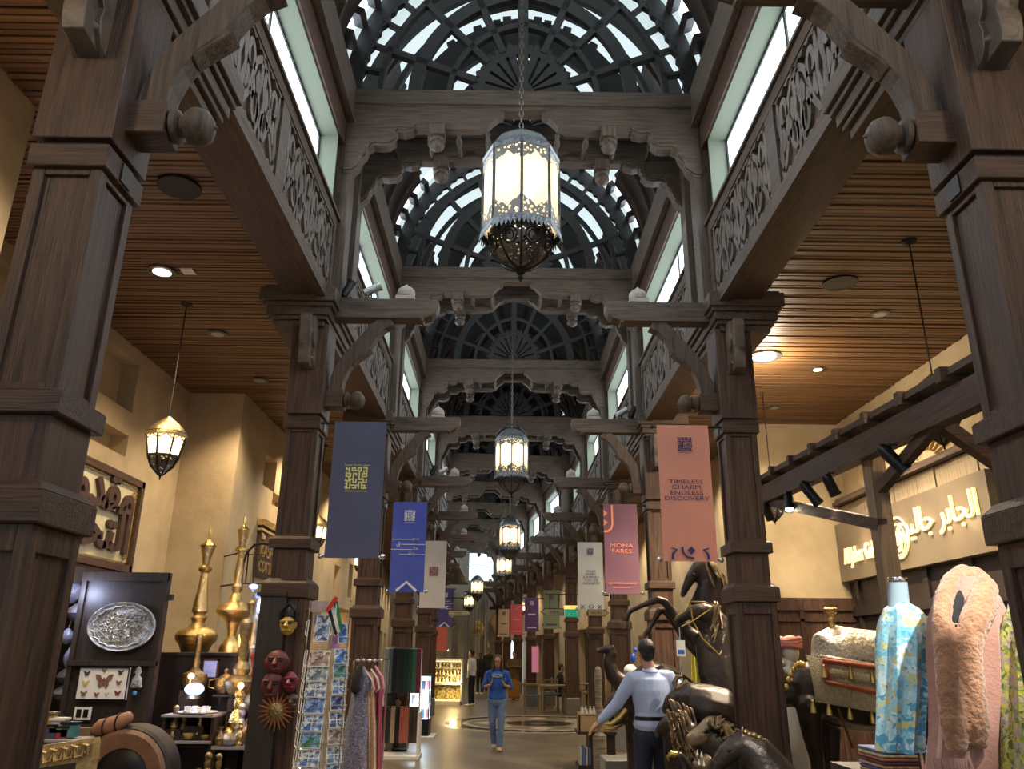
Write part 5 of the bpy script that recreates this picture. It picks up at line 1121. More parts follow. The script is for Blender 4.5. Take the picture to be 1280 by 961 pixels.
# 6 roaring lion with lightened golden muzzle and layered mane
Y = 6.72
def ex6(t):
    st = []
    for k in range(11):
        q = PI*(-.30+.95*k/10); c = (893, 922)
        st.append((A(c[0]+10*math.cos(q), c[1]-16*math.sin(q), Y-.10, 0), A(c[0]+24*math.cos(q)+5, c[1]-26*math.sin(q)+6, Y+.02, 0)))
    locks(t, st, 'mane', 'bronze_mid', n=9, r=.012, dy=.11, vary=.02)
    locks(t, st[2:9], 'mane_highlight', 'bronze_hi', n=3, r=.010, dy=.05, vary=.02, sd=6)
    locks(t, [(A(902+5*k, 905+4*k, Y-.1, 0), A(912+6*k, 935+6*k, Y-.08, 0)) for k in range(5)], 'mane', 'bronze', n=7, r=.018, dy=.12, sd=4)
    for sx_, y_ in ((882, 914),): mb = MB(); mb.ball(tuple(at(sx_, y_, Y-.085)), .014, 8, 6); mb.build('eye', 'black', t, world=True)
    mb = MB(); loft(mb, [A(863, 925, Y-.02, .035, .05), A(869, 922, Y-.02, .048, .06), A(878, 918, Y-.02, .062, .075), A(886, 915, Y-.02, .07, .09)], side=YS); loft(mb, [A(874, 909, Y-.03, .02), A(884, 906, Y-.03, .03, .06), A(892, 905, Y-.02, .03, .07)], side=YS); loft(mb, [A(868, 957, Y-.02, .022, .04), A(878, 956, Y-.02, .032, .05), A(888, 948, Y-.02, .045, .06)], side=YS); organic(mb, 'lightened_muzzle', 'bronze_mid', t, .010, 3, world=True)
    mb = MB()
    for x, y in ((872, 944), (877, 946), (874, 956), (880, 957)): mb.lathe([(.010, 0), (.007, .02), (.001, .04)], 6, c=tuple(at(x, y, Y-.1)))
    mb.build('teeth', mat('ivory_teeth', (.5, .5, .42), .4), t, world=True)
    mb = MB(); mb.ball(tuple(at(866, 921, Y-.02)), .022, 8, 6, (1, 1.6, .8)); mb.build('nose', 'black', t, world=True)
beast('lion_statue', 'roaring bronze lion with gold-tipped mane below the second right column', 'statue', (1.8, Y, 0), [
    [A(865, 923, Y, .035, .06), A(872, 924, Y, .05, .07), A(882, 922, Y, .075, .085), A(895, 922, Y, .11, .11)], [A(872, 932, Y, .03, .05), A(868, 928, Y, .03, .05)],
    [A(872, 958, Y, .025, .05), A(882, 953, Y, .04, .06), A(893, 942, Y, .07, .08)], [A(893, 926, Y, .13, .13), A(908, 935, Y, .17, .17), A(925, 955, Y, .2, .2), A(945, 985, Y, .24, .22), A(990, 1010, Y, .22, .22)],
    [A(897, 905, Y-.08, .03), A(900, 899, Y-.09, .02)], [A(880, 914, Y-.07, .025), A(888, 913, Y-.07, .02)],
    [A(910, 980, Y, .09), A(905, 1060, Y, .07)], [A(990, 1020, Y, .09), A(990, 1090, Y, .07)]], .012, ex6)
# 7 second lion: mane of long curls seen beside the man
Y = 7.6
def ex7(t):
    st = []
    for k in range(9):
        for j in range(4): st.append((A(836+6*j+1.5*k, 890+8*k, Y-.14, 0), A(840+8*j+1.5*k, 906+8*k+2*j, Y-.19, 0)))
    locks(t, st, 'mane', 'bronze_mid', n=4, r=.011, dy=.05, vary=.02, sd=8); locks(t, st[::3], 'mane_highlight', 'bronze_hi', n=2, r=.009, dy=.02, vary=.02, sd=9)
beast('lion_statue', 'second bronze lion with a long curled mane just right of the man', 'statue', (1.7, Y, 0), [
    [A(838, 905, Y, .10, .12), A(850, 915, Y, .15, .17), A(858, 945, Y, .18, .2), A(862, 985, Y, .16, .2)], [A(836, 905, Y, .08), A(826, 912, Y, .05), A(822, 918, Y, .035)], [A(852, 980, Y, .08), A(850, 1050, Y, .07)], [A(870, 985, Y+.15, .08), A(870, 1050, Y+.15, .07)]], .015, ex7)
# 8 eagle head low in front
Y = 7.1
def ex8(t): mb = MB(); mb.tube([tuple(at(x, y, Y)) for x, y in ((846, 944), (839, 942), (835, 946), (836, 952))], [.03, .026, .016, .003], 8); mb.build('beak', 'rein', t, world=True)
beast('eagle_statue', 'small bronze eagle with a golden hooked beak at the lower edge', 'statue', (1.5, Y, 0), [[A(848, 945, Y, .045), A(855, 955, Y, .06), A(862, 985, Y, .10), A(866, 1040, Y, .12), A(866, 1075, Y, .10)], [A(850, 955, Y, .03), A(843, 952, Y, .012)]], .01, ex8)
# 9 near horse with plaited mane
Y = 6.2
def ex9(t):
    q = [(931, 915), (936, 918), (942, 919), (948, 922), (955, 926), (962, 933), (969, 941), (976, 950), (983, 959), (990, 969)]
    mb = MB()
    for i, (x, y) in enumerate(q): mb.ball(tuple(at(x, y, Y-.02)), .026, 8, 6, (1.25, .8, .8))
    mb.build('plaited_mane', 'bronze_hi', t, world=True)
    mb = MB(); mb.ball(tuple(at(912, 937, Y-.075)), .013, 8, 6); mb.build('eye', 'black', t, world=True)
beast('horse_statue', 'black bronze horse with a plaited mane nearest the viewer', 'statue', (1.9, Y, 0), [
    [A(889, 968, Y, .035, .04), A(895, 957, Y, .045, .052), A(906, 944, Y, .058, .068), A(918, 934, Y, .07, .08), A(929, 930, Y, .075, .09)], [A(926, 930, Y, .08, .10), A(942, 940, Y, .10, .14), A(955, 965, Y, .13, .2), A(970, 1000, Y, .18, .25), A(1010, 1030, Y, .2, .24), A(1060, 1035, Y, .2, .22)],
    [A(926, 922, Y-.03, .02), A(928, 912, Y-.04, .015), A(929, 906, Y-.045, .005)], [A(918, 922, Y+.05, .02), A(919, 912, Y+.06, .006)],
    [A(975, 1040, Y, .09), A(975, 1110, Y, .06)], [A(1055, 1040, Y, .09), A(1055, 1110, Y, .06)]], .012, ex9)
# 10 caparisoned horse with a gilded saddle
Y = 8.0
M['saddle_fab'] = mat('woven_gold_saddle_cloth', (0.30, 0.24, 0.13), .7, col2=(0.50, 0.42, 0.26), noise_scale=40, bump=.8, bump_scale=60); M['red_trim'] = mat('rust_red_trim', (0.42, 0.09, 0.05), .8, col2=(0.6, 0.2, 0.1), noise_scale=50)
M['saddle_top'] = mat('embossed_silver_gilt', (0.36, 0.30, 0.22), .35, metal=.6, col2=(0.62, 0.56, 0.46), noise_scale=30, bump=.9, bump_scale=35)
def ex10(t):
    def sheet(q0, q1, dy, m, name, th=.012, bulge=.05):
        mb = MB(); n = 10
        def f(u, v): a = at(*[q0[0][i]+(q1[0][i]-q0[0][i])*u for i in (0, 1)], Y-dy); b = at(*[q0[1][i]+(q1[1][i]-q0[1][i])*u for i in (0, 1)], Y-dy); p = a.lerp(b, v); return (p.x, p.y-bulge*math.sin(PI*(.25+.75*v))-.008*math.sin(20*u), p.z)
        mb.grid(f, n, 8); mb.grid(lambda u, v: (f(u, v)[0], f(u, v)[1]+th, f(u, v)[2]), n, 8); return mb.build(name, m, t, world=True)
    sheet(((1006, 818), (1020, 877)), ((1118, 838), (1125, 896)), .33, 'saddle_fab', 'saddle_cloth')
    sheet(((1030, 833), (1036, 848)), ((1112, 848), (1114, 866)), .36, 'saddle_fab', 'inner_panel')
    sheet(((1029, 849), (1031, 855)), ((1115, 866), (1115, 873)), .375, 'red_trim', 'red_border'); sheet(((1026, 822), (1028, 829)), ((1110, 833), (1112, 840)), .375, 'red_trim', 'red_band')
    sheet(((1026, 829), (1031, 852)), ((1031, 829), (1037, 854)), .38, 'red_trim', 'red_edge')
    mb = MB(); loft(mb, [A(1030, 826, Y, .27, .10), A(1036, 818, Y, .29, .22), A(1046, 816, Y, .32, .26), A(1070, 819, Y, .33, .25), A(1100, 822, Y, .33, .25), A(1128, 826, Y, .30, .2)], side=YS, n=20); organic(mb, 'saddle', 'saddle_top', t, .02, world=True)
    mb = MB(); loft(mb, [A(1026, 820, Y-.36, .016), A(1060, 826, Y-.38, .018), A(1115, 836, Y-.38, .018)], n=8); mb.build('rope_piping', 'saddle_top', t, world=True)
    b = at(1042, 797, Y-.05); mb = MB(); mb.lathe([(.085, 0), (.06, .02), (.032, .05), (.028, .16), (.035, .20), (.062, .24), (.066, .27), (.05, .285)], 16, c=tuple(b)); mb.build('pommel', 'brass', t, world=True)
    for k, (x, y) in enumerate([(1016, 880), (1036, 883), (1062, 888), (1090, 893), (1112, 896), (1030, 836), (1063, 838), (1090, 843)]):
        p = at(x, y, Y-.42); mb = MB(); mb.lathe([(.006, .04), (.014, .03), (.010, .015), (.022, -.03), (.028, -.07), (.01, -.075)], 8, c=tuple(p)); mb.build('tassel', 'rein', t, world=True)
    for k in range(9): x, y = 1004-3.0*k, 830+ (k-1)**2*.8; p = at(x, y, Y-.25+.02*k); mb = MB(); mb.ball(tuple(p), .026, 8, 6, (1, .8, 1.25)); mb.build('gilt_bead', 'rein', t, world=True)
    mb = MB(); mb.tube([tuple(at(x, y, Y-.33)) for x, y in ((1048, 885), (1055, 905), (1066, 935))], .02, 6, flat=.5); mb.build('girth_strap', mat('brown_strap', (.12, .05, .02), .6), t, world=True)
beast('horse_statue', 'black bronze horse wearing a gold saddle cloth with tassels', 'statue', (2.7, Y, 0), [
    [A(1004, 862, Y, .20, .20), A(1022, 860, Y, .27, .28), A(1060, 868, Y, .30, .32), A(1100, 872, Y, .30, .32), A(1150, 875, Y, .28, .32), A(1175, 880, Y, .2, .26)],
    [A(1016, 858, Y, .2, .24), A(1000, 856, Y, .15, .19), A(984, 864, Y, .12, .16), A(960, 840, Y, .09, .13), A(945, 842, Y, .07, .09), A(930, 860, Y, .05, .06)],
    [A(1010, 880, Y-.13, .12), A(1015, 920, Y-.13, .085), A(1022, 955, Y-.13, .06), A(1020, 1050, Y-.13, .05), A(1020, 1072, Y-.13, .06)], [A(1035, 890, Y+.15, .12), A(1040, 950, Y+.15, .07), A(1040, 1072, Y+.15, .05)], [A(1150, 890, Y-.13, .14), A(1155, 960, Y-.13, .07), A(1150, 1072, Y-.13, .05)], [A(1165, 890, Y+.15, .14), A(1170, 960, Y+.15, .07), A(1170, 1072, Y+.15, .05)]], .018, ex10)
# ---------------------------------------------------------------- right shop: timber canopy with spotlights
t = thing('timber_canopy', 'dark timber canopy on a pale post outside the right shop', 'canopy', (3.1, 6.4, 0))
M['pale_post'] = wood('pale_oak', (0.16, 0.11, 0.065), (0.30, 0.21, 0.13), 'z', .55)  # paler than the other canopy timber
mb = MB(); mb.bar((3.02, 4.55, 3.24), (3.02, 9.75, 3.42), .12, .20); mb.build('main_beam', 'wood_y', t, world=True)
mb = MB(); mb.bar((3.00, 4.45, 3.42), (3.00, 9.85, 3.60), .16, .05); mb.build('top_plank', 'gwood_y', t, world=True)
for k in range(9):
    y = 4.9+k*.58; z = 3.37+.18*(y-4.5)/5.2; MB().box(2.88, 3.36, y, y+.07, z-.01, z+.09).build('joist', 'wood_x', t, world=True)
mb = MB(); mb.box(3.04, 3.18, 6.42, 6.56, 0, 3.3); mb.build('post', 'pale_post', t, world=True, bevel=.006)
mb = MB(); mb.box(3.62, 3.76, 5.44, 5.56, 0, 3.0); mb.build('post', 'wood_z', t, world=True)
MB().bar((3.04, 5.5, 3.36), (3.66, 5.5, 2.86), .09, .10, up=(0, 1, 0)).build('brace', 'wood_x', t, world=True)
MB().bar((3.08, 6.42, 2.66), (3.03, 8.9, 3.30), .08, .10).build('brace', 'wood_y', t, world=True)
MB().bar((3.08, 6.35, 2.95), (3.02, 5.2, 3.22), .07, .09).build('brace', 'wood_y', t, world=True)
M['spot_glow'] = emis('spot_lens_glow', (1.0, 0.85, 0.6), 20.0)
def spot_head(p, d, label, e=0, tgt=None, L=.16, r=.042):
    t = thing('spotlight', label, 'spotlight', p); d = Vector(d).normalized(); q = d.to_track_quat('Z', 'Y').to_matrix().to_4x4()
    mb = MB(); mb.X = q; mb.lathe([(r*.6, -L*.6), (r*.9, -L*.5), (r, -L*.3), (r, L*.5), (r*1.12, L*.5), (r*1.12, L*.62), (r*.9, L*.62), (r*.85, L*.52)], 14); mb.build('lamp_head', 'black', t)
    mb = MB(); mb.X = q; mb.lathe([(r*.84, L*.50), (r*.84, L*.53)], 14, smooth=False); mb.build('lens', 'spot_glow' if e else 'black', t)
    mb = MB(); mb.tube([(0, 0, 0), (0, 0, .10)], .010, 6); mb.box(-.03, .03, -.05, .05, .09, .11); mb.build('bracket', 'black', t)
    if e: light('SPOT', tuple(Vector(p)+d*L*.8), e, (1.0, .86, .66), .03, target=tgt, spot=62, blend=.6, name='spot_beam')
for i, (y, d, e, tgt, lb) in enumerate([(8.9, (.5, .3, -1), 60, (2.3, 7.4, .9), 'farthest of the spotlights under the timber canopy'), (8.2, (-.2, -.5, -1), 90, (1.7, 7.0, 1.0), 'black spotlight under the canopy beside the farthest one'),
        (7.6, (.6, -.2, -1), 0, None, 'unlit tilted black spotlight in the middle of the canopy row'), (7.1, (.5, .2, -1), 120, (2.6, 7.9, 1.6), 'lit spotlight just beyond the pale canopy post'), (5.9, (.7, -.3, -1), 150, (2.3, 4.6, 1.7), 'largest spotlight, nearest on the canopy, aimed at the clothes')]):
    z = 3.13+.18*(y-4.5)/5.2; spot_head((2.98, y, z-.09), d, lb, e, tgt, L=.22 if i in (2, 4) else .17, r=.05)
light('SPOT', (2.6, 2.4, 3.6), 420, (1.0, .95, .86), .05, target=(2.15, 4.4, 1.75), spot=30, blend=.5, name='clothes_spot')
light('SPOT', (2.2, 3.0, 4.9), 130, (1.0, .9, .75), .08, target=(1.9, 7.2, .9), spot=50, blend=.7, name='statue_spot')
# ---- glowing gallery sign
t = thing('gallery_sign', 'long bronze-brown signboard with glowing lettering Al Jaber Gallery and round AJ logo', 'sign', (5.2, 10.2, 2.7))
M['sign_brown'] = mat('satin_bronze_board', (0.13, 0.10, 0.065), .45, col2=(0.19, 0.15, 0.10), noise_scale=1.5, bump=.05)
MB().box(5.14, 5.28, 8.25, 12.28, 2.70, 3.56).build('signboard', 'sign_brown', t, world=True)
M['glow_letters'] = mat('glowing_letters', (0.9, 0.75, 0.4), .4, emit=(1.0, 0.66, 0.26), estr=.8)
RS = Matrix.Rotation(-PI/2, 4, 'Z') @ Matrix.Rotation(PI/2, 4, 'X')
mb = MB(); text_mb(mb, 'Al Jaber Gallery', .33, Matrix.Translation((5.12, 12.02, 2.94)) @ RS, extrude=.015, align='LEFT', sx=.62); mb.build('latin_lettering', 'glow_letters', t, world=True)
mb = MB(); text_mb(mb, ar('الجابر جاليري'), .42, Matrix.Translation((5.12, 8.42, 3.10)) @ RS, extrude=.015, align='RIGHT', sx=.95); mb.build('arabic_lettering', 'glow_letters', t, world=True)
cy, cz = 10.30, 3.10
for R_, o, n_ in ((.26, 0, 'logo_ring'), (.20, .02, 'logo_ring')):
    mb = MB(); mb.tube([(5.12, cy+R_*math.cos(q)*(1.05)+o, cz+R_*1.0*math.sin(q)-o*1.2) for q in [2*PI*i/32 for i in range(32)]], .016 if R_ > .22 else .012, 6, closed=True); mb.build(n_, 'glow_letters', t, world=True)
mb = MB(); text_mb(mb, 'AJ', .24, Matrix.Translation((5.12, cy, cz-.09)) @ RS, extrude=.015, bold=.006, sx=.8); mb.build('logo_letters', 'glow_letters', t, world=True)
for y in (8.9, 11.3): light('POINT', (4.95, y, 3.12), 2.5, (1.0, .7, .35), .1, name='sign_glow')
# ---- clothes on display
def garment(nm, label, cat, Y, prof, m, folds=7, amp=.03, depth=.16, base_z=0, sm=True):
    """prof: (px left, px right, py) from top to hem; a closed cloth body hanging in soft folds"""
    c = at((prof[0][0]+prof[0][1])/2, prof[0][2], Y); t = thing(nm, label, cat, (c.x, Y, 0)); mb = MB(); n = 28; vs = []; fs = []
    rows = []
    for i in range(len(prof)-1):
        for k in range(3):
            u = k/3; rows.append(tuple(prof[i][j]+(prof[i+1][j]-prof[i][j])*u for j in range(3)))
    rows.append(prof[-1]); m_ = len(rows)
    for i, (l, r, y) in enumerate(rows):
        a, b = at(l, y, Y), at(r, y, Y); cx = (a.x+b.x)/2; rx = (b.x-a.x)/2; v = i/(m_-1)
        for k in range(n):
            q = 2*PI*k/n; f = 1+amp/max(rx, .03)*math.sin(folds*q+2*v)*min(1, v*2.2)*.8
            vs.append((cx+rx*math.cos(q)*f, Y+depth*math.sin(q)*f*(.45+.55*min(1, v*3)), (a.z+b.z)/2+.004*math.sin(5*q)))
    for i in range(m_-1):
        for k in range(n): fs.append((i*n+k, i*n+(k+1) % n, (i+1)*n+(k+1) % n, (i+1)*n+k))
    fs.append(tuple(range(n))); mb.add(vs, fs, True); mb.build('cloth', m, t, world=True); return t
def printed(name, cols, scale, bump=.3, rough=.85):
    m = mat(name, cols[0], rough, bump=bump, bump_scale=scale*2, sheen=.3); nt = m.node_tree; N = nt.nodes; L = nt.links; v = N.new('ShaderNodeTexVoronoi'); v.inputs['Scale'].default_value = scale
    nz = N.new('ShaderNodeTexNoise'); nz.inputs['Scale'].default_value = scale*.6; tc = [q for q in N if q.type == 'TEX_COORD'][0]; L.new(tc.outputs['Object'], nz.inputs['Vector']); mx = N.new('ShaderNodeMix'); mx.data_type = 'RGBA'; mx.inputs[0].default_value = .55
    L.new(tc.outputs['Object'], mx.inputs[6]); L.new(nz.outputs['Color'], mx.inputs[7]); L.new(mx.outputs[2], v.inputs['Vector'])
    sx = N.new('ShaderNodeSeparateColor'); L.new(v.outputs['Color'], sx.inputs[0])
    r = N.new('ShaderNodeValToRGB'); r.color_ramp.interpolation = 'CONSTANT'; e = r.color_ramp.elements
    while len(e) < len(cols): e.new(.5)
    for i, c in enumerate(cols): e[i].position = i/len(cols); e[i].color = (*c, 1)
    L.new(sx.outputs[0], r.inputs[0]); L.new(r.outputs[0], N['Principled BSDF'].inputs['Base Color']); return m
M['floral_blue'] = printed('pale_blue_floral_silk', [(0.18, 0.50, 0.66), (0.32, 0.62, 0.74), (0.62, 0.78, 0.80), (0.10, 0.36, 0.55), (0.62, 0.58, 0.28), (0.42, 0.68, 0.76)], 16)
Y = 4.4
t = garment('blouse', 'pale blue floral silk blouse on a clear bust form', 'blouse', Y, [(1117, 1133, 753), (1107, 1146, 761), (1101, 1158, 776), (1099, 1160, 800), (1100, 1157, 830), (1101, 1156, 860), (1100, 1152, 900), (1098, 1150, 938)], 'floral_blue', amp=.02, folds=8, depth=.13)
mb = MB(); loft(mb, [A(1150, 776, Y, .055), A(1160, 815, Y, .055), A(1163, 850, Y-.02, .05), A(1158, 885, Y-.05, .042)], n=12); organic(mb, 'sleeve', 'floral_blue', t, .014, world=True)
mb = MB()
for q in ([(1157, 868), (1152, 885), (1150, 905), (1156, 925)], [(1158, 868), (1165, 885), (1163, 900), (1168, 912)]): mb.tube([tuple(at(x, y, Y-.08)) for x, y in q], [.02, .03, .035, .02], 8, flat=.25)
mb.ball(tuple(at(1157, 868, Y-.09)), .03, 8, 6); mb.build('cuff_bow', 'floral_blue', t, world=True)
M['clear_form'] = mat('translucent_bust_form', (0.30, 0.42, 0.5), .25, col2=(0.4, 0.52, 0.6), alpha=.85)
mb = MB(); b = at(1127, 775, Y); tp = at(1122, 727, Y); loft(mb, [(b.x, b.y, b.z-.04, .085, .055), (b.x, b.y, b.z+.03, .075, .055), (b.x-.003, b.y, b.z+.075, .055, .05), (tp.x, tp.y, tp.z, .05, .045)], n=16, cap=False); mb.build('bust_form', 'clear_form', t, world=True)
mb = MB(); mb.lathe([(.052, 0), (.055, .01), (.05, .022)], 16, c=(tp.x, tp.y, tp.z)); mb.tube([(b.x, b.y, b.z-.1), (b.x, b.y, .03)], .018, 8); mb.lathe([(.16, 0), (.16, .02), (.02, .04)], 20, c=(b.x, b.y, 0)); mb.build('stand', 'chrome', t, world=True)
M['fur'] = mat('rust_brown_fur', (0.36, 0.16, 0.075), .95, col2=(0.55, 0.28, 0.15), noise_scale=14, bump=1.0, bump_scale=50, sheen=.6)
M['shawl'] = mat('dusty_rose_wool', (0.40, 0.205, 0.155), .9, col2=(0.50, 0.27, 0.21), noise_scale=5, bump=.3, bump_scale=60, sheen=.5)
Y = 4.15
t = garment('fur_trimmed_cape', 'dusty rose wool cape with a thick rust fur collar', 'cape', Y, [(1188, 1222, 722), (1174, 1246, 745), (1166, 1258, 775), (1167, 1260, 820), (1170, 1257, 880), (1168, 1253, 930), (1163, 1250, 985), (1163, 1248, 1030)], 'shawl', folds=9, amp=.035, depth=.15)
fur = MB()
loft(fur, [A(1196, 935, Y-.15, .05, .035), A(1193, 905, Y-.17, .065, .045), A(1188, 870, Y-.18, .062, .045), A(1184, 830, Y-.18, .058, .045), A(1180, 800, Y-.17, .052, .045), A(1177, 775, Y-.15, .045, .045), A(1179, 750, Y-.10, .045, .05), A(1189, 728, Y-.02, .045, .055), A(1204, 716, Y+.06, .045, .05)], n=14)
loft(fur, [A(1225, 930, Y-.17, .035, .03), A(1223, 905, Y-.19, .05, .04), A(1219, 870, Y-.20, .052, .045), A(1213, 835, Y-.20, .056, .05), A(1211, 805, Y-.20, .062, .055), A(1218, 778, Y-.19, .068, .06), A(1228, 755, Y-.14, .07, .065), A(1231, 735, Y-.06, .06, .065), A(1217, 718, Y+.04, .045, .05)], n=14)
fc = organic(fur, 'fur_collar', 'fur', t, .012, 3, world=True)
d = fc.modifiers.new('tufts', 'DISPLACE'); tx = bpy.data.textures.new('fur_tufts', 'CLOUDS'); tx.noise_scale = .02; d.texture = tx; d.strength = .016; d.mid_level = .5
mb = MB(); loft(mb, [A(1203, 730, Y+.0, .035, .03), A(1196, 755, Y-.10, .03, .03), A(1193, 790, Y-.155, .022, .02), A(1196, 812, Y-.165, .01, .01)], n=8); mb.build('dark_opening', 'black_cloth', t, world=True)  # dark strip painting the shaded inside of the cape's neck opening
random.seed(5)
for k in range(16):
    x = 1165+k*3.0; a = at(x, 948, Y-.16); mb = MB(); mb.tube([tuple(a), tuple(a+Vector((random.uniform(-.01, .01), -.01, -.05))), tuple(a+Vector((random.uniform(-.015, .015), 0, -.11)))], [.007, .006, .003], 5); mb.build('fringe_strand', 'shawl', t, world=True)
p = at(1206, 722, Y); mb = MB(); mb.tube([(p.x-.10, p.y, p.z-.06), (p.x-.03, p.y, p.z-.01), (p.x+.03, p.y, p.z-.01), (p.x+.10, p.y, p.z-.06)], .014, 6)
for dx in (-.028, .0, .028): mb.tube([(p.x+dx, p.y-.03, p.z-.01), (p.x+dx, p.y-.04, p.z-.09)], .006, 5)
mb.tube([(p.x, p.y+.05, p.z-.05), (p.x, p.y+.05, .03)], .016, 8); mb.lathe([(.16, 0), (.16, .02), (.02, .04)], 20, c=(p.x, p.y+.05, 0)); mb.build('hanger', 'black', t, world=True)
M['paisley'] = printed('yellow_green_paisley', [(0.55, 0.52, 0.03), (0.10, 0.16, 0.05), (0.62, 0.58, 0.10), (0.42, 0.34, 0.36), (0.30, 0.36, 0.04), (0.55, 0.42, 0.40)], 22)
garment('patterned_scarf', 'yellow-green paisley scarf at the right edge', 'scarf', 3.95, [(1266, 1270, 750), (1260, 1280, 772), (1257, 1292, 800), (1259, 1298, 850), (1261, 1300, 905), (1262, 1300, 955), (1262, 1300, 1010)], 'paisley', folds=5, amp=.02, depth=.10)
# table with stacks of folded shawls
t = thing('display_table', 'low dark table under the hanging clothes on the right', 'table', (2.6, 5.0, 0))
mb = MB(); mb.box(2.05, 3.25, 4.72, 5.4, .98, 1.02); mb.build('tabletop', 'blackwood', t, world=True)
for x in (2.09, 3.21):
    for y in (4.76, 5.36): MB().box(x-.03, x+.03, y-.03, y+.03, 0, .98).build('leg', 'blackwood', t, world=True)
FC = [(0.55, 0.40, 0.12), (0.10, 0.12, 0.35), (0.60, 0.35, 0.20), (0.12, 0.05, 0.06), (0.50, 0.18, 0.12), (0.62, 0.50, 0.34), (0.20, 0.24, 0.42), (0.55, 0.22, 0.24)]
fm = [mat('folded_shawl_cloth', c, .9, col2=tuple(v*.5 for v in c), noise_scale=30, bump=.4, bump_scale=50) for c in FC]
LBL = ['mustard', 'navy', 'tan', 'black', 'brick red', 'sand', 'slate blue', 'rose']
for st, (x, nm) in enumerate(((2.24, 'left'), (2.58, 'right'))):
    for k in range(7):
        c = (k+3*st) % 8; z = 1.02+k*.019
        mb = MB(); mb.box(x-.14, x+.14, 4.76, 5.08, z+.001, z+.016); mb.tube([(x-.14, 4.76, z+.0085), (x+.14, 4.76, z+.0085)], .0085, 6)
        tag(mb.build('folded_shawl', fm[c], bevel=.003), f'folded {LBL[c]} shawl in the {nm} stack on the display table, {["lowest", "second", "third", "fourth", "fifth", "sixth", "topmost"][k]} of seven', 'shawl', 'folded shawls below the blouse')
# mannequin with a pink turban
t = thing('mannequin', 'white mannequin in a cream robe and pink turban behind the saddled horse', 'mannequin', (2.95, 8.9, 0)); Y = 8.9
mb = MB(); loft(mb, [A(984, 925, Y, .24, .15), A(984, 870, Y, .22, .14), A(984, 850, Y, .20, .12), A(986, 838, Y, .07, .06)], side=(1, 0, 0), n=18); loft(mb, [A(984, 925, Y, .2, .14), (at(984, 925, Y).x, Y, .1, .24, .17)], n=16)
organic(mb, 'robe', 'white_cloth', t, .02, world=True)
mb = MB(); loft(mb, [A(987, 842, Y, .05), A(988, 826, Y, .05)], n=12); p = at(989, 815, Y); mb.ball(tuple(p), .095, 14, 10, (.85, 1, 1.2)); mb.build('head', mat('matt_white_mannequin', (.6, .57, .52), .6), t, world=True)
p = at(988, 803, Y); mb = MB()
for k in range(4): mb.tube([(p.x+.098*math.cos(q), p.y+.11*math.sin(q), p.z-.035+.022*k+.012*math.sin(q*2+k)) for q in [2*PI*i/16 for i in range(16)]], .026, 6, closed=True)
mb.ball((p.x, p.y, p.z+.02), .09, 12, 8, (1, 1.05, .6)); mb.build('turban', mat('pink_turban', (0.55, 0.16, 0.13), .85, col2=(.68, .3, .25), noise_scale=30, bump=.5), t, world=True)
# narrow things behind the horses: flags on poles, information card
for k, (x, y0, y1, c, lb) in enumerate(((880, 800, 868, (0.02, 0.25, 0.20), 'teal'), (894, 812, 868, (0.02, 0.30, 0.24), 'turquoise'), (868, 815, 868, (0.45, 0.40, 0.05), 'yellow'))):
    Y = 10.2+.15*k; a, b = at(x, y0, Y), at(x, y1, Y); t = thing('hanging_scarf', f'folded {lb} scarf hanging behind the rearing horse', 'scarf', (a.x, Y, 0)); mb = MB()
    mb.grid(lambda u, v: (a.x+(u-.5)*.15*(.5+v*.6), Y+.02*math.sin(12*u), a.z+(b.z-.25-a.z)*v), 8, 6); mb.grid(lambda u, v: (a.x+(u-.5)*.15*(.5+v*.6), Y+.01+.02*math.sin(12*u), a.z+(b.z-.25-a.z)*v), 8, 6); mb.build('cloth', mat('scarf_'+lb, c, .8), t, world=True)
    mb = MB(); mb.tube([(a.x, Y+.02, a.z+.02), (a.x, Y+.02, .0)], .008, 5); mb.build('pole', 'iron', t, world=True)
Y = 8.2; a = at(845, 800, Y); b = at(857, 820, Y); t = thing('information_card', 'small white card on a thin pole beside the rearing horse', 'sign', (a.x, Y, 0))
MB().box(a.x, b.x, Y-.004, Y+.004, b.z, a.z).build('card', 'white', t, world=True); mb = MB(); mb.box(a.x+.01, b.x-.01, Y-.006, Y-.004, b.z+.02, b.z+.06); mb.build('blue_print', mat('blue_print', (.03, .1, .4), .6), t, world=True); MB().tube([((a.x+b.x)/2, Y+.01, 0), ((a.x+b.x)/2, Y+.01, a.z+.12)], .006).build('pole', 'chrome', t, world=True)
# small things left of the horses: blue-and-orange hanging parrot, low stand with bottles in a basket, plinth
t = thing('tasselled_stand', 'dark stand with a blue and white figure just behind the man', 'ornament', (1.42, 11.0, 0)); Y = 11.0
mb = MB(); p = at(797, 855, Y); mb.lathe([(.15, 0), (.14, .03), (.03, .06), (.03, p.z-.02), (.12, p.z)], 12, c=(p.x, Y, 0)); mb.build('pedestal', 'blackwood', t, world=True)
mb = MB(); mb.ball(tuple(at(788, 838, Y)), .09, 10, 8, (1, .8, .9)); mb.build('white_cluster', 'white_cloth', t, world=True); mb = MB(); mb.ball(tuple(at(791, 822, Y)), .05, 10, 8, (.8, .8, 1.2)); mb.ball(tuple(at(794, 812, Y)), .03, 10, 8); mb.build('blue_figure', mat('cobalt_glaze', (.02, .08, .5), .3), t, world=True)
Y = 13.2
t = thing('display_stand', 'dark low stand with open shelf below the basket of bottles', 'stand', (1.4, Y, 0)); a, b = at(722, 893, Y), at(766, 893, Y)
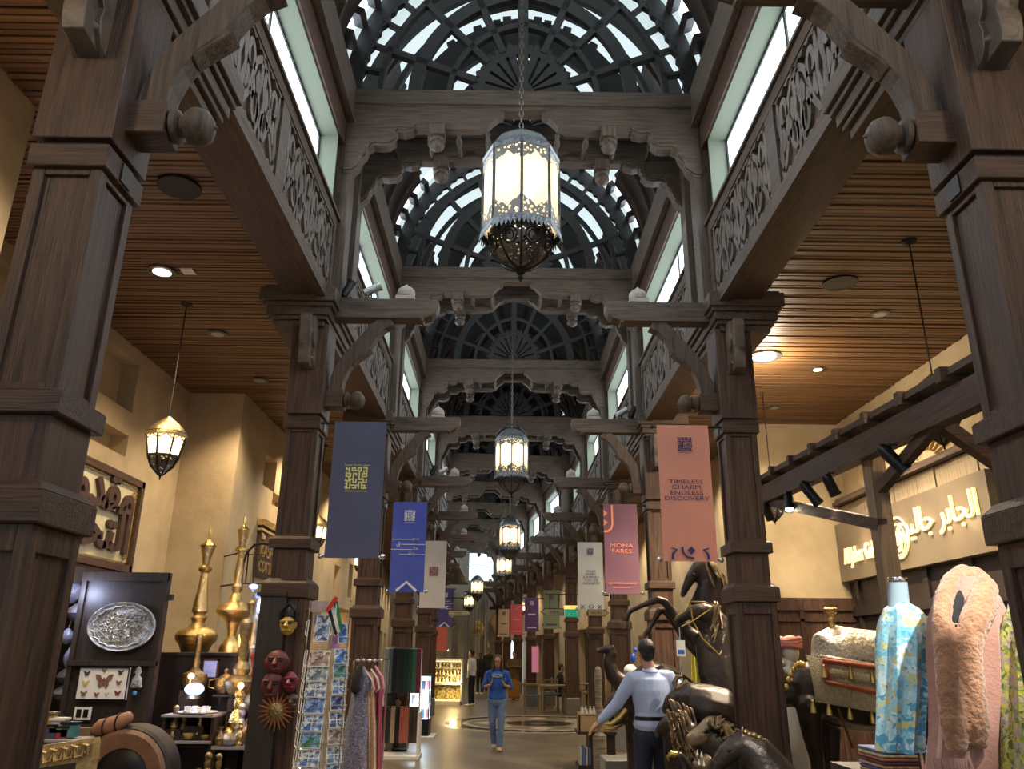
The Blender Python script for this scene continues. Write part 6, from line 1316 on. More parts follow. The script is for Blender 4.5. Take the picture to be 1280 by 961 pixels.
mb = MB(); mb.box(a.x+.15, b.x, Y-.2, Y+.3, 0, .48); mb.box(a.x-.02, b.x+.02, Y-.25, Y+.32, .48, .52); mb.box(a.x-.02, b.x, Y-.25, Y+.3, 0, .06); mb.build('carcass', 'blackwood', t, world=True)
for k, c in enumerate(((.45, .45, .42), (.10, .16, .30), (.35, .36, .38), (.08, .12, .2))):
    tag(MB().box(a.x+.0+k*.045, a.x+.035+k*.045, Y-.22, Y+.05, .06, .30).build('folded_textile', mat('folded_textile_cloth', c, .9)), f'{["pale", "blue", "grey", "dark blue"][k]} upright folded textile on the lowest shelf of the low stand', 'textile', 'textiles under the basket')
t = thing('wicker_basket', 'pale wicker basket full of small bottles', 'basket', (a.x+.25, Y, .52)); M['wicker'] = mat('pale_wicker', (0.40, 0.26, 0.11), .8, col2=(.55, .40, .2), noise_scale=60, bump=1, bump_scale=70)
mb = MB(); mb.frustum(.20, .25, 0, .02, hy0=.16, hy1=.18)
for (x0, x1, y0, y1) in ((-.25, .25, -.2, -.18), (-.25, .25, .18, .2), (-.25, -.23, -.2, .2), (.23, .25, -.2, .2)): mb.box(x0, x1, y0, y1, 0, .24)
mb.tube([(-.25, -.2, .24), (.25, -.2, .24), (.25, .2, .24), (-.25, .2, .24)], .014, 6, closed=True); mb.build('basket_body', 'wicker', t)
for k in range(7):
    mb = MB(); x = a.x+.25-.19+k*.062; mb.lathe([(.024, .6), (.025, .80), (.012, .84), (.012, .87), (.016, .875)], 10, c=(x, Y-.13+.05*(k % 2), 0)); tag(mb.build('bottle', 'white_cloth'), f'small white bottle in the wicker basket, {["leftmost", "second", "third", "middle", "fifth", "sixth", "rightmost"][k]} of the row', 'bottle', 'bottles in the basket')
t = thing('stone_plinth_block', 'rough stone plinth block beside the man under the elephant tusks', 'plinth', (1.25, 9.6, 0)); MB().box(1.12, 1.5, 9.4, 9.9, 0, .55).build('block', 'stone', t, world=True, bevel=.01)
Y = 12.6; t = thing('carved_totem', 'pale striped carved totem beside the camel neck', 'ornament', (at(748, 860, Y).x, Y, 0)); mb = MB(); p = at(748, 860, Y)
mb.lathe([(.10, 0), (.10, .5), (.04, .55), (.05, 1.0), (.055, 1.25), (.05, 1.42), (.02, 1.46)], 10, c=(p.x, Y, 0)); mb.build('shaft', mat('striped_bone', (.42, .36, .26), .6, col2=(.1, .07, .05), noise_scale=3, stretch=(1, 1, 12)), t, world=True)

# ---------------------------------------------------------------- distant furniture and kiosks
def chair(nm, label, x, y, rz):
    t = thing(nm, label, 'chair', (x, y, 0), rz); c = M['chairwood']
    mb = MB(); mb.box(-.22, .22, -.22, .22, .44, .48); mb.build('seat', 'blue_seat', t)
    for sx in (-1, 1):
        MB().box(sx*.22, sx*.18, -.22, -.18, 0, .92).build('leg', c, t); MB().box(sx*.22, sx*.18, .18, .22, 0, .45).build('leg', c, t)
    for z in (.60, .72, .84): MB().box(-.2, .2, -.215, -.19, z, z+.06).build('back_slat', c, t)
    return t
M['chairwood'] = mat('green_brown_chair_wood', (0.16, 0.12, 0.05), .5, col2=(.25, .19, .09), noise_scale=5, stretch=(1, 1, 6)); M['blue_seat'] = mat('blue_green_seat', (0.05, 0.12, 0.13), .8)
def table(label, x, y):
    t = thing('cafe_table', label, 'table', (x, y, 0)); MB().box(-.38, .38, -.38, .38, .72, .76).build('tabletop', 'chairwood', t)
    for sx in (-1, 1):
        for sy in (-1, 1): MB().box(sx*.34, sx*.29, sy*.34, sy*.29, 0, .72).build('leg', 'chairwood', t)
table('square wooden cafe table between the two seated people', 2.3, 26.1); table('second square cafe table nearer the viewer', 1.45, 24.6)
chair('cafe_chair', 'cafe chair under the person in black', 1.72, 26.2, -PI/2); chair('cafe_chair', 'cafe chair under the person in the pinkish top', 2.9, 26.0, PI/2); chair('cafe_chair', 'empty cafe chair left of the second table', 0.85, 24.5, -PI/2); chair('cafe_chair', 'empty cafe chair beyond the second table', 1.45, 25.3, PI); chair('cafe_chair', 'empty cafe chair behind the seated people', 2.3, 27.4, PI)
p = at(663, 872, 27.5); t = thing('planter', 'square grey stone planter box far down on the right', 'planter', (p.x, 27.5, 0)); MB().box(p.x-.22, p.x+.22, 27.3, 27.7, 0, .62).build('box', 'stone', t, world=True); MB().box(p.x-.25, p.x+.25, 27.27, 27.73, .62, .68).build('rim', 'chairwood', t, world=True)
p = at(669, 840, 29); t = thing('poster_stand', 'pink poster on a thin dark stand far down on the right', 'poster', (p.x, 29, 0)); MB().box(p.x-.12, p.x+.12, 29, 29.02, 1.0, 1.85).build('poster', mat('pink_poster', (.6, .2, .3), .6, emit=(.6, .2, .3), estr=.3), t, world=True); MB().tube([(p.x, 29.03, 0), (p.x, 29.03, 1.9)], .015).build('stand', 'black', t, world=True); MB().box(p.x-.15, p.x+.15, 28.9, 29.15, 0, .03).build('foot', 'black', t, world=True)
# yellow-lit jewellery kiosk
M['kiosk_glow'] = emis('warm_display_light', (1.0, 0.68, 0.24), 1.5); M['kiosk_goods'] = printed('gold_and_silver_trinkets', [(.7, .5, .1), (.2, .12, .04), (.8, .7, .3), (.5, .5, .45), (.1, .06, .03)], 14)
t = thing('lit_kiosk', 'yellow-lit glass jewellery kiosk left of the white jacket', 'kiosk', (-1.75, 28.0, 0))
mb = MB(); mb.box(-2.35, -1.35, 27.7, 28.9, 0, .12); mb.box(-2.35, -1.35, 27.7, 28.9, .62, .68); mb.box(-2.35, -1.35, 27.7, 28.9, 1.36, 1.42)
for x in (-2.33, -1.37):
    for y in (27.72, 28.88): mb.box(x-.02, x+.02, y-.02, y+.02, 0, 1.42)
mb.build('frame', 'white', t, world=True)
for z in (.13, .66, 1.33): MB().box(-2.3, -1.4, 27.72, 27.76, z, z+.035).build('light_strip', 'kiosk_glow', t, world=True)
MB().box(-2.3, -1.4, 27.9, 28.0, .17, .6).build('lower_back', 'kiosk_goods', t, world=True)
mb = MB(); mb.box(-2.3, -1.4, 28.1, 28.2, .68, 1.34); mb.build('goods_back', 'kiosk_goods', t, world=True)
random.seed(2)
for j, z in enumerate((.70, .92, 1.14)):
    MB().box(-2.3, -1.4, 27.8, 28.1, z-.012, z).build('shelf', 'white', t, world=True)
    for k in range(7):
        mb = MB(); mb.lathe([(.03, z), (.045, z+.05), (.02, z+.11), (.03, z+.14), (.01, z+.16)], 8, c=(-2.22+k*.125, 27.86, 0)); tag(mb.build('trinket', 'brass' if (k+j) % 3 else 'white'), f'small {"gilt" if (k+j) % 3 else "white"} trinket on the {["lower", "middle", "upper"][j]} kiosk shelf, {ORD2[k]} from the left', 'trinket', 'trinkets in the lit kiosk')
light('POINT', (-1.6, 27.5, .8), 16, (1, .7, .3), .1, name='kiosk_light'); light('POINT', (-1.8, 28.0, 1.7), 20, (1, .75, .4), .1, name='kiosk_light')
# white-lit showcase of phone cases
t = thing('lit_showcase', 'cool white-lit glass showcase of colourful small goods', 'showcase', (-1.75, 17.6, 0))
x0, x1 = -2.05, -1.5; M['cool_glow'] = emis('cool_case_light', (.85, .95, 1.0), 2.6)
mb = MB(); mb.box(x0, x1, 17.4, 18.0, 0, .05); mb.box(x0, x1+.02, 17.38, 18.0, 1.17, 1.21); mb.box(x1-.02, x1, 17.4, 17.42, 0, 1.2); mb.box(x0, x0+.02, 17.4, 17.42, 0, 1.2); mb.box(x0, x1, 17.42, 17.98, .05, .34); mb.build('case', 'black', t, world=True)
MB().box(x0-.05, x1+.12, 17.3, 18.1, 0, .03).build('white_base', 'white', t, world=True)
for z in (.36, .62, .90): MB().box(x0+.02, x1-.02, 17.41, 17.9, z-.012, z).build('glass_shelf', 'cool_glow', t, world=True)
MB().box(x0+.02, x1-.02, 17.8, 17.82, .36, 1.17).build('lit_back', mat('pale_lit_back', (.6, .68, .66), .5, emit=(.75, .9, .95), estr=.5), t, world=True)
PC = [(.6, .2, .25), (.1, .3, .5), (.7, .65, .5), (.2, .5, .5), (.7, .4, .5), (.05, .06, .1), (.5, .55, .6), (.1, .25, .6)]
for j, z in enumerate((.36, .62, .90)):
    for k in range(5):
        mb = MB(); x = x0+.07+k*.10; mb.add([(x, 17.46, z), (x+.075, 17.48, z), (x+.07, 17.56, z+.17), (x-.005, 17.54, z+.17), (x, 17.475, z-.0), (x+.075, 17.495, z), (x+.07, 17.575, z+.17), (x-.005, 17.555, z+.17)], [(0, 1, 2, 3), (7, 6, 5, 4), (0, 4, 5, 1), (1, 5, 6, 2), (2, 6, 7, 3), (3, 7, 4, 0)])
        tag(mb.build('phone_case', mat('glossy_case', PC[(k*3+j*2) % 8], .3)), f'colourful case on the {["lowest", "middle", "top"][j]} showcase shelf, {["leftmost", "second", "middle", "fourth", "rightmost"][k]}', 'case', 'cases in the showcase')
light('POINT', (-1.65, 17.3, .9), 10, (.85, .95, 1), .1, name='case_light')
t = thing('pink_display_card', 'pinkish display card standing on the lit showcase', 'card', (-1.8, 17.6, 1.21)); MB().box(-1.98, -1.7, 17.55, 17.57, 1.21, 1.52).build('card', mat('pink_card', (.45, .22, .2), .6), t, world=True); MB().box(-1.90, -1.78, 17.54, 17.55, 1.24, 1.40).build('dark_print', 'black', t, world=True)

# ---------------------------------------------------------------- end wall sculptures and netting
def onend(px, py): v = at(px, py, 47.9); return v
p = onend(597, 786); t = thing('wall_sculpture', 'yellow flower-like wall sculpture high on the far wall', 'sculpture', tuple(p)); mb = MB()
for k in range(9): q = 2*PI*k/9; mb.ball((.22*math.cos(q), 0, .28*math.sin(q)), .16, 8, 6, (1, .4, 1.2))
mb.build('petals', mat('ochre_yellow', (.45, .32, .04), .7), t); MB().ball((0, -.08, 0), .16, 10, 8, (1, .4, 1)).build('centre', 'brass', t)
p = onend(620, 782); t = thing('wall_sculpture', 'brown figure-shaped wall sculpture right of the yellow one', 'sculpture', tuple(p)); mb = MB(); loft(mb, [(0, 0, -.9, .08, .06), (.05, 0, -.4, .22, .12), (-.1, 0, .1, .3, .14), (.05, 0, .6, .22, .12), (.25, 0, 1.0, .12, .08)], n=12); organic(mb, 'figure', mat('brown_terracotta', (.22, .13, .06), .7), t, .04)
a, b = onend(583, 740), onend(610, 835); t = thing('net_drape', 'tall grey netting drape hanging on the far wall', 'drape', (a.x, 47.5, 0)); M['net'] = mat('grey_netting', (.10, .10, .09), .8, col2=(.2, .2, .19), noise_scale=6)
for k in range(12): x = a.x+(b.x-a.x)*k/11; mb = MB(); mb.tube([(x+.05*math.sin(k), 47.4, a.z), (x+.12*math.sin(k*2.1), 47.35, (a.z+b.z)/2), (x, 47.4, .1)], .022, 4); mb.build('net_strand', 'net', t, world=True)
mb = MB(); mb.tube([(a.x-.1, 47.4, a.z), (b.x+.1, 47.4, a.z)], .04, 6); mb.build('net_rail', 'iron', t, world=True)
# ---------------------------------------------------------------- left shop goods
M['shelf_edge'] = mat('lit_shelf_edge', (0.30, 0.28, 0.30), .5)  # pale colour stands in for light on the shelf edges
Y = 8.35
def XZ(px, py, y=Y): v = at(px, py, y); return v.x, v.z
xa = XZ(203, 900)[0]; xb = XZ(268, 900)[0]; xc = XZ(272, 900)[0]; xd = XZ(346, 900)[0]
z1 = XZ(235, 893)[1]; z2 = XZ(235, 926)[1]; z3 = XZ(310, 932)[1]
t = thing('display_shelf', 'black stepped shelf with tea cups and dark boxes in the left shop', 'shelf', ((xa+xb)/2, Y, 0))
for z, d in ((z1, .30), (z2, .40)): mb = MB(); mb.box(xa, xb, Y-.05, Y+.45, z-.02, z); mb.build('shelf_board', 'shelf_edge', t, world=True)
mb = MB(); mb.box(xa, xb, Y+.40, Y+.45, 0, z1); mb.box(xa, xa+.03, Y, Y+.45, 0, z1-.02); mb.box(xb-.03, xb, Y, Y+.45, 0, z1-.02); mb.build('carcass', 'blackwood', t, world=True)
t = thing('glass_shelf_unit', 'crowded shelf of brassware and figurines below the tall lamps', 'shelf', ((xc+xd)/2, Y, 0))
mb = MB(); mb.box(xc, xd, Y-.1, Y+.5, z3-.025, z3); mb.build('shelf_board', 'shelf_edge', t, world=True)
z4 = XZ(310, 890)[1]
mb = MB(); mb.box(xc, xd, Y+.46, Y+.5, 0, z4+.1); mb.box(xc, xc+.03, Y-.05, Y+.5, 0, z3-.025); mb.box(xd-.03, xd, Y-.05, Y+.5, 0, z3-.025); mb.box(xc, xd, Y+.25, Y+.46, z4-.02, z4); mb.build('carcass', 'blackwood', t, world=True)
# cabinet carrying the tall pieces
xl, zl = XZ(205, 815, 9.6); xr = XZ(330, 815, 9.6)[0]
t = thing('dark_cabinet', 'dark cabinet that carries the two tall brass lamps', 'cabinet', ((xl+xr)/2, 9.6, 0)); mb = MB(); mb.box(xl, xr, 9.3, 10.1, 0, zl-.03); mb.build('carcass', 'blackwood', t, world=True); MB().box(xl-.03, xr+.03, 9.26, 10.1, zl-.03, zl).build('cabinet_top', 'blackwood', t, world=True)
def brass_lathe(nm, label, cat, px, pyb, y, prof, m='brass', n=20, extra=None, parts=None):
    """prof rows: (half width px, photo row) from the base upward"""
    k = (at(px+10, pyb, y)-at(px, pyb, y)).length/10; b = at(px, pyb, y); t = thing(nm, label, cat, (b.x, y, b.z))
    pr = [(max(r*k, .002), at(px, py, y).z-b.z) for r, py in prof]
    cuts = parts or [(0, len(pr), 'body')]
    for a, c, nme in cuts:
        mb = MB(); mb.lathe(pr[a:c+1], n); mb.build(nme, m, t)
    if extra: extra(t, k)
    return t
zc = 815
brass_lathe('brass_lamp_tower', 'tall engraved brass floor lamp, left of the two in the shop', 'lamp', 243, 815, 9.5, [(16, 815), (20, 806), (25, 800), (26, 794), (22, 788), (12, 784), (8, 778), (10, 772), (7, 768), (10, 764), (9, 757), (6, 735), (5, 720), (4.5, 716), (8, 713), (8.5, 710), (4.5, 706), (5, 700), (8, 688), (9, 684), (10.5, 682), (7, 679), (3, 675), (1.5, 673), (2.2, 667), (1.2, 662), (.4, 659)],
            parts=[(0, 5, 'base_bulb'), (5, 13, 'stem'), (13, 16, 'ring'), (16, 21, 'cup'), (21, 26, 'finial')])
brass_lathe('brass_lamp_tower', 'tallest plain brass floor lamp with a wide bowl', 'lamp', 287, 815, 9.4, [(14, 815), (13, 808), (9, 801), (5, 795), (6, 787), (9, 778), (13, 773), (20, 769), (23, 763), (20, 757), (12, 753), (9, 750), (5, 741), (6.5, 737), (7, 733), (5, 730), (4.5, 727), (5.5, 716), (3.5, 693), (4, 690), (8, 688), (8, 685), (4, 682), (5, 676), (7.5, 664), (8, 662), (4.5, 659), (1.5, 656), (2.4, 650), (1, 645), (.4, 642)],
            parts=[(0, 5, 'pedestal_foot'), (5, 12, 'wide_bowl'), (12, 19, 'stem'), (19, 22, 'ring'), (22, 26, 'cup'), (26, 30, 'finial')])
brass_lathe('brass_lantern', 'pierced brass lantern glowing amber, under the left tall lamp', 'lantern', 241, 862, 8.9, [(9, 862), (15, 858), (17, 850), (15, 842), (7, 838), (4, 834), (5, 828), (3.5, 822), (4, 800), (6, 796), (3, 792)], 'filigree_brass' if 'filigree_brass' in M else 'old_brass')
brass_lathe('brass_lantern', 'large pierced brass bowl lantern glowing amber above the figurines', 'lantern', 298, 872, 8.7, [(6, 872), (14, 866), (19, 857), (20, 851), (14, 846), (9, 843), (11, 836), (8, 830), (5, 826), (6, 815), (5, 800), (7, 795), (8, 778), (5, 774)], 'old_brass')
brass_lathe('brass_ewer', 'slim engraved brass ewer right of the tallest lamp', 'ewer', 309, 815, 9.2, [(8, 815), (9, 806), (5, 800), (4.5, 790), (5, 780), (6.5, 776), (4, 770), (5.5, 758), (7, 754), (3, 750)], 'old_brass')
brass_lathe('chrome_column_lamp', 'grey metal column lamp with a blue light on top', 'lamp', 318, 800, 9.0, [(8, 850), (5, 845), (4.5, 815), (6, 810), (4, 806), (4, 780), (7, 776), (7, 772), (4, 768), (4.5, 752), (9, 748), (8, 744), (3, 740)], 'pewter')
b_ = at(241, 862, 8.9); t = thing('lamp_pillar', 'black pillar stand beneath the left pierced brass lantern', 'stand', (b_.x, 8.9, 0)); MB().box(b_.x-.1, b_.x+.1, 8.8, 9.0, 0, b_.z-.001).build('pillar', 'blackwood', t, world=True); b_ = at(298, 872, 8.7); t = thing('lamp_pillar', 'black pillar stand beneath the large pierced bowl lantern', 'stand', (b_.x, 8.7, 0)); MB().box(b_.x-.08, b_.x+.08, 8.62, 8.78, 0, b_.z-.001).build('pillar', 'blackwood', t, world=True)
# bluish lit globes and small lamps
def glow(nm, label, px, py, y, r, c, s, e=0, sz=(1, 1, 1)):
    p = at(px, py, y); t = thing(nm, label, 'lamp', tuple(p)); mb = MB(); mb.ball((0, 0, 0), r, 14, 10, sz); mb.build('glass_shade', emis('lamp_shade_glow', c, s), t)
    mb = MB(); mb.lathe([(r*.7, -r*sz[2]*1.0-.03), (r*.6, -r*sz[2]), (r*.3, -r*sz[2]*.8)], 12); mb.build('lamp_foot', 'old_brass', t)
    if e: light('POINT', (p.x, p.y-.12, p.z), e, c, .05, name='small_lamp_light')
glow('oval_lamp', 'oval blue-white glowing lamp above the tea cups', 243, 861, 8.6, .10, (.25, .45, 1.0), 2.6, 3, (1, .7, .6)); glow('blue_lamp', 'small blue lamp on top of the column lamp', 317, 733, 8.9, .045, (.12, .25, 1.0), 9, 2, (1, 1, .6))
glow('mosaic_lamp', 'bright blue and white mosaic lamp on the figurine shelf', 320, 888, 8.3, .045, (.4, .45, 1.0), 4, .5, (.7, .7, 1.5)); glow('amber_lamp', 'small amber lamp shining inside the pierced bowl', 301, 857, 8.45, .03, (1, .55, .15), 10, 2.5); glow('amber_lamp', 'small amber lamp shining in the pierced lantern on the left', 239, 845, 8.65, .03, (1, .55, .15), 9, 2.5)
glow('amber_lamp', 'tall amber glass lamp behind the engraved ewer', 301, 800, 9.0, .03, (1, .45, .08), 3, .8, (1, 1, 3)); glow('white_lamp', 'icy white fluted lamp hanging near the second left column', 327, 757, 8.6, .05, (.8, .9, 1.0), 5, 1.5, (.9, .9, 1.7))
# small framed blue picture
a = at(253, 846, 9.05); b = at(272, 826, 9.05); t = thing('small_picture', 'small blue-lit picture between the brass lanterns', 'picture', (a.x, 9.05, a.z)); MB().box(0, b.x-a.x, 0, .02, 0, b.z-a.z).build('print', mat('blue_print_picture', (.16, .2, .42), .4, col2=(.4, .42, .6), noise_scale=30, emit=(.3, .35, .8), estr=.3), t)
mb = MB()
for q in ((-.02, 0, -.02, b.z-a.z+.02), (b.x-a.x, b.x-a.x+.02, -.02, b.z-a.z+.02)): mb.box(q[0], q[1], -.01, .03, q[2], q[3])
mb.box(-.02, b.x-a.x+.02, -.01, .03, -.02, 0); mb.box(-.02, b.x-a.x+.02, -.01, .03, b.z-a.z, b.z-a.z+.02); mb.build('frame', 'wood_z', t)
# tea tray and cups
p = at(246, 893, 8.5); t = thing('tea_tray', 'round white tray carrying small tea cups', 'tray', (p.x, 8.5, z1)); mb = MB(); mb.lathe([(.15, .0), (.19, .012), (.195, .02), (.15, .012), (.01, .010)], 24); mb.build('dish', 'white', t)
for k in range(6):
    q = 2*PI*k/6; c = mb = MB(); mb.lathe([(.016, .013), (.028, .03), (.032, .065), (.029, .065), (.024, .03), (.004, .02)], 12, c=(p.x+.10*math.cos(q), 8.5+.09*math.sin(q), z1)); tag(mb.build('tea_cup', 'white'), f'small white tea cup on the round tray, {["right", "back right", "back left", "left", "front left", "front right"][k]}', 'cup', 'tea cups on the tray')
# many small goods
BODY = [('figurine', [(.03, 0), (.045, .03), (.03, .07), (.05, .11), (.035, .16), (.02, .18), (.03, .21), (.02, .24), (.003, .25)]), ('vase', [(.03, 0), (.055, .05), (.05, .09), (.02, .13), (.018, .17), (.03, .19)]), ('teapot', [(.04, 0), (.065, .04), (.06, .08), (.03, .11), (.012, .12), (.015, .14), (.003, .15)]),
        ('bowl', [(.02, 0), (.05, .02), (.07, .06), (.066, .06), (.045, .025), (.003, .012)]), ('candlestick', [(.05, 0), (.045, .015), (.012, .03), (.02, .09), (.01, .12), (.018, .19), (.028, .20), (.022, .22)])]
GM = [('brass', 'brass'), ('bone white', 'white_cloth'), ('dark bronze', 'bronze'), ('aged brass', 'old_brass'), ('silver', 'pewter'), ('red lacquer', mat('red_lacquer', (.35, .04, .03), .3)), ('blue glazed', mat('blue_glaze', (.05, .12, .4), .2)), ('pale grey', mat('pale_grey_ceramic', (.4, .4, .4), .4))]
random.seed(21)
def goods(x0, x1, y0, z, n, shelf, sc=1.0):
    for k in range(n):
        bi = random.randrange(5); gi = random.choice((0, 0, 0, 2, 3, 3, 3, 4, 4, 1, 5, 6, 7)); s = sc*random.uniform(.8, 1.25); x = x0+(x1-x0)*(k+.5)/n
        mb = MB(); mb.lathe([(r*s, h*s) for r, h in BODY[bi][1]], 12); o = thing(BODY[bi][0], f'{GM[gi][0]} {BODY[bi][0]} on the {shelf}, {ORD2[k]} from the left', BODY[bi][0], (x, y0+(k % 2)*.03, z)); mb.build('body', GM[gi][1], o)
        if BODY[bi][0] == 'teapot':
            mb = MB(); mb.tube([(.055*s, 0, .04*s), (.09*s, 0, .07*s), (.10*s, 0, .11*s)], [.012*s, .009*s, .006*s], 6); mb.build('spout', GM[gi][1], o); mb = MB(); mb.tube([(-.05*s, 0, .09*s), (-.10*s, 0, .08*s), (-.10*s, 0, .04*s), (-.06*s, 0, .03*s)], .006*s, 6); mb.build('handle', GM[gi][1], o)
        if BODY[bi][0] == 'figurine': mb = MB(); mb.ball((0, 0, .26*s), .03*s, 8, 6); mb.build('head', GM[gi][1], o)
goods(xc+.03, xd-.03, Y-.03, z3, 11, 'front edge of the crowded shelf', .8); goods(xc+.05, xd-.05, Y+.15, z3, 9, 'back of the crowded shelf', 1.5); goods(xc+.03, xd-.03, Y+.36, z4, 10, 'raised rear ledge', 1.4)
t_ = thing('upper_ledge', 'narrow dark ledge above the crowded shelf', 'shelf', ((xc+xd)/2, Y+.3, 0)); z6 = XZ(310, 872)[1]; MB().box(xc-.25, xd+.05, Y+.50, Y+.75, z6-.02, z6).build('shelf_board', 'blackwood', t_, world=True); MB().box(xc-.25, xd+.05, Y+.72, Y+.75, 0, z6-.02).build('shelf_back', 'blackwood', t_, world=True)
goods(xc-.2, xd, Y+.6, z6, 11, 'narrow ledge above the crowded shelf', 1.5)
goods(xa+.05, xb-.05, Y+.08, z2, 5, 'lower step of the black shelf', 1.0); z5 = XZ(300, 962)[1]
goods(xa+.05, xd-.2, Y-.35, z5-.16, 10, 'low front row at the lower edge', 1.1)
t = thing('low_front_table', 'dark low table at the lower edge of the left shop', 'table', ((xa+xd)/2, Y-.35, 0)); MB().box(xa, xd-.1, Y-.5, Y-.15, z5-.2, z5-.16).build('tabletop', 'blackwood', t, world=True)
for x in (xa+.03, xd-.13):
    for yy in (Y-.47, Y-.18): MB().box(x-.02, x+.02, yy-.02, yy+.02, 0, z5-.2).build('leg', 'blackwood', t, world=True)
for k, (x, y, w) in enumerate(((222, 905, .16), (246, 912, .2))): p = at(x, y, 8.5); tag(MB().box(p.x-w/2, p.x+w/2, 8.4, 8.6, z2, z2+.10+.03*k).build('lacquer_box', 'blackwood', bevel=.005), f'{["smaller", "larger"][k]} black lacquer box on the stepped shelf', 'box')
# ---- masks and carvings on the second left column
Yf = 7.0
def mask(label, px, py, w, h, c, hair=None, y=6.93):
    p = at(px, py, y); t = thing('carved_mask', label, 'mask', tuple(p)); mb = MB(); mb.ball((0, 0, 0), 1, 14, 12, (w, .05, h)); loft(mb, [(0, -.045, h*.3, .012), (0, -.075, -h*.1, .02), (0, -.05, -h*.18, .022)], n=8); mb.ball((0, -.04, -h*.5), .02, 8, 6, (2.0, 1, .7))
    for sx in (-1, 1): mb.ball((sx*w*.95, .01, 0), .02, 8, 6, (.6, .8, 1.6)); mb.ball((sx*w*.4, -.045, h*.38), .022, 8, 6, (1.6, .6, .5))
    mb.build('face', mat('painted_mask', c, .45, col2=tuple(v*.45 for v in c), noise_scale=18), t)
    for sx in (-1, 1): mb = MB(); mb.ball((sx*w*.4, -.052, h*.18), .014, 8, 6, (1.3, .6, .6)); mb.build('eye', 'black', t)
    if hair: mb = MB(); mb.lathe([(w*.9, h*.4), (w*1.0, h*.7), (w*.9, h*1.3), (w*.5, h*1.9), (.01, h*2.0)], 12, sy=.5); mb.tube([(-w*1.05, -.02, h*.3), (-w*1.1, -.02, h*1.2), (0, -.02, h*2.05), (w*1.1, -.02, h*1.2), (w*1.05, -.02, h*.3)], .012, 6); mb.build('headdress', hair, t)
    return t
mask('yellow mask with a tall black headdress on the second left column', 360, 781, .065, .085, (.55, .38, .06), 'black'); mask('dark red carved mask with a pale bald head, upper of the red carvings', 346, 828, .10, .10, (.16, .03, .035)); mask('dark crimson carved figure below the bald mask', 340, 858, .09, .12, (.13, .025, .03)); mask('crimson hooded mask right of the dark red carvings', 363, 852, .06, .08, (.25, .03, .05)); mask('small brown wooden mask low on the column', 366, 876, .05, .055, (.10, .06, .04))
p = at(345, 889, 6.9); t = thing('sun_ornament', 'rust-orange radiating sunburst ornament beside the postcards', 'ornament', tuple(p)); mb = MB(); mb.ball((0, 0, 0), .07, 12, 8, (1, .35, 1)); mb.build('disc', 'old_brass', t)
for k in range(20): q = 2*PI*k/20; mb = MB(); mb.tube([(.05*math.cos(q), 0, .05*math.sin(q)), (.15*math.cos(q), 0, .15*math.sin(q))], [.014, .002], 5); mb.build('ray', mat('rust_ray', (.25, .09, .03), .6) if k == 0 else t.children[1].data.materials[0], t)
t = thing('back_board', 'dark board fixed behind the masks beside the second left column', 'board', (-2.2, 7.0, 0)); a = at(328, 745, 7.05); b = at(338, 900, 7.05); MB().box(a.x, b.x+.05, 7.0, 7.04, 0, a.z).build('board', 'blackwood', t, world=True); MB().box(a.x-.03, b.x+.05, 6.98, 7.06, a.z, a.z+.03).build('board_cap', 'blackwood', t, world=True)
# ---- near left: drum stool, carved gilt frame, oddments
p = at(163, 945, 6.6); t = thing('wheel_drum', 'large round brown leather drum standing on edge at lower left', 'drum', (p.x, 6.6, 0)); R = .34; zc_ = at(160, 908, 6.6).z-R
mb = MB(); mb.lathe([(R, -.12), (R+.02, -.10), (R+.02, .10), (R, .12)], 36, 'y', (0, 0, zc_)); mb.build('rim', 'blackwood', t)
mb = MB(); ring_pts = [(R*.98, -.125), (R*.9, -.15), (R*.6, -.14), (R*.55, -.10)]; mb.lathe(ring_pts, 36, 'y', (0, 0, zc_)); mb.build('leather_band', mat('tan_leather', (.16, .085, .045), .45, col2=(.24, .13, .08), noise_scale=9), t)
mb = MB(); mb.lathe([(R*.58, -.128), (R*.4, -.16), (R*.05, -.165)], 30, 'y', (0, 0, zc_)); mb.build('dark_centre', 'black', t)
mb = MB(); mb.box(-.3, .3, -.15, .15, 0, zc_-R+.03); mb.build('cradle', 'blackwood', t)
p = at(139, 906, 6.5); t = thing('leather_bag', 'tan strapped leather parcel lying on the drum', 'bag', tuple(p)); mb = MB(); loft(mb, [(-.13, 0, -.04, .02, .03), (-.08, 0, -.02, .05, .06), (0, 0, .0, .055, .06), (.08, 0, .03, .05, .055), (.13, 0, .06, .03, .04)], side=(0, 1, 0), n=12); mb.build('parcel', mat('light_leather', (.34, .17, .11), .5), t)
for x, z in ((-.03, -.01), (.06, .02)): mb = MB(); mb.tube([(x+.01*math.cos(q), .062*math.cos(q), z+.064*math.sin(q)) for q in [2*PI*i/12 for i in range(12)]], .006, 5, closed=True); mb.build('strap', 'black', t)
mb = MB(); mb.box(-.28, -.14, -.02, .05, -.16, -.02); mb.build('wooden_bracket', 'chairwood' if 'chairwood' in M else 'wood_z', t)
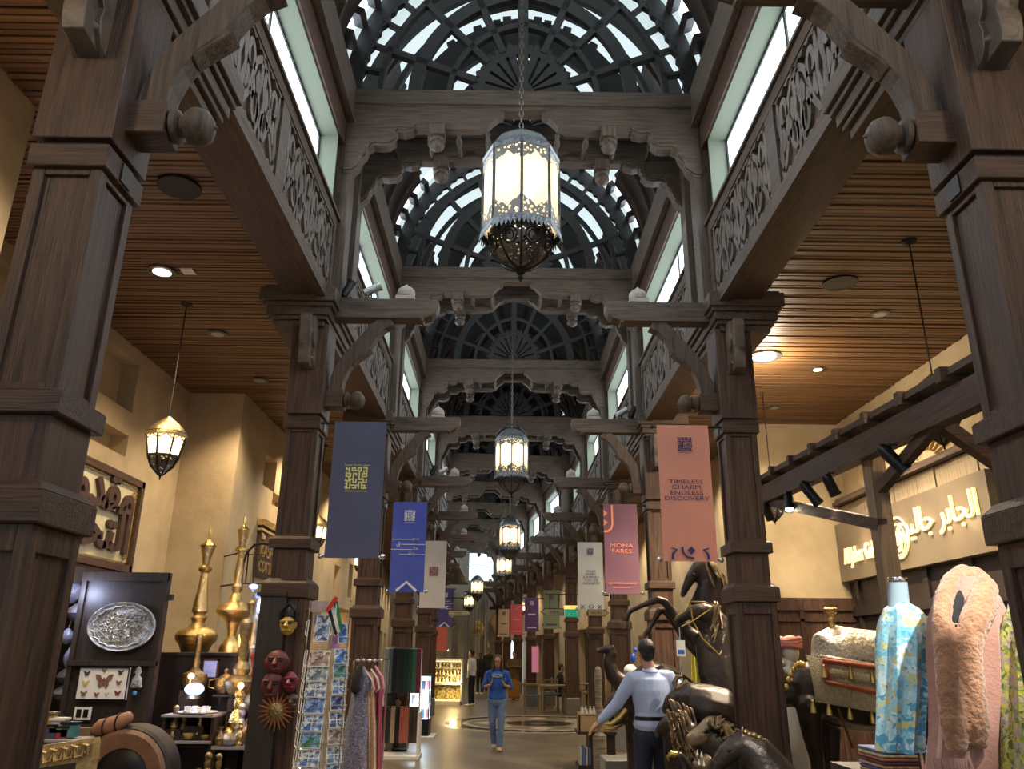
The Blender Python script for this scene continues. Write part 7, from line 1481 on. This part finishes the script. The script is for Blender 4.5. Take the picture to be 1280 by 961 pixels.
# carved gilt-wood frame
M['giltwood'] = mat('carved_gilt_wood', (0.34, 0.21, 0.075), .4, metal=.25, col2=(0.62, 0.43, 0.18), noise_scale=12, bump=.6, bump_scale=30)
Yg = 4.3; a = at(-6, 943, Yg); b = at(123, 921, Yg); t = thing('carved_gilt_frame', 'carved golden wooden frame corner at the lower left', 'frame', (a.x, Yg, 0))
dz = b.z-a.z
mb = MB(); mb.bar((a.x-.4, Yg, a.z-.05-dz*.6), (b.x, Yg, b.z-.05), .07, .10); mb.build('top_rail', 'giltwood', t, world=True)
mb = MB(); mb.box(b.x-.07, b.x, Yg-.035, Yg+.035, .1, b.z-.02); mb.build('side_rail', 'giltwood', t, world=True)
mb = MB(); mb.box(b.x-.10, b.x+.03, Yg-.1, Yg+.1, 0, .1); mb.box(a.x-.4, a.x-.3, Yg-.1, Yg+.1, 0, a.z-.1); mb.build('stand_foot', 'giltwood', t, world=True)
random.seed(9)
for k in range(20):
    u = k/20; x = a.x-.05+(b.x-a.x)*u+.02; z = a.z+dz*u-.05; mb = MB(); s = 1 if k % 2 else -1; mb.tube([(x-.01, Yg-.045, z-.03*s), (x+.012, Yg-.058, z+.028*s), (x+.035, Yg-.05, z+.022*s), (x+.04, Yg-.05, z-.02*s)], [.005, .010, .009, .003], 6); mb.ball((x+.022, Yg-.045, z-.01*s), .009, 8, 6); mb.build('carved_leaf', 'giltwood', t, world=True)
for k, (px, py, c, lb) in enumerate(((60, 900, (.4, .3, .08), 'gilt'), (66, 915, (.06, .07, .12), 'dark blue'), (74, 907, (.5, .5, .5), 'white striped'), (80, 917, (.3, .05, .09), 'crimson'), (88, 912, (.08, .25, .25), 'teal'))):
    p = at(px, py, 5.6); t = thing('trinket_box', f'small {lb} trinket box beside the foot of the nearest left column', 'box', tuple(p)); MB().box(-.045, .045, -.04, .04, -.045, .035).build('box_body', mat('trinket_paint', c, .4, col2=tuple(v*.6 for v in c), noise_scale=40), t, bevel=.006); mb = MB(); mb.box(-.05, .05, -.045, .045, .035, .05); mb.build('lid', 'old_brass' if k == 0 else 'white' if k == 2 else 'black', t)
p = at(72, 925, 5.6); t = thing('trinket_stand', 'dark stand under the small trinket boxes', 'stand', (p.x, 5.6, 0)); MB().box(p.x-.16, p.x+.16, 5.5, 5.72, 0, p.z).build('stand_body', 'blackwood', t, world=True); MB().box(p.x-.17, p.x+.17, 5.48, 5.74, p.z, p.z+.012).build('stand_top', 'shelf_edge', t, world=True)

# ---------------------------------------------------------------- postcard rack with flag
Yr = 6.25
t = thing('postcard_rack', 'tall wire spinner rack full of postcards beside the second left column', 'rack', (-1.33, Yr, 0))
mb = MB(); mb.tube([(-1.33, Yr+.12, .03), (-1.33, Yr+.12, 2.0)], .015, 8); mb.lathe([(.22, 0), (.22, .02), (.02, .05)], 20, c=(-1.33, Yr+.12, 0)); mb.build('centre_pole', 'chrome', t, world=True)
rows = [785, 823, 841, 861, 881, 903, 924, 947, 968]
CL = [('blue evening skyline', (.05, .12, .3), (.35, .45, .6)), ('dusk rooftops', (.30, .20, .18), (.5, .42, .42)), ('grey-blue harbour', (.15, .25, .38), (.5, .55, .6)), ('four-view city', (.08, .2, .5), (.6, .65, .7)), ('deep blue sea', (.05, .15, .5), (.25, .4, .7)), ('bright blue tower', (.04, .2, .6), (.5, .6, .75)), ('green and blue park', (.05, .25, .15), (.2, .35, .7)), ('sailing hotel', (.1, .25, .6), (.6, .65, .7)), ('marina night', (.03, .05, .2), (.3, .3, .5))]
def pcmat(c1, c2):
    return printed('postcard_print', [c1, c2, tuple(v*.5 for v in c1), tuple(min(1, v*1.35) for v in c2), tuple((a_+b_)/2 for a_, b_ in zip(c1, c2)), (.05, .05, .06)], 15, bump=0, rough=.35)
pm = [pcmat(a_, b_) for _, a_, b_ in CL]
for k, py in enumerate(rows):
    c = at(402-(k*2.2 if k else -2), py, Yr); w, h = (.165, .115) if k else (.12, .2)
    def card(cx, cy, cz, w, h, ang, m_, lb):
        X = Matrix.Translation((cx, cy, cz)) @ Matrix.Rotation(ang, 4, 'Z') @ Matrix.Rotation(-.22, 4, 'X'); mb = MB(); mb.X = X; mb.box(-w/2, w/2, -.002, .002, -h/2, h/2); cd = thing('postcard', lb, 'postcard', (cx, cy, cz), group='postcards on the wire rack'); mb.build('card_back', 'white', cd, world=True)
        mb = MB(); mb.X = X; mb.box(-w/2+.006, w/2-.006, -.0035, -.002, -h/2+.006, h/2-.006); mb.build('picture', m_, cd, world=True)
        if k in (3, 5, 7): mb = MB(); mb.X = X; mb.box(-.004, .004, -.005, -.003, -h/2, h/2); mb.box(-w/2, w/2, -.005, -.003, -.004, .004); mb.build('white_divider', 'white', cd, world=True)
        wire = MB(); wire.X = X; wire.tube([(-w/2-.01, -.012, -h*.2), (w/2+.01, -.012, -h*.2), (w/2+.01, .012, -h/2-.008), (-w/2-.01, .012, -h/2-.008)], .0025, 4, closed=True); wire.build('wire_pocket', 'chrome', t, world=True)
    card(c.x, Yr-.02, c.z, w, h, math.radians(-12), pm[k], f'{CL[k][0]} postcard in the left column of the wire rack')
    c2 = at(427-(k*1.6), py-(3 if k else -6), Yr); j = (k+4) % 9
    card(c2.x, Yr+.04, c2.z, .12 if k else .08, .11 if k else .15, math.radians(40), pm[j], f'{CL[j][0]} postcard in the right column of the wire rack')
    wi = MB(); cc = at(386-2.2*k, py, Yr); wi.tube([(cc.x, Yr, cc.z+.06), (cc.x-.025, Yr+.03, cc.z+.05), (cc.x-.03, Yr+.03, cc.z-.04), (cc.x-.01, Yr, cc.z-.06)], .004, 5, closed=True); wi.build('side_pocket', 'white', t, world=True)
mb = MB()
for px0 in (388, 418, 438): a, b = at(px0, 750, Yr+.03), at(px0-16, 965, Yr+.03); mb.tube([(a.x, Yr+.03, a.z), (a.x, Yr+.03, .05)], .004, 5)
mb.build('rack_uprights', 'chrome', t, world=True)
for px, py, w, h, c, lb in ((399, 758, .13, .08, (.42, .34, .36), 'pinkish dome card on top of the rack'), (398, 775, .06, .07, (.05, .2, .5), 'small blue bird card on top of the rack'), (420, 802, .06, .10, (.55, .25, .55), 'lilac card between the postcard columns')):
    p = at(px, py, Yr+.05); tag(MB().box(p.x-w/2, p.x+w/2, Yr+.05, Yr+.055, p.z-h/2, p.z+h/2).build('top_card', mat('card_print', c, .5, col2=tuple(v*.6 for v in c), noise_scale=12)), lb, 'card')
# flag of four colours
p0 = at(421, 746, Yr-.05); p1 = at(411, 772, Yr-.05); t = thing('small_flag', 'small flag with red, green, white and black bands on the postcard rack', 'flag', tuple(p0))
mb = MB(); q = at(413, 757, Yr-.05); e = at(428, 792, Yr-.05); mb.tube([tuple(p0), tuple(at(418, 795, Yr-.05))], .004, 5); mb.build('flag_pole', 'white', t, world=True)
def band(f0, f1, m_, nm):
    mb = MB(); P_ = [at(421, 748, Yr-.06), at(429, 786, Yr-.06), at(419, 794, Yr-.06), at(409, 763, Yr-.06)]
    A1 = P_[0].lerp(P_[3], f0); B1 = P_[1].lerp(P_[2], f0); A2 = P_[0].lerp(P_[3], f1); B2 = P_[1].lerp(P_[2], f1)
    mb.grid(lambda u, v: tuple(A1.lerp(B1, u).lerp(A2.lerp(B2, u), v)+Vector((0, .012*math.sin(6*u), 0))), 8, 2); mb.grid(lambda u, v: tuple(A1.lerp(B1, u).lerp(A2.lerp(B2, u), v)+Vector((0, .012*math.sin(6*u)+.003, 0))), 8, 2); mb.build(nm, m_, t, world=True)
band(0, .36, mat('flag_green', (0.0, .18, .08), .7), 'green_band'); band(.36, .70, 'white_cloth', 'white_band'); band(.70, 1, 'black', 'black_band')
mb = MB(); P_ = [at(421, 746, Yr-.065), at(408, 764, Yr-.065)]; mb.bar(tuple(P_[0]), tuple(P_[1]), .03, .006, up=(0, 1, 0)); mb.build('red_band', mat('flag_red', (.5, .02, .02), .7), t, world=True)

# ---------------------------------------------------------------- dress rail
M['floral_dark'] = printed('grey_blue_floral_dress', [(.04, .06, .12), (.14, .18, .27), (.26, .28, .34), (.07, .10, .2), (.2, .11, .15)], 30); M['floral_peach'] = printed('peach_floral_dress', [(.50, .22, .12), (.42, .13, .09), (.45, .34, .18), (.2, .27, .18), (.5, .28, .2)], 28)
Yd = 9.9
t = thing('dress_rail', 'chrome dress rail with round hanger heads behind the postcards', 'rail', (-1.55, Yd, 0))
a, b = at(448, 825, Yd), at(476, 826, Yd); mb = MB(); mb.tube([(a.x-.1, Yd+.25, a.z), (b.x+.05, Yd+.25, a.z)], .012, 8); 
for x in (a.x-.1, b.x+.05): mb.tube([(x, Yd+.25, a.z), (x, Yd+.25, 0)], .012, 8)
mb.build('rail_frame', 'chrome', t, world=True)
for k in range(5): x = a.x+(b.x-a.x)*k/4; mb = MB(); mb.ball((x, Yd-.02, a.z+.0), .022, 10, 8); mb.tube([(x, Yd, a.z), (x, Yd+.25, a.z)], .005); mb.build('hanger_head', 'chrome', t, world=True)
for pr, m_, lb, y, dp in (([(447, 455, 832), (441, 466, 850), (440, 462, 872), (434, 464, 900), (428, 462, 935), (424, 462, 972)], 'floral_dark', 'long grey-blue floral dress with a black bodice, frontmost on the rail', Yd, .10), ([(460, 466, 840), (458, 470, 862), (460, 472, 900), (461, 473, 972)], 'floral_peach', 'peach floral dress behind the grey-blue one', Yd+.08, .12), ([(468, 474, 835), (466, 479, 855), (470, 477, 880), (470, 476, 972)], mat('maroon_dress_cloth', (.22, .03, .07), .85), 'maroon dress with a pale collar at the right end of the rail', Yd+.16, .12)):
    garment('hanging_dress', lb, 'dress', y, pr, m_, folds=6, amp=.012, depth=dp)
mb = MB(); a = at(446, 845, Yd-.12); loft(mb, [A(451, 832, Yd-.1, .03), A(445, 850, Yd-.11, .05), A(444, 862, Yd-.1, .055)], n=10); tag(mb.build('black_bodice', 'black_cloth'), 'black sleeveless bodice top over the grey-blue dress', 'top')
for k, (x0, y0, x1, y1, c) in enumerate(((457, 838, 468, 862, (.5, .36, .38)), (464, 836, 474, 860, (.45, .5, .4)), (469, 832, 480, 858, (.5, .25, .3)))):
    mb = MB(); mb.tube([tuple(at(x0, y0, Yd-.08+.05*k)), tuple(at((x0+x1)/2+3, (y0+y1)/2, Yd-.11+.05*k)), tuple(at(x1, y1, Yd-.08+.05*k)), tuple(at(x1-4, y1+5, Yd-.08+.05*k))], [.016, .02, .02, .012], 8, flat=.5); tag(mb.build('collar_strip', mat('pale_collar_cloth', c, .8)), f'{["pink", "pale green", "rose"][k]} curved collar draped over the {["frontmost", "middle", "rear"][k]} hanger', 'collar')
# ---------------------------------------------------------------- scarf rack
Ys = 14.2
t = thing('scarf_rack', 'white two-tier rack hung with plain scarves beyond the dresses', 'rack', (at(505, 880, Ys).x, Ys, 0))
za, zb = at(500, 812, Ys).z, at(500, 885, Ys).z; xl, xr = at(482, 812, Ys).x, at(527, 812, Ys).x
mb = MB()
for z in (za, zb): mb.tube([(xl, Ys, z), (xr, Ys, z)], .012, 8)
for x in (xl, xr): mb.tube([(x, Ys+.02, 0), (x, Ys+.02, za)], .015, 8)
mb.build('rack_frame', 'white', t, world=True); MB().box(xl-.05, xr+.05, Ys-.25, Ys+.3, 0, .05).build('rack_base', 'white', t, world=True); MB().box(xr-.0, xr+.03, Ys-.2, Ys+.25, .05, zb-.05).build('side_board', 'white', t, world=True)
for tier, zt, zl2, cols in ((0, za, at(500, 866, Ys).z, [('pale grey', (.28, .33, .36)), ('slate', (.10, .14, .17)), ('black', (.012, .014, .02)), ('charcoal', (.02, .025, .035)), ('navy', (.012, .02, .03)), ('dark green', (.012, .04, .035)), ('bottle green', (.02, .07, .045)), ('green', (.05, .15, .10)), ('burgundy', (.16, .02, .05))]), (1, zb, at(500, 928, Ys).z, [('black', (.012, .012, .014)), ('dark grey', (.03, .03, .032)), ('beige', (.42, .32, .22)), ('black ', (.014, .012, .012)), ('terracotta', (.42, .12, .08)), ('rust', (.40, .14, .10)), ('brown', (.06, .045, .035)), ('taupe', (.09, .075, .06))])):
    n = len(cols)
    for k, (nm, c) in enumerate(cols):
        w = (xr-xl)/n; cx = xl+(k+.5)*w; ht = zt-zl2; f = lambda u, v, s: (cx+(u-.5)*w*.98, Ys-.03+s*.03+.012*math.sin(14*u+k)*(1-v*.6), zt-ht*v)
        mb = MB(); mb.grid(lambda u, v: f(u, v, -1), 8, 6); mb.grid(lambda u, v: f(u, v, 1), 8, 6); mb.tube([(cx-w*.49, Ys-.0, zt+.012), (cx+w*.49, Ys-.0, zt+.012)], .03, 8, flat=.5); tag(mb.build('scarf', mat('plain_scarf_cloth', c, .9, bump=.3, bump_scale=20)), f'{nm.strip()} scarf on the {["upper", "lower"][tier]} tier of the scarf rack, {ORD2[k]} from the left', 'scarf', 'scarves on the rack')
# ---------------------------------------------------------------- floodlights on the bracket arms
def flood(s, side, dx, label, m_='black'):
    p, a = bayp(s-.02, side*(HW-dx), 4.96); t = thing('floodlight', label, 'floodlight', p, a); mb = MB(); mb.box(-.06, .06, -.04, .04, 0, .02); mb.tube([(0, 0, .02), (0, 0, .07)], .012, 6); mb.build('base', 'black', t)
    mb = MB(); mb.X = Matrix.Translation((0, 0, .12)) @ Matrix.Rotation(math.radians(60 if m_ == 'pewter' else 25), 4, 'Y'); mb.lathe([(.035, -.09), (.045, -.08), (.045, .08), (.052, .08), (.052, .10), (.04, .10)], 12); mb.build('lamp_head', m_, t)
flood(CS[2], -1, .14, 'black floodlight on the second left bracket arm, against the frieze'); flood(CS[2], -1, .38, 'grey floodlight on the second left bracket arm, beside the finial', 'pewter')
flood(CS[3], 1, .30, 'grey floodlight on the third right bracket arm', 'pewter'); flood(CS[3], 1, .14, 'black floodlight on the third right bracket arm'); flood(CS[4], -1, .3, 'black floodlight on the fourth left bracket arm'); flood(CS[4], -1, .5, 'pale floodlight on the fourth left bracket arm', 'pewter')
